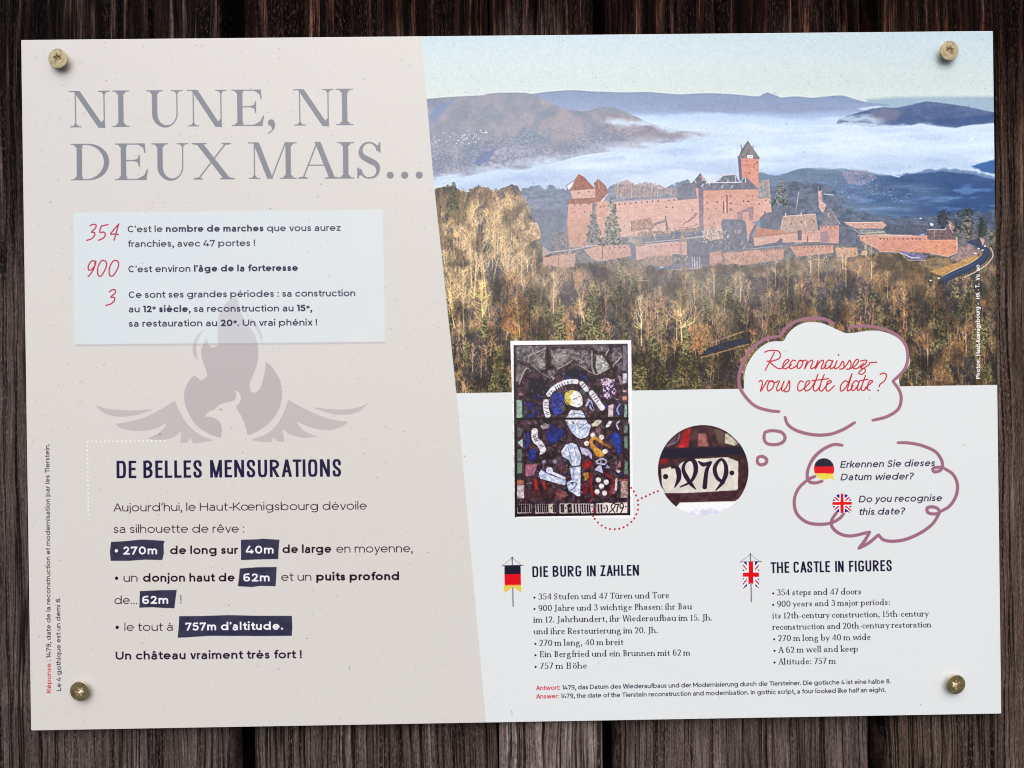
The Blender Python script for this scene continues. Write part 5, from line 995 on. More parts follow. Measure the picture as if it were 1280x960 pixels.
def detail_circle():
    z = zoomed(740, 520, 6.4); c, r = (878.8, 587.5), 56.5
    wd = window(800, 510, 960, 670); keep = ART[wd].copy()
    m = np.hypot(GX[wd] - c[0], (GY[wd] - c[1])) - r
    # cut along the lower glass edge
    edge = np.interp(GX[wd], [820, 838, 845, 850, 860, 900, 922, 940], [600, 627, 634, 628, 627.5, 626.5, 624, 590])
    mk = np.clip(.5 - m * SC, 0, 1)  # round picture
    DK = mixn((62, 42, 50), (96, 66, 70), 6, 231)
    poly([(818, 526), (942, 526), (942, 650), (818, 650)], DK, 1)
    poly(z((735, 95), (790, 85), (770, 250), (690, 250)), mixn((150, 30, 44), (206, 56, 70), 6, 232), .95, 3); poly(z((600, 130), (680, 130), (660, 220), (580, 250), (560, 200)), (112, 92, 112), .8, 4)
    poly(z((850, 135), (910, 135), (935, 240), (845, 240)), mixn((132, 84, 84), (176, 122, 114), 4, 233), .95, 3); poly(z((970, 100), (1060, 90), (1050, 230), (1010, 220)), (120, 104, 88), .7, 6); poly(z((1065, 140), (1130, 110), (1200, 200), (1140, 235), (1060, 215)), mixn((166, 158, 140), (206, 200, 182), 4, 234), .95, 3)
    line(z((590, 240), (680, 200), (700, 130)), 1.2, (176, 170, 182), .6, smooth=True, soft=2)
    poly(z((520, 262), (1260, 240), (1260, 330), (1170, 300), (800, 330), (520, 345)), (40, 36, 62), .95, 4)
    poly(z((500, 340), (600, 335), (620, 360), (560, 385), (500, 370)), (150, 40, 44), .8, 4)
    poly(z((548, 425), (640, 400), (690, 400), (700, 380), (760, 345), (1080, 325), (1170, 360), (1165, 590), (800, 612), (560, 618)), mixn((196, 192, 184), (212, 206, 196), 8, 235), 1, 2, jag=.5)
    poly(z((500, 618), (800, 614), (1170, 592), (1260, 560), (1260, 690), (700, 690), (560, 720)), mixn((70, 46, 56), (96, 66, 76), 6, 236), 1, 2)
    poly(z((560, 735), (670, 725), (700, 690), (1140, 678), (1200, 640), (1260, 700), (1260, 860), (500, 860)), (226, 226, 228), 1, 1.4)
    poly(z((730, 752), (900, 735), (1090, 735), (1060, 765), (900, 800), (790, 785)), mixn((190, 190, 206), (226, 224, 230), 5, 237), .8, 5, jag=2); line(z((760, 772), (900, 795), (1000, 790)), 1.6, (196, 196, 210), .6, smooth=True, soft=2)
    line(z((700, 690), (1150, 678)), .9, (190, 184, 160), .8)
    INK = (52, 26, 62)
    def dl(p, w, c, a, smooth=True): line(p, [v * .94 for v in w], c, a, smooth=smooth)
    dl(z((638, 404), (672, 408), (690, 440), (692, 500), (660, 568)), [2, 5, 7, 6, 1.4], INK, 1, smooth=True)
    dl(z((705, 565), (790, 520), (828, 440), (820, 370), (785, 345), (745, 370), (728, 420), (750, 480), (790, 540), (825, 580)), [1.5, 3.5, 6, 6.4, 4, 3.5, 4.4, 6, 5, 1.5], INK, 1, smooth=True)
    dl(z((852, 362), (890, 385), (950, 368)), [2, 5.6, 3], INK, 1, smooth=True); dl(z((945, 370), (915, 440), (900, 565)), [4, 5, 6], INK, 1, smooth=True)
    dl(z((1050, 530), (1000, 490), (980, 420), (1005, 365), (1040, 345), (1068, 390), (1070, 460), (1040, 530), (990, 590)), [3.6, 5, 5.4, 4, 3.4, 5, 6, 5, 1.5], INK, 1, smooth=True)
    line(z((638, 412), (668, 402)), 2.2, INK, 1)
    disc(*z((587, 482))[0], 3.2, (44, 26, 48), 1, 1.6); disc(*z((1118, 452))[0], 2.9, (44, 26, 48), 1, 1.6)
    line(z((548, 430), (552, 560)), 1.2, (40, 20, 50), .9)
    new = ART[wd].copy()
    ring = np.clip(1 - np.abs(m + 1.2) / 1.2, 0, 1) * (GY[wd] < edge - 2) * .7
    new = new * (1 - ring[..., None]) + col((40, 22, 46)) * ring[..., None]
    keepdn = mk * 1.0
    ART[wd] = keep * (1 - keepdn[..., None]) + new * keepdn[..., None]
# ---------------------------------------------------------------- print artwork: layout of the sheet
def sheet_ground():
    X, Y = GX, GY
    c = lerpc((199, 196, 192), (200, 195.5, 191), fbm(X, Y, 160, 3, 301))
    n = (fbm(X, Y, 1.1, 2, 302) - .5) * .014
    ART[:] = c + n[..., None]
    wt = [(527.5, 20), (535, 132), (542, 218), (570.5, 491.5), (609.5, 940), (1300, 930), (1300, 20)]
    poly(wt, (206, 208.5, 208), 1, 1)
    # recycled-paper flecks printed on the beige half
    for i in range(1500):
        x = rng.uniform(28, 600); y = rng.uniform(45, 915)
        if x > 527 + (y - 44) * .093 - 6: continue
        k = rng.random()
        disc(x, y, .4 + rng.random() * (.9 if k < .92 else 1.3), (150, 144, 142) if rng.random() < .75 else (226, 222, 214), .12 + .3 * rng.random() ** 2, 1.6, .4 + .6 * rng.random())
BOXES = [[(138, 678), (156, 677), (176, 675), (190, 675.6), (205, 676.6), (203.6, 681), (204, 692), (202, 700.5), (180, 700), (160, 701.5), (137.5, 701.5), (136.6, 690)],
         [(300.5, 675), (318, 674.6), (328, 673.8), (348.6, 675), (347.4, 688), (347, 699), (330, 699.2), (300.6, 700.4)],
         [(299, 711), (320, 709.4), (345, 709), (344.4, 722), (343.6, 733), (325, 732.6), (314, 734), (296.6, 733), (298, 722)],
         [(174, 739.4), (200, 738.2), (220, 737.8), (218.5, 748), (217, 760.6), (205, 760.4), (190, 759.4), (173.2, 760)],
         [(223, 770.6), (250, 770.4), (285, 769.2), (320, 770), (363.8, 770), (364.4, 784), (363.6, 794.8), (330, 795.2), (260, 795), (232, 797), (221, 797.4), (222.4, 784)]]
CARD = [(92.5, 267), (285, 264.6), (479, 262), (480.6, 345), (481.5, 427.5), (300, 429.6), (93.6, 431.5), (93, 350)]
BUBBLE = cat([(930, 478), (931, 465), (936, 452), (946, 438), (958, 429), (968, 426), (979.5, 425.5), (984, 418), (993, 409), (1004, 403.5), (1017, 402), (1030, 404), (1044, 410), (1057, 415.5), (1070, 415), (1085, 412.8), (1100, 413), (1114, 417), (1124, 423), (1131, 432), (1137, 446), (1137, 455), (1131, 463), (1127, 466), (1124, 472), (1125, 481)], 4).tolist() + [(1125, 500), (930, 500)]
def card():
    poly(CARD, lambda X, Y: lerpc((197, 204, 206), (202, 205, 204), (X - 90) / 390 + (fbm(X, Y, 60, 2, 305) - .5) * .4), .96, 1)
    poly([(94, 431), (300, 429), (481.5, 427), (481, 430), (300, 432), (94, 434)], (150, 146, 156), .28, 3)
def emblem():
    E = (164, 157, 160)
    z = zoomed(110, 390, 3.556); y = zoomed(220, 360, 8); h = zoomed(225, 470, 10.58)
    a = .62
    body = cat(h((540, 825)) + z((540, 545), (480, 505), (440, 440), (426, 380), (436, 330), (470, 286), (500, 308)), 4).tolist() + cat(y((300, 900), (310, 860), (262, 720), (252, 640), (268, 570), (305, 515), (318, 540), (330, 580), (370, 600), (410, 580), (418, 540)), 4).tolist() + cat(y((415, 440), (418, 350), (440, 250), (490, 170), (545, 120), (610, 95)), 4).tolist() + \
        cat(y((610, 95), (625, 150), (650, 250), (720, 370), (790, 480), (820, 600), (815, 740), (780, 850), (740, 950)), 4).tolist() + cat(z((718, 320), (722, 350), (740, 360), (765, 340), (785, 270), (790, 222)), 4).tolist() + cat(z((790, 222), (820, 250), (855, 310), (862, 380), (845, 440), (800, 500), (740, 538), (712, 548)), 4).tolist() + \
        cat(h((890, 785), (850, 640), (800, 520), (742, 415), (790, 350), (805, 290), (780, 225), (708, 188)), 4).tolist() + cat(h((708, 188), (742, 240), (732, 300), (700, 338), (620, 352), (520, 384), (465, 438), (450, 455)), 4).tolist() + cat(h((450, 455), (380, 478), (322, 542)), 4).tolist() + cat(h((322, 542), (400, 545), (470, 572), (525, 615), (550, 700), (540, 825)), 4).tolist()
    poly(body, E, a, 1)
    poly(cat(y((285, 420), (230, 460), (180, 530), (165, 610), (180, 680), (222, 730)), 4).tolist() + cat(y((222, 730), (205, 660), (205, 580), (240, 480), (285, 420)), 4).tolist(), E, .55, 1)
    poly(cat(y((735, 285), (790, 340), (845, 420), (865, 500), (858, 550)), 4).tolist() + cat(y((858, 550), (830, 470), (790, 400), (735, 285)), 4).tolist(), E, .5, 1)
    disc(*h((537, 449))[0], 2.4, (158, 152, 150), .8, 2, .9)
    poly(CARD, (200, 204, 206), .42, 1)
    wings = [cat(z((30, 415), (80, 432), (180, 440), (290, 433)), 4).tolist() + cat(z((290, 433), (220, 460), (140, 468), (75, 455), (30, 415)), 4).tolist(),
             cat(z((385, 396), (330, 430), (250, 470), (180, 490), (120, 500)), 4).tolist() + cat(z((120, 500), (150, 522), (220, 532), (300, 520), (347, 497), (320, 535), (262, 566)), 4).tolist() + cat(z((262, 566), (330, 572), (385, 555), (412, 535), (408, 582)), 4).tolist() + cat(z((408, 582), (440, 582), (455, 563), (468, 585), (520, 580), (552, 570), (500, 550), (445, 505), (410, 450), (385, 396)), 4).tolist(),
             cat(z((1252, 402), (1200, 425), (1120, 435), (995, 425)), 4).tolist() + cat(z((995, 425), (1060, 448), (1130, 458), (1200, 445), (1252, 402)), 4).tolist(),
             cat(z((890, 390), (950, 425), (1040, 465), (1100, 482), (1158, 488)), 4).tolist() + cat(z((1158, 488), (1120, 515), (1060, 526), (990, 515), (930, 492), (960, 530), (1018, 556)), 4).tolist() + cat(z((1018, 556), (950, 560), (895, 545), (866, 525), (872, 578)), 4).tolist() + cat(z((872, 578), (840, 575), (822, 560), (812, 580), (765, 578), (728, 568), (790, 545), (840, 500), (868, 450), (890, 390)), 4).tolist()]
    for w_ in wings: poly(w_, E, .5, 1)
def write_all():
    R_, B_, L_, M_ = SANS[.155], SANS[.215], SANS[.10], SANS[.19]
    ttl = (134, 135, 141)
    for s, x0, y0, x1, y1, c in (('NI', 87.5, 160.4, 160.2, 159.5, 45.4), ('UNE,', 183, 159.3, 345, 158.0, 45.4), ('NI', 368, 157.8, 440, 156.9, 45.4), ('DEUX', 88.5, 226.5, 290, 224.9, 45.6), ('MAIS…', 311, 224.4, 530, 223.3, 45.6)):
        text([(s, TITLE, ttl, 1, 0)], x0, y0, x1, y1, c)
    g = (56, 54, 78); d = (40, 37, 64); q = (46, 44, 70)
    rows = [([("C'est le ", R_, g), ('nombre de marches', B_, g), (' que vous aurez', R_, g)], 160, 291.2, 426.2, 289), ([('franchies, avec 47 portes !', R_, g)], 160.4, 309.7, 319.4, 308.2),
            ([("C'est environ ", R_, q), ("l'âge de la forteresse", B_, q)], 160.7, 341.2, 372.6, 339.1), ([('Ce sont ses grandes périodes : sa construction', R_, q)], 161, 373.2, 444.4, 370.6)]
    for runs, x0, y0, x1, y1 in rows: text([(s, f, c, 1, 0) for s, f, c in runs], x0, y0, x1, y1, 8.0)
    text([('au ', R_, d, 1, 0), ('12', B_, d, 1, 0), ('e', B_, d, .6, .42), (' siècle', B_, d, 1, 0), (', sa reconstruction au ', R_, d, 1, 0), ('15', B_, d, 1, 0), ('e', B_, d, .6, .42), (',', R_, d, 1, 0)], 161, 391.2, 390, 389.4, 8.0)
    text([('sa restauration au ', R_, d, 1, 0), ('20', B_, d, 1, 0), ('e', B_, d, .6, .42), ('. Un vrai phénix !', R_, d, 1, 0)], 161, 409.2, 396.6, 407.2, 8.0)
    # handwritten figures
    z = zoomed(90, 260, 6); RD = (176, 52, 78)
    for p in (((138, 138), (160, 128), (183, 134), (176, 158), (148, 186), (170, 190), (172, 210), (148, 236), (112, 248)), ((222, 140), (210, 186), (240, 186), (252, 204), (240, 228), (202, 248)), ((222, 141), (272, 130)), ((354, 126), (330, 152), (292, 200), (320, 200), (350, 204)), ((352, 126), (334, 190), (318, 246)),
              ((180, 408), (150, 402), (124, 440), (128, 470), (150, 466), (176, 430), (180, 405)), ((178, 404), (165, 460), (140, 500), (122, 520)), ((250, 402), (222, 402), (196, 450), (196, 505), (220, 514), (248, 470), (262, 425), (250, 402)), ((340, 400), (312, 402), (284, 450), (282, 505), (306, 514), (338, 470), (352, 425), (340, 400)),
              ((282, 634), (304, 618), (326, 622), (322, 645), (292, 672), (318, 676), (318, 700), (292, 724), (254, 736))):
        line(z(*p), 1.5, RD, 1, smooth=True)
    H = (40, 37, 74)
    for s, x0, y0, x1, y1 in (('DE', 145, 598.4, 169.5, 598.2), ('BELLES', 178.6, 598.1, 252.2, 597.4), ('MENSURATIONS', 262, 597.3, 426.3, 595.8)): text([(s, COND, H, 1, 0)], x0, y0, x1, y1, 21.6)
    t = (50, 40, 48); bk = (48, 38, 50); WT = (222, 222, 232)
    for b in BOXES: poly(b, mixn((66, 66, 86), (76, 75, 94), 9, 311), 1, 1)
    seg = [("Aujourd'hui, le Haut-Kœnigsbourg dévoile", L_, t, 141.2, 640, 457.8, 637.1), ('sa silhouette de rêve :', L_, t, 141.2, 666.8, 304.5, 666), ('270m', B_, WT, 153, 693.8, 196, 693.4), ('de long sur', M_, bk, 211.8, 693.2, 296, 692.6), ('40m', B_, WT, 306.6, 692.4, 341.6, 692.2),
           ('de large', M_, bk, 352.4, 691.6, 413.3, 691), ('en moyenne,', L_, t, 419.8, 691, 514.9, 690.2), ('un', L_, t, 153.6, 727.8, 170.9, 727.7), ('donjon haut de', M_, bk, 177.8, 727.7, 292.3, 727), ('62m', B_, WT, 303, 727.2, 336.6, 726.9), ('et un', L_, t, 350.8, 726.3, 388.4, 726), ('puits profond', B_, bk, 394.5, 726, 498.5, 725),
           ('de…', L_, t, 142.1, 755.6, 170.5, 755.4), ('62m', B_, WT, 176.6, 755.4, 209.7, 755.1), ('le tout à', L_, t, 154.5, 789.2, 215.2, 788.8), ("757m d'altitude.", B_, WT, 230.7, 788.6, 353.2, 787.3), ('Un château vraiment très fort !', SANS[.19], (54, 46, 66), 143.3, 825, 376.2, 822.9)]
    for s, f, c, x0, y0, x1, y1 in seg: text([(s, f, c, 1, 0)], x0, y0, x1, y1, 10.0)
    line([(225.2, 744.6), (225.2, 751)], .9, t); disc(225.2, 753.8, .7, t)
    disc(144.6, 689, 2.1, WT); disc(144.8, 723.3, 2.0, bk); disc(145.4, 784.7, 2.0, bk)
    RR = (186, 66, 80)
    text([('Réponse', R_, RR, 1, 0), (' : ', R_, RR, 1, 0), ('1479, date de la reconstruction et modernisation par les Tierstein.', R_, (74, 68, 84), 1, 0)], 62.4, 867, 61.2, 555.5, 5.5)
    text([('Le 4 gothique est un demi 8.', R_, (74, 68, 84), 1, 0)], 74.8, 864.3, 74.2, 747.4, 5.5)
    CR = (226, 224, 220)
    for s_, y0, y1 in (('Photos', 472.6, 450), (':', 447.6, 446.8), ('Haut-Kœnigsbourg', 443.8, 382.5), ('-', 379.5, 377.6), ('HK - T.', 373, 353.6), ('Vu', 349.5, 342.2), ('no', 337.5, 330)): text([(s_, B_, CR, 1, 0)], 1225.6, y0, 1225.0, y1, 5.4)
    # right half
    HK = (36, 34, 62)
    for s, x0, y0, x1, y1 in (('DIE', 664.8, 721.2, 684.4, 720.8), ('BURG', 690.2, 720.7, 726.0, 720.1), ('IN', 733.2, 720, 744.1, 719.8), ('ZAHLEN', 750, 719.7, 798.3, 718.9)): text([(s, COND, HK, 1, 0)], x0, y0, x1, y1, 13.4)
    for s, x0, y0, x1, y1 in (('THE', 963, 715.8, 986, 715.2), ('CASTLE', 991.4, 715.1, 1036.8, 714.2), ('IN', 1043.6, 714.1, 1054.2, 713.9), ('FIGURES', 1060.8, 713.8, 1114.5, 712.7)): text([(s, COND, HK, 1, 0)], x0, y0, x1, y1, 13.6)
    k = (44, 44, 54)
    ser = [('• 354 Stufen und 47 Türen und Tore', 666, 749.2, 835.2, 747), ('• 900 Jahre und 3 wichtige Phasen: ihr Bau', 666, 763.5, 863.6, 760.9), ('im 12. Jahrhundert, ihr Wiederaufbau im 15. Jh.', 666.5, 777.8, 889.3, 774.8), ('und ihre Restaurierung im 20. Jh.', 666.5, 792.5, 821.2, 790.6), ('• 270 m lang, 40 m breit', 667, 807, 777.9, 805.6),
           ('• Ein Bergfried und ein Brunnen mit 62 m', 667, 821.2, 861.3, 818.6), ('• 757 m Höhe', 667, 835.8, 732, 835), ('• 354 steps and 47 doors', 964.6, 743.6, 1075.6, 741.9), ('• 900 years and 3 major periods:', 964.6, 757.9, 1111.5, 755.2), ('its 12th-century construction, 15th-century', 965.3, 772.4, 1159.4, 769.4), ('reconstruction and 20th-century restoration', 965.3, 786.6, 1162.8, 783.1),
           ('• 270 m long by 40 m wide', 965.6, 800.8, 1087, 798.8), ('• A 62 m well and keep', 966, 815.3, 1071, 813.4), ('• Altitude: 757 m', 966, 829.9, 1043.2, 828.7)]
    for s, x0, y0, x1, y1 in ser: text([(s, SERIF, k, 1, 0)], x0, y0, x1, y1, 7.4)
    sm = (72, 70, 84)
    text([('Antwort:', R_, RR, 1, 0), (' 1479, das Datum des Wiederaufbaus und der Modernisierung durch die Tiersteiner. Die gotische 4 ist eine halbe 8.', R_, sm, 1, 0)], 669.2, 862.3, 1112.5, 853.2, 5.5)
    text([('Answer:', R_, RR, 1, 0), (' 1479, the date of the Tierstein reconstruction and modernisation. In gothic script, a four looked like half an eight.', R_, sm, 1, 0)], 669.2, 872.9, 1106, 863.8, 5.5)
    line([(638.6, 888), (638.8, 892)], .6, (120, 120, 128), .8); disc(638.9, 894.6, .5, (120, 120, 128), .8)
def bubbles():
    PK = (154, 114, 130); HL = (236, 208, 216)
    poly(BUBBLE, (206, 209, 208.5), 1, 1)
    z = zoomed(910, 385, 5.333); y = zoomed(980, 540, 5.565)
    st = [z((340, 688), (270, 680), (180, 650), (110, 580), (76, 510), (78, 430), (110, 340), (170, 260), (250, 205), (350, 185)), z((350, 185), (390, 130), (460, 85), (550, 65), (640, 70), (705, 100)), z((808, 130), (860, 118), (950, 118), (1050, 140), (1130, 180), (1185, 240), (1200, 330), (1175, 410), (1100, 485)),
          z((1100, 485), (1140, 540), (1155, 600), (1135, 670), (1060, 720), (965, 745)), z((380, 725), (400, 775), (460, 815), (570, 842), (680, 838), (770, 805), (845, 760)), z((245, 825), (240, 870), (260, 900), (310, 908), (360, 895), (380, 860), (355, 825), (290, 815), (245, 825)),
          [(946.5, 573), (947, 578), (951, 580.5), (957, 578.5), (958, 573.5), (953, 570), (948, 571), (946.5, 573)],
          y((405, 88), (340, 85), (260, 125), (200, 185), (165, 260), (160, 325)), y((215, 305), (170, 325), (180, 345), (220, 350), (265, 338)), y((160, 330), (100, 390), (70, 470), (85, 560), (150, 620), (230, 638), (320, 630), (380, 600), (415, 565)), y((365, 555), (330, 610), (335, 660), (390, 705), (470, 718), (595, 690)), y((595, 690), (560, 750), (518, 805)), y((518, 805), (590, 765), (655, 710)), y((655, 710), (690, 745), (760, 755), (850, 740), (950, 695), (1030, 635), (1080, 560)),
          y((1080, 560), (1040, 565), (1000, 555), (995, 525), (1030, 515), (1070, 530), (1080, 560)), y((1080, 552), (1150, 510), (1195, 440), (1205, 360), (1175, 290), (1110, 245)), y((1110, 245), (1070, 240), (1035, 250), (1045, 272), (1080, 265), (1100, 240), (1095, 190), (1050, 130), (960, 90), (870, 72), (792, 70))]
    items = []
    for p in st:
        q = cat(p, 7) if len(p) > 2 else np.array(p, float)
        n = len(q); w = np.interp(np.linspace(0, 1, n), [0, .04, .5, .96, 1], [3.4, 3.9, 4.2, 3.9, 3.2]) * SC / 2
        items.append((T(q), w))
    ribbons(items, PK, 1, 1, True)
    # script lettering
    RD = (180, 24, 48)
    for p in (((246, 292), (275, 282), (330, 282), (350, 305), (340, 335), (290, 352), (262, 352)), ((312, 290), (282, 350), (250, 412)), ((275, 352), (310, 385), (340, 402), (365, 395), (385, 372), (408, 350), (398, 340), (378, 355), (366, 385), (376, 402), (400, 395), (425, 375)),
              ((452, 350), (435, 345), (418, 365), (410, 390), (420, 402), (445, 392), (465, 372), (475, 350), (492, 346), (500, 362), (486, 392), (468, 400), (462, 385), (475, 352), (500, 350), (520, 345)), ((530, 350), (512, 402), (535, 362), (560, 345), (566, 358), (552, 392), (560, 402), (585, 385), (600, 350)), ((602, 350), (584, 402), (608, 362), (632, 345), (638, 358), (622, 395), (632, 402), (655, 380)),
              ((695, 350), (672, 345), (652, 368), (648, 395), (662, 400), (690, 372), (700, 348), (682, 392), (690, 402), (712, 385), (728, 350)), ((728, 350), (712, 392), (720, 402), (745, 385), (765, 352), (775, 375), (768, 400), (745, 404)), ((770, 400), (795, 372), (812, 345), (822, 372), (812, 402), (790, 404)), ((812, 402), (845, 385), (872, 352), (862, 338), (845, 355), (832, 388), (845, 402), (870, 395), (905, 365)),
              ((885, 350), (925, 345), (915, 370), (885, 395), (912, 400), (915, 420), (895, 438), (872, 432), (890, 410), (945, 372)), ((942, 362), (992, 358)), ((208, 488), (222, 480), (230, 500), (218, 552), (245, 510), (262, 482)), ((262, 482), (280, 485), (300, 482)), ((292, 485), (275, 492), (262, 530), (272, 550), (298, 530), (308, 498), (292, 485), (318, 495), (335, 482)),
              ((345, 485), (325, 530), (332, 550), (355, 530), (375, 485), (358, 535), (368, 550), (392, 520), (408, 482), (412, 505), (408, 545), (385, 556), (372, 548)), ((502, 490), (485, 484), (468, 510), (466, 540), (480, 550), (510, 530), (545, 495), (535, 482), (518, 500), (512, 538), (525, 550), (555, 530), (585, 480)), ((600, 440), (572, 520), (572, 545), (590, 548), (618, 515)), ((642, 440), (612, 520), (612, 545), (630, 548), (660, 510), (690, 490), (678, 480), (660, 500), (655, 540), (672, 550), (710, 515)),
              ((560, 482), (672, 468)), ((800, 490), (780, 482), (755, 510), (750, 545), (765, 548), (790, 520), (810, 480), (828, 435), (805, 510), (795, 545), (812, 545), (835, 515)), ((870, 490), (850, 482), (828, 510), (825, 540), (840, 545), (865, 515), (876, 488), (862, 535), (872, 545), (895, 515)), ((918, 445), (890, 525), (895, 545), (912, 542), (938, 510)), ((878, 482), (935, 472)), ((915, 530), (945, 505), (965, 485), (950, 480), (935, 500), (930, 535), (948, 546)),
              ((1015, 440), (1040, 430), (1058, 445), (1045, 480), (1015, 505), (1008, 522))):
        line(z(*p), 1.35, RD, 1, smooth=True)
    disc(*z((738, 310))[0], 1.0, RD); disc(*z((1002, 546))[0], 1.0, (90, 20, 40)); 
    IT = (50, 46, 72)
    for s, x0, y0, x1, y1 in (('Erkennen Sie dieses', 1050, 584, 1168, 581.7), ('Datum wieder?', 1050.4, 599.7, 1140.5, 598.4), ('Do you recognise', 1073, 627.2, 1176.4, 625.4), ('this date?', 1073, 643, 1129.6, 642)): text([(s, ITAL, IT, 1, 0)], x0, y0, x1, y1, 8.2)
def flag_disc(cx, cy, r, kind):
    wd = window(cx - r - 5, cy - r - 5, cx + r + 5, cy + r + 5); X, Y = GX[wd] - cx, GY[wd] - cy
    tail = np.clip(.5 - sdf_poly(T([(cx + 2, cy + 9), (cx + 12.4, cy + 12.6), (cx + 10.2, cy + 4)]), wd), 0, 1)
    m = np.maximum(np.clip(.5 - (np.hypot(X, Y) - r) * SC, 0, 1), tail)
    if kind == 'de':
        c = np.where((Y < -4)[..., None], col((52, 50, 68)), np.where((Y < 4.6)[..., None], col((206, 40, 52)), col((214, 200, 92))))
    else:
        Xs, Ys = X, Y + X * .02
        c = np.broadcast_to(col((40, 42, 130)), X.shape + (3,)).copy()
        for sg in (1, -1):
            dd = np.abs(Ys - sg * Xs * .82) / 1.29
            c[dd < 2.6] = col((222, 224, 234)); c[dd < .9] = col((196, 50, 66))
        c[(np.abs(Xs) < 3.4) | (np.abs(Ys) < 3.4)] = col((226, 226, 234)); c[(np.abs(Xs) < 1.9) | (np.abs(Ys) < 1.7)] = col((206, 28, 50))
    ART[wd] = ART[wd] * (1 - m[..., None]) + c * m[..., None]
BANNERS = [(629.6, 706.6, 650.4, 731.5, 'de'), (928.0, 701.2, 948.2, 729.6, 'gb')]
def banners():
    # hanging flags beside the two headings
    line([(639.6, 696.5), (640.6, 757.5)], 1.3, (112, 110, 122)); line([(627, 707), (653.4, 706.4)], .9, (96, 96, 110)); line([(628, 706.4), (639.6, 697), (651, 706)], .5, (120, 120, 132)); disc(639.6, 697, .9, (50, 46, 60))
    poly([(630, 707.5), (650, 707), (650.2, 717.3), (630, 717.8)], (50, 48, 66)); poly([(630, 717.6), (650.2, 717), (650.4, 730.6), (630.2, 731)], (206, 38, 52)); poly([(630.2, 731), (650.4, 730.6), (650.8, 740.6), (640.8, 733.4), (630.4, 740.8), (628.6, 734)], (206, 190, 92)); line([(631, 731.4), (649.6, 731)], .9, (226, 130, 60)); line([(630.4, 707.2), (649.6, 706.8)], .8, (20, 18, 34))
    line([(937.4, 691.5), (938.6, 751.6)], 1.3, (118, 116, 128)); line([(924.6, 701.8), (951.2, 701.2)], .8, (96, 96, 110)); line([(925.4, 701.4), (937.4, 692.4), (949, 701)], .5, (130, 130, 142)); disc(937.4, 692, .8, (60, 56, 70))
    q = [(928.2, 701.8), (947.8, 701.4), (948.2, 735), (938.4, 727.6), (928.2, 735.2)]
    wd = window(924, 698, 952, 740); m = np.clip(.5 - sdf_poly(T(q), wd), 0, 1); X = GX[wd] - 938.1; Y = GY[wd] - 717.6
    c = np.broadcast_to(col((44, 50, 132)), X.shape + (3,)).copy()
    for sg in (1, -1):
        dd = np.abs(Y - sg * X * 1.2) / 1.56
        c[dd < 3.1] = col((224, 224, 234)); c[dd < .8] = col((190, 60, 76))
    c[(np.abs(X) < 5.2) | (np.abs(Y) < 4.6)] = col((226, 220, 226)); c[(np.abs(X) < 2.9) | (np.abs(Y) < 2.6)] = col((206, 32, 46))
    ART[wd] = ART[wd] * (1 - m[..., None]) + c * m[..., None]
def dots():
    c = (176, 34, 50)
    P = [(788.5, 609.5), (792, 614), (794.6, 619), (797, 625), (797.4, 630.6), (797, 636.6), (795, 642.4), (792.4, 647.6), (788.8, 652), (784, 656), (779, 658.8), (773.6, 660.6), (768, 661.2), (762, 661), (756.6, 659.4), (751.6, 656.6), (747, 652.8), (743, 648.4),
         (802, 622.2), (807, 620), (812, 617.6), (817, 615.4), (822, 613.6)]
    for x, y in P: disc(x, y, 1.2, c)
    for x, y in ((738.4, 626), (739.6, 633), (740.6, 639), (741, 645)): disc(x, y, 1.1, (206, 40, 60))
    for i in range(19): disc(109 + i * 5.35, 552.6 - i * .07, .95, (230, 228, 226), .85)
    for i in range(17): disc(108.6 + i * .08, 558.4 + i * 5.35, .95, (230, 228, 226), .85)
def grime():
    """dirt on the sheet: specks, drops and faint rubbed marks, each with a shape of its own"""
    for i in range(420):
        x = rng.uniform(30, 1245); y = rng.uniform(45, 905); t = rng.random()
        r = .35 + .5 * rng.random() ** 2
        if y > 492 and x > 575 + (y - 492) * .09 and i % 6: continue
        disc(x, y, r * (1 + .5 * rng.random()), (104, 100, 98), .2 + .3 * t, 1.5, r)
    for i in range(46):
        x = rng.uniform(535, 1235); y = rng.uniform(48, 118); 
        poly([(x - 2.5 * rng.random() - 1, y), (x, y - .9), (x + 1 + 2.5 * rng.random(), y + .2), (x, y + .9)], (150, 166, 172), .35, 2.4, jag=.6, jscale=2, seed=i)
    poly([(1214, 172.5), (1217, 171), (1218.5, 174), (1216, 175)], (226, 232, 240), .9, 1.5)
    line([(435, 832), (436.4, 838)], .5, (100, 94, 96), .7)
    for i in range(5):
        x, y = [(1190, 100), (1010, 52), (1120, 60), (700, 95), (1175, 112)][i]
        line([(x, y), (x + 6, y - 4), (x + 9, y - 12)], .8, (206, 216, 220), .35, smooth=True, soft=2)
def paint():
    sheet_ground()
    W_, m_, k_ = landscape(); forest(W_, m_, k_)
    card(); emblem(); write_all(); stained_glass(); detail_circle(); flag_disc(1029.8, 584.6, 12.4, 'de'); bubbles()
    flag_disc(1030, 586.4, 12.4, 'de'); flag_disc(1052.3, 628.4, 12, 'gb'); banners(); dots(); grime()
    np.clip(ART, 0, 1, out=ART)
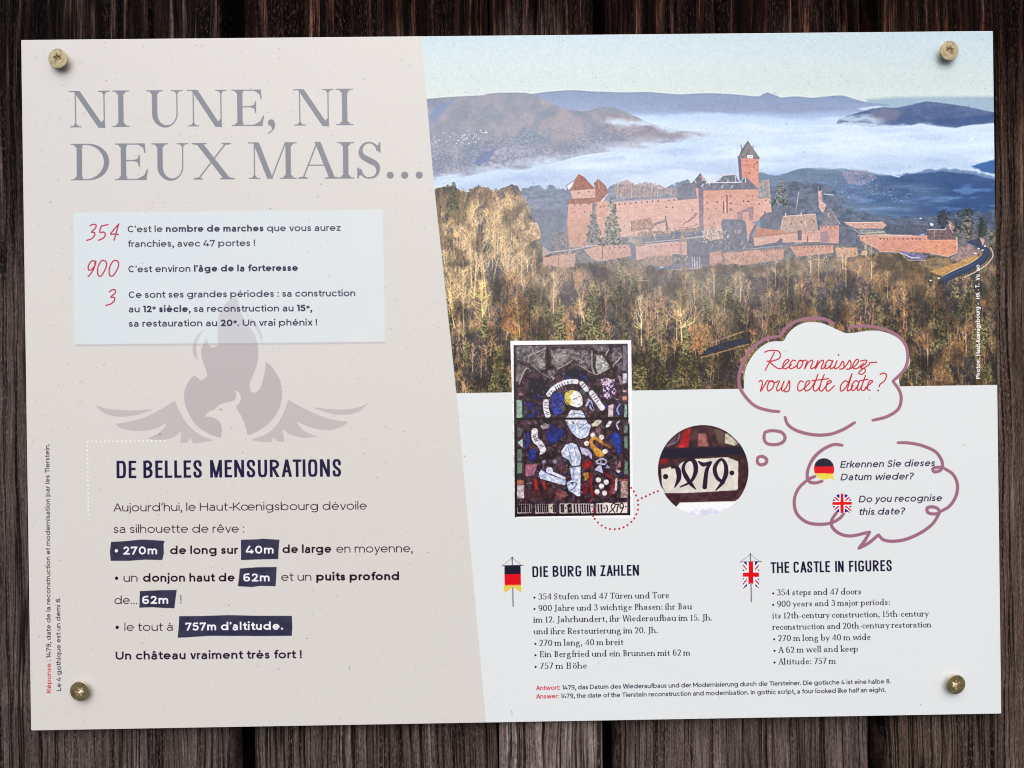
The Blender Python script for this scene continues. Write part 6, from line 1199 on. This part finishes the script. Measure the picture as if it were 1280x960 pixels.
# ---------------------------------------------------------------- scene helpers
def obj(name, mesh, mat=None, parent=None, loc=(0, 0, 0)):
    o = bpy.data.objects.new(name, mesh); COL.objects.link(o); o.location = loc
    if mat: mesh.materials.append(mat)
    if parent: o.parent = parent
    return o
def thing(name, label, cat_, loc=(0, 0, 0), group=None, kind=None):
    o = bpy.data.objects.new(name, None); COL.objects.link(o); o.location = loc; o.empty_display_size = .01
    o['label'] = label; o['category'] = cat_
    if group: o['group'] = group
    if kind: o['kind'] = kind
    return o
def mesh_from(name, verts, faces, smooth=False):
    me = bpy.data.meshes.new(name); me.from_pydata([tuple(v) for v in verts], [], faces); me.update()
    if smooth: me.shade_smooth()
    return me
def art_to_world(p):
    """design units -> (x, z) on the sheet's face"""
    q = T(p); return np.c_[(q[:, 0] / CW - .5) * SHEET_W, (.5 - q[:, 1] / CH) * SHEET_H]

# ---------------------------------------------------------------- materials
def new_mat(name):
    m = bpy.data.materials.new(name); m.use_nodes = True; t = m.node_tree
    return m, t, t.nodes['Principled BSDF']
def N(t, kind, **kw):
    n = t.nodes.new(kind)
    for k, v in kw.items():
        if k in n.inputs.keys() if hasattr(n.inputs, 'keys') else False: n.inputs[k].default_value = v
        else: setattr(n, k, v)
    return n
def ramp(t, fac, stops):
    r = t.nodes.new('ShaderNodeValToRGB'); el = r.color_ramp.elements
    while len(el) < len(stops): el.new(.5)
    for e, (p, c) in zip(el, stops): e.position = p; e.color = (*c, 1) if len(c) == 3 else c
    t.links.new(fac, r.inputs[0]); return r
def mixc(t, fac, a, b, mode='MIX'):
    m = t.nodes.new('ShaderNodeMix'); m.data_type = 'RGBA'; m.blend_type = mode
    for s, v in ((m.inputs[0], fac), (m.inputs[6], a), (m.inputs[7], b)):
        if hasattr(v, 'is_output'): t.links.new(v, s)
        elif isinstance(v, (int, float)): s.default_value = v
        else: s.default_value = (*v, 1)
    return m.outputs[2]
def mathn(t, op, a, b=0.0, c=None, clamp=False):
    m = t.nodes.new('ShaderNodeMath'); m.operation = op; m.use_clamp = clamp
    for s, v in zip(m.inputs, (a, b, c) if c is not None else (a, b)):
        if hasattr(v, 'is_output'): t.links.new(v, s)
        else: s.default_value = v
    return m.outputs[0]
def noise(t, vec, scale, detail=4, rough=.55, dims='3D'):
    n = t.nodes.new('ShaderNodeTexNoise'); n.inputs['Scale'].default_value = scale; n.inputs['Detail'].default_value = detail; n.inputs['Roughness'].default_value = rough
    t.links.new(vec, n.inputs['Vector']); return n.outputs['Fac']
def stretched(t, sx, sy, sz, kind='Object', off=(0, 0, 0)):
    c = t.nodes.new('ShaderNodeTexCoord'); m = t.nodes.new('ShaderNodeMapping'); m.inputs['Scale'].default_value = (sx, sy, sz); m.inputs['Location'].default_value = off
    t.links.new(c.outputs[kind], m.inputs[0]); return m.outputs[0]

ALB = 1.05          # reflectance of the print relative to the drawn tones
print_img = bpy.data.images.new("sheet_print", CW, CH, alpha=False)
def upload():
    ART[:] = np.clip(ART ** 1.25 * 1.175, 0, 1)             # ink contrast of the print
    lin = np.where(ART <= .04045, ART / 12.92, ((ART + .055) / 1.055) ** 2.4)
    lin = np.clip((lin - .012) * ALB, 0, 1)                 # the gloss adds a little light of its own to every tone
    s = np.where(lin <= .0031308, lin * 12.92, 1.055 * lin ** (1 / 2.4) - .055)
    buf = np.ones((CH, CW, 4), np.float32); buf[..., :3] = s[::-1]
    print_img.pixels.foreach_set(buf.ravel()); print_img.update(); print_img.pack()
paint(); upload()

m_print, t, b = new_mat("glossy_print")
tc = t.nodes.new('ShaderNodeUVMap'); tc.uv_map = "UVMap"
im = t.nodes.new('ShaderNodeTexImage'); im.image = print_img; im.interpolation = 'Linear'; im.extension = 'EXTEND'
t.links.new(tc.outputs[0], im.inputs[0]); t.links.new(im.outputs[0], b.inputs['Base Color'])
b.inputs['Roughness'].default_value = .28; b.inputs['IOR'].default_value = 1.5
v = stretched(t, 1, 1, 1); nz = noise(t, v, 9, 2); bp = t.nodes.new('ShaderNodeBump'); bp.inputs['Strength'].default_value = .10; bp.inputs['Distance'].default_value = .003
t.links.new(nz, bp.inputs['Height']); t.links.new(bp.outputs[0], b.inputs['Normal'])


m_core, t, b = new_mat("sheet_core"); b.inputs['Base Color'].default_value = (.78, .78, .80, 1); b.inputs['Roughness'].default_value = .5

def wood_material(name, seed, tint, grey):
    """weathered boards: grey where rain and sun reach, dark stained brown where they have stayed protected"""
    m, t, b = new_mat(name)
    off = (seed * 3.1, 0, seed * 1.7)
    cc_ = t.nodes.new('ShaderNodeTexCoord'); mp_ = t.nodes.new('ShaderNodeMapping'); mp_.inputs['Scale'].default_value = (14, 5, 9); mp_.inputs['Location'].default_value = off
    t.links.new(cc_.outputs['Object'], mp_.inputs[0]); wv_ = noise(t, mp_.outputs[0], 1, 3, .55)
    cx_ = t.nodes.new('ShaderNodeCombineXYZ'); t.links.new(mathn(t, 'MULTIPLY_ADD', wv_, .0085, -.00425), cx_.inputs[0])
    ad_ = t.nodes.new('ShaderNodeVectorMath'); ad_.operation = 'ADD'; t.links.new(cc_.outputs['Object'], ad_.inputs[0]); t.links.new(cx_.outputs[0], ad_.inputs[1])
    def stretched(t, sx, sy, sz, off=(0, 0, 0)):                    # grain coordinates that wander along the board
        m_ = t.nodes.new('ShaderNodeMapping'); m_.inputs['Scale'].default_value = (sx, sy, sz); m_.inputs['Location'].default_value = off
        t.links.new(ad_.outputs[0], m_.inputs[0]); return m_.outputs[0]
    fine = noise(t, stretched(t, 900, 60, 38, off=off), 1, 4, .66)
    mid = noise(t, stretched(t, 210, 30, 8.5, off=off), 1, 6, .66)
    wide = noise(t, stretched(t, 24, 10, 2.2, off=off), 1, 3, .5)
    pore = noise(t, stretched(t, 1000, 200, 330, off=off), 1, 3, .75)
    c = t.nodes.new('ShaderNodeTexCoord'); sp = t.nodes.new('ShaderNodeSeparateXYZ'); t.links.new(c.outputs['Object'], sp.inputs[0])
    # how far down the board the weathering has worked
    h = mathn(t, 'MULTIPLY_ADD', sp.outputs['Z'], -4.4, .98)
    h = mathn(t, 'ADD', h, mathn(t, 'MULTIPLY_ADD', wide, .9, -.45)); 
    weather = ramp(t, h, [(.08, (0, 0, 0)), (.80, (1, 1, 1))]).outputs[0]
    g = [tuple(x * grey for x in c_) for c_ in ((.026, .018, .016), (.058, .042, .037), (.092, .071, .064), (.20, .168, .155))]
    grey_c = ramp(t, mid, [(.28, g[0]), (.42, g[1]), (.57, g[2]), (.74, g[3])]).outputs[0]
    k = [tuple(x * y for x, y in zip(c_, tint)) for c_ in ((.0016, .0007, .0007), (.0045, .0022, .0019), (.020, .011, .009), (.13, .080, .062))]
    dark_c = ramp(t, mid, [(.34, k[0]), (.47, k[1]), (.56, k[2]), (.66, k[3])]).outputs[0]
    base = mixc(t, weather, dark_c, grey_c)
    warmth = {5: (1.12, .99, .88), 4: (1.06, .99, .96), 2: (1.05, .98, .93)}.get(seed, (1, 1, 1)); base = mixc(t, 1.0, base, warmth, 'MULTIPLY')
    cn = noise(t, stretched(t, 150, 20, 2.0, off=off), 1, 3, .55)
    crack = mathn(t, 'ABSOLUTE', mathn(t, 'SUBTRACT', cn, .5))
    cn2 = noise(t, stretched(t, 420, 20, 5.0, off=(off[0] + 5, 0, 3)), 1, 2, .5)
    crack2 = mathn(t, 'ABSOLUTE', mathn(t, 'SUBTRACT', cn2, .47))
    crk = ramp(t, crack, [(.008, (.06,) * 3), (.034, (1,) * 3)]).outputs[0]
    crk2 = ramp(t, crack2, [(.010, (.62,) * 3), (.04, (1,) * 3)]).outputs[0]
    base = mixc(t, .9, base, crk, 'MULTIPLY'); base = mixc(t, .8, base, crk2, 'MULTIPLY')
    f = ramp(t, fine, [(.36, (.55,) * 3), (.50, (1.0,) * 3), (.66, (1.45,) * 3)]).outputs[0]
    base = mixc(t, 1.0, base, f, 'MULTIPLY')
    p = ramp(t, pore, [(.34, (.42,) * 3), (.5, (1,) * 3), (.66, (1.6,) * 3)]).outputs[0]
    rough_zone = ramp(t, noise(t, stretched(t, 60, 10, 3, off=(off[0] + 9, 0, 1)), 1, 3, .6), [(.38, (.45,) * 3), (.58, (1,) * 3)]).outputs[0]
    base = mixc(t, rough_zone, base, mixc(t, 1.0, base, p, 'MULTIPLY'))
    fl = noise(t, stretched(t, 1500, 300, 330, off=(off[0] + 2, 0, 4)), 1, 2, .6)
    flk = ramp(t, fl, [(.56, (0, 0, 0)), (.68, (1, 1, 1))]).outputs[0]
    zone = ramp(t, noise(t, stretched(t, 75, 10, 2.5, off=(off[0] + 7, 0, 8)), 1, 3, .6), [(.42, (0, 0, 0)), (.62, (1, 1, 1))]).outputs[0]
    flz = mathn(t, 'MULTIPLY', flk, zone); flz = mathn(t, 'MULTIPLY', flz, .8)
    base = mixc(t, flz, base, mixc(t, weather, (.085, .056, .044), (.22, .18, .165)))
    wv = ramp(t, wide, [(.3, (.82, .80, .80)), (.7, (1.16, 1.15, 1.13))]).outputs[0]
    base = mixc(t, 1.0, base, wv, 'MULTIPLY')
    t.links.new(base, b.inputs['Base Color']); b.inputs['Roughness'].default_value = .92; b.inputs['Specular IOR Level'].default_value = .06
    hh = mathn(t, 'ADD', mathn(t, 'MULTIPLY', fine, .6), mathn(t, 'MULTIPLY', mid, .8)); hh = mathn(t, 'ADD', hh, mathn(t, 'MULTIPLY', pore, .25)); hh = mathn(t, 'ADD', hh, mathn(t, 'MULTIPLY', crk, .6))
    bp = t.nodes.new('ShaderNodeBump'); bp.inputs['Strength'].default_value = .75; bp.inputs['Distance'].default_value = .0012
    t.links.new(hh, bp.inputs['Height']); t.links.new(bp.outputs[0], b.inputs['Normal'])
    return m
def metal(name, col_, rough, spots=True):
    m, t, b = new_mat(name); b.inputs['Metallic'].default_value = 1.0
    v = stretched(t, 1, 1, 1); n1 = noise(t, v, 420, 4, .6); n2 = noise(t, v, 1500, 3, .7)
    c1 = ramp(t, n1, [(.3, tuple(x * .62 for x in col_)), (.55, col_), (.8, tuple(min(1, x * 1.22) for x in col_))]).outputs[0]
    t.links.new(c1, b.inputs['Base Color'])
    r = ramp(t, n2, [(.3, (rough * .8,) * 3), (.7, (rough * 1.3,) * 3)]).outputs[0]; t.links.new(r, b.inputs['Roughness'])
    bp = t.nodes.new('ShaderNodeBump'); bp.inputs['Strength'].default_value = .35; bp.inputs['Distance'].default_value = .0002; t.links.new(n2, bp.inputs['Height']); t.links.new(bp.outputs[0], b.inputs['Normal'])
    return m

# ---------------------------------------------------------------- the boarded wall behind the sheet
wall = thing('wooden_wall', 'weathered vertical board wall behind the information sheet, dark brown above and grey below', 'wall', (0, .0078, 0))
PXM = .4895e-3                                  # metres per design unit at the wall's depth
def bx(px): return (px - 634) * PXM * 1.0
bounds = [(-860, -500, .0012, 6, (1.2, 1.1, 1), 1.2), (-482, -148, -.0006, 7, (1.1, 1, 1), 1.0), (-130, 268, .0, 1, (1, 1.05, 1.1), 1.25), (298, 606.5, .0006, 2, (1.3, 1.1, 1), 1.15), (608.5, 740, .0022, 3, (1.5, 1.3, 1.2), 2.9), (757, 1083, -.0008, 4, (1.4, 1.1, 1.0), 1.3), (1103, 1420, .0004, 5, (1.5, 1.2, 1.05), 1.05), (1436, 1790, .001, 8, (1.2, 1, 1), 1.2), (1808, 2130, -.0004, 9, (1.2, 1.1, 1), 1.0)]
def board(x0, x1, dz, seed, tint, grey, step=.00045):
    r = np.random.default_rng(seed * 11)
    w = x1 - x0; nx = int(w / step); zz = np.concatenate([np.arange(-.60, -.28, .04), np.arange(-.275, -.195, .004), np.arange(-.195, .195, .012), np.arange(.195, .281, .004), np.arange(.30, .61, .04)])
    xs = np.linspace(x0, x1, nx + 1)
    X, Z = np.meshgrid(xs, zz)
    wob = (fbm(X * 1000, Z * 1000, 60, 3, seed, .4, 1.0) - .5) * .006          # the grain wanders a little
    d = (fbm((X + wob) * 1000, Z * 1000, 3.2, 3, seed + 50, 1, .03) - .5) * .0016 + (fbm((X + wob) * 1000, Z * 1000, 14, 2, seed + 60, 1, .02) - .5) * .0022
    edge = np.minimum(X - x0, x1 - X)
    d -= np.clip(.003 - edge, 0, .003) ** 2 / .003 * .9                         # worn arrises
    for k in range(int(w / .011)):                                             # drying cracks
        cx = r.uniform(x0 + .004, x1 - .004); z0 = r.uniform(-.30, .25); ln = r.uniform(.05, .35)
        path = cx + (fbm(np.full_like(Z, cx * 1000), Z * 1000, 50, 2, seed + k, 1, 1) - .5) * .006
        cw = r.uniform(.0004, .0008); on = np.clip((Z - z0) / .02, 0, 1) * np.clip((z0 + ln - Z) / .02, 0, 1)
        d -= np.exp(-((X - path) / cw) ** 2) * r.uniform(.002, .0045) * on
    Y = -(d + dz)
    th = .022
    nz_, nxx = X.shape
    V = np.stack([X, Y, Z], -1).reshape(-1, 3)
    idx = np.arange(nz_ * nxx).reshape(nz_, nxx)
    q = np.stack([idx[:-1, :-1], idx[:-1, 1:], idx[1:, 1:], idx[1:, :-1]], -1).reshape(-1, 4)
    # side faces going back
    nb = len(V); L = V.reshape(nz_, nxx, 3)[:, 0].copy(); R_ = V.reshape(nz_, nxx, 3)[:, -1].copy(); L[:, 1] = th; R_[:, 1] = th
    V = np.vstack([V, L, R_]); li = nb + np.arange(nz_); ri = nb + nz_ + np.arange(nz_)
    ql = np.stack([idx[:-1, 0], idx[1:, 0], li[1:], li[:-1]], -1); qr = np.stack([idx[:-1, -1], ri[:-1], ri[1:], idx[1:, -1]], -1)
    q = np.vstack([q, ql, qr])
    me = bpy.data.meshes.new('board'); me.vertices.add(len(V)); me.vertices.foreach_set('co', V.astype(np.float32).ravel())
    me.loops.add(len(q) * 4); me.loops.foreach_set('vertex_index', q.astype(np.int32).ravel())
    me.polygons.add(len(q)); me.polygons.foreach_set('loop_start', np.arange(0, len(q) * 4, 4, dtype=np.int32)); me.polygons.foreach_set('loop_total', np.full(len(q), 4, np.int32))
    me.update(calc_edges=True); me.validate()
    return me
BL = ['', '', '', '', 'narrow paler grey board', '', 'reddish brown board at the right edge', '', '']
for i, (a, c_, dz, sd, tint, grey) in enumerate(bounds):
    o = obj('board', board(bx(a), bx(c_), dz, sd, tint, grey, .00045 if sd < 6 else .0015), wood_material('weathered_board', sd, tint, grey), wall)
    if BL[i]: o['label'] = BL[i]
m_back, t, b = new_mat('wall_backing'); b.inputs['Base Color'].default_value = (.003, .002, .002, 1); b.inputs['Roughness'].default_value = 1.0; b.inputs['Specular IOR Level'].default_value = 0.0
back = mesh_from('backing', [(-.73, .0225, -.60), (.73, .0225, -.60), (.73, .0225, .60), (-.73, .0225, .60), (-.73, .03, -.60), (.73, .03, -.60), (.73, .03, .60), (-.73, .03, .60)],
                 [(0, 1, 2, 3), (5, 4, 7, 6), (4, 0, 3, 7), (1, 5, 6, 2), (3, 2, 6, 7), (4, 5, 1, 0)])
obj('backing', back, m_back, wall)

# ---------------------------------------------------------------- the printed sheet
panel = thing('information_sheet', 'white printed information sheet about a castle screwed flat to the dark boards', 'information sign', (0, 0, 0))
TH = .003
def uv_of(x, z): return (x / SHEET_W + .5, z / SHEET_H + .5)
def flat_part(name, pts, y, label=None, parent=panel, thick=0.0):
    """a printed area of the sheet, laid on as its own thin film (outline in design units)"""
    w = art_to_world(pts); me = bpy.data.meshes.new(name); bm = bmesh.new()
    vs_ = [bm.verts.new((p[0], y, p[1])) for p in w]; f = bm.faces.new(vs_)
    bm.normal_update()
    if f.normal.y > 0: f.normal_flip()
    bmesh.ops.triangulate(bm, faces=[f])
    uvl = bm.loops.layers.uv.new("UVMap")
    for f in bm.faces:
        for l in f.loops: l[uvl].uv = uv_of(l.vert.co.x, l.vert.co.z)
    bm.to_mesh(me); bm.free()
    o = obj(name, me, m_print, parent)
    if label: o['label'] = label
    return o
# base: an aluminium composite board with eased corners
bm = bmesh.new(); g = {}
hw_, hh_ = SHEET_W / 2, SHEET_H / 2; cr = .0008
out = []
for cx, cz, a0 in ((hw_ - cr, hh_ - cr, 0), (-hw_ + cr, hh_ - cr, 90), (-hw_ + cr, -hh_ + cr, 180), (hw_ - cr, -hh_ + cr, 270)):
    for k in range(6):
        a = math.radians(a0 + k * 18); out.append((cx + cr * math.cos(a), cz + cr * math.sin(a)))
e_ = .0003
ringf = [bm.verts.new((x * (1 - e_ / hw_), 0, z * (1 - e_ / hh_))) for x, z in out]
rings = [bm.verts.new((x, e_, z)) for x, z in out]; ringb = [bm.verts.new((x, TH, z)) for x, z in out]
n_ = len(out)
ff = bm.faces.new(ringf[::-1]); ff.material_index = 0
for i in range(n_):
    j = (i + 1) % n_
    for A, B_ in ((ringf, rings), (rings, ringb)):
        q = bm.faces.new((A[i], A[j], B_[j], B_[i])); q.material_index = 1
bm.faces.new(ringb).material_index = 1
bmesh.ops.recalc_face_normals(bm, faces=bm.faces)
uvl = bm.loops.layers.uv.new("UVMap")
for f in bm.faces:
    for l in f.loops: l[uvl].uv = uv_of(l.vert.co.x, l.vert.co.z)
me = bpy.data.meshes.new('sheet_board'); bm.to_mesh(me); bm.free()
base = obj('sheet_board', me, m_print, panel); me.materials.append(m_core)
F1, F2, F3 = -.00001, -.00002, -.00003
flat_part('landscape_picture', [(527.7, 47.3), (535, 132), (542, 218), (570.5, 491.5), (1247, 480), (1242.4, 39.6)], F1, 'colour picture of a red sandstone castle above misty hills')
flat_part('text_card', CARD, F1, 'pale blue card with three red handwritten figures')
sg = flat_part('stained_glass_picture', [(638, 426), (789, 425), (791, 647), (644, 647.5)], F2, 'white framed picture of a stained glass window with a kneeling figure')
flat_part('detail_picture', [(878.8 + 56.5 * math.cos(a), 587.5 + 56.5 * math.sin(a)) for a in np.linspace(0, 2 * math.pi, 49)[:-1]], F1, 'round enlarged picture of the gothic date')
flat_part('speech_bubble', BUBBLE[:-2] + [(1125, 500), (1120, 540), (1020, 548), (930, 520)], F2, 'white speech bubble with red handwriting')
for i, b_ in enumerate(BOXES): flat_part('highlight_box', b_, F1)
for (x0, y0, x1, y1, k_) in BANNERS:
    flat_part('flag', [(x0 - 1, y0), (x1 + 1, y0), (x1 + 1, y1 + 4), ((x0 + x1) / 2, y1 - 3), (x0 - 1, y1 + 4)], F1, 'hanging german flag' if k_ == 'de' else 'hanging british flag')
for cx, cy, lab in ((1030, 586.4, 'round german flag icon'), (1052.3, 628.4, 'round british flag icon')):
    flat_part('flag_icon', [(cx + 12.6 * math.cos(a), cy + 12.6 * math.sin(a)) for a in np.linspace(0, 2 * math.pi, 29)[:-1]], F1, lab)

# ---------------------------------------------------------------- screws
m_brass = metal('yellow_passivated_steel', (.54, .44, .26), .46); m_bit = metal('bright_drive_socket', (.85, .74, .60), .28)
def screw(px, py, label, spin, hgt, tilt):
    q = art_to_world([(px, py)])[0]
    root = thing('screw', label, 'screw', (q[0], -.0002, q[1]), 'yellow steel screws holding the sheet')
    root.rotation_euler = (tilt[0], 0, tilt[1])
    R, Rh, n = .0059, .0029, 72
    # head: bearing cone, rim, face with a six-lobed opening
    ang = [2 * math.pi * k / n for k in range(n)]
    lobe = lambda a: .0023 + .00062 * math.cos(6 * (a + spin))
    prof = [(.0030, .0), (.0042, -hgt * .45), (R * .975, -hgt * .80), (R, -hgt * .88), (R, -hgt * .97), (R * .965, -hgt * 1.02), (R * .90, -hgt * 1.025), (R * .60, -hgt * 1.02)]
    V = []; F = []
    for r_, y in prof: V += [(r_ * math.cos(a), y, r_ * math.sin(a)) for a in ang]
    V += [((lobe(a) + .0002) * math.cos(a), -hgt * 1.02, (lobe(a) + .0002) * math.sin(a)) for a in ang]
    V += [(lobe(a) * math.cos(a), -hgt * 1.02 + .0002, lobe(a) * math.sin(a)) for a in ang]
    for k in range(len(prof) + 1):
        for i in range(n): j = (i + 1) % n; F.append((k * n + i, k * n + j, (k + 1) * n + j, (k + 1) * n + i))
    me = mesh_from('head', V, F); 
    bm = bmesh.new(); bm.from_mesh(me); bmesh.ops.recalc_face_normals(bm, faces=bm.faces); bm.to_mesh(me); bm.free()
    for p in me.polygons: p.use_smooth = True
    me.set_sharp_from_angle(angle=math.radians(32))
    obj('head', me, m_brass, root)
    # socket: lobed walls and a dished floor
    V = []; F = []
    dep = hgt * 1.02 - .0002
    for k, (s, y) in enumerate(((1.0, -dep), (.97, -dep + .0012), (.86, -dep + .0022))): V += [(lobe(a) * s * math.cos(a), y, lobe(a) * s * math.sin(a)) for a in ang]
    V += [(.0006 * math.cos(a), -dep + .0031, .0006 * math.sin(a)) for a in ang]; V.append((0, -dep + .0033, 0))
    for k in range(3):
        for i in range(n): j = (i + 1) % n; F.append((k * n + i, (k + 1) * n + i, (k + 1) * n + j, k * n + j))
    for i in range(n): F.append((3 * n + i, 4 * n, 3 * n + (i + 1) % n))
    me = mesh_from('drive_socket', V, F); obj('drive_socket', me, m_bit, root)
    return root
screw(78.6, 77.4, 'yellow steel star-drive screw in the sheet corner above the grey title', .3, .0040, (.05, -.06))
screw(1182.8, 66.0, 'yellow steel star-drive screw in the pale sky of the castle picture', .75, .0040, (.05, .08))
screw(102.6, 861.2, 'yellow steel star-drive screw beside the start of the vertical red and black text', .1, .0036, (.04, -.03))
screw(1189.4, 851.2, 'yellow steel star-drive screw right of the small red Antwort line', .55, .0036, (.03, .06))
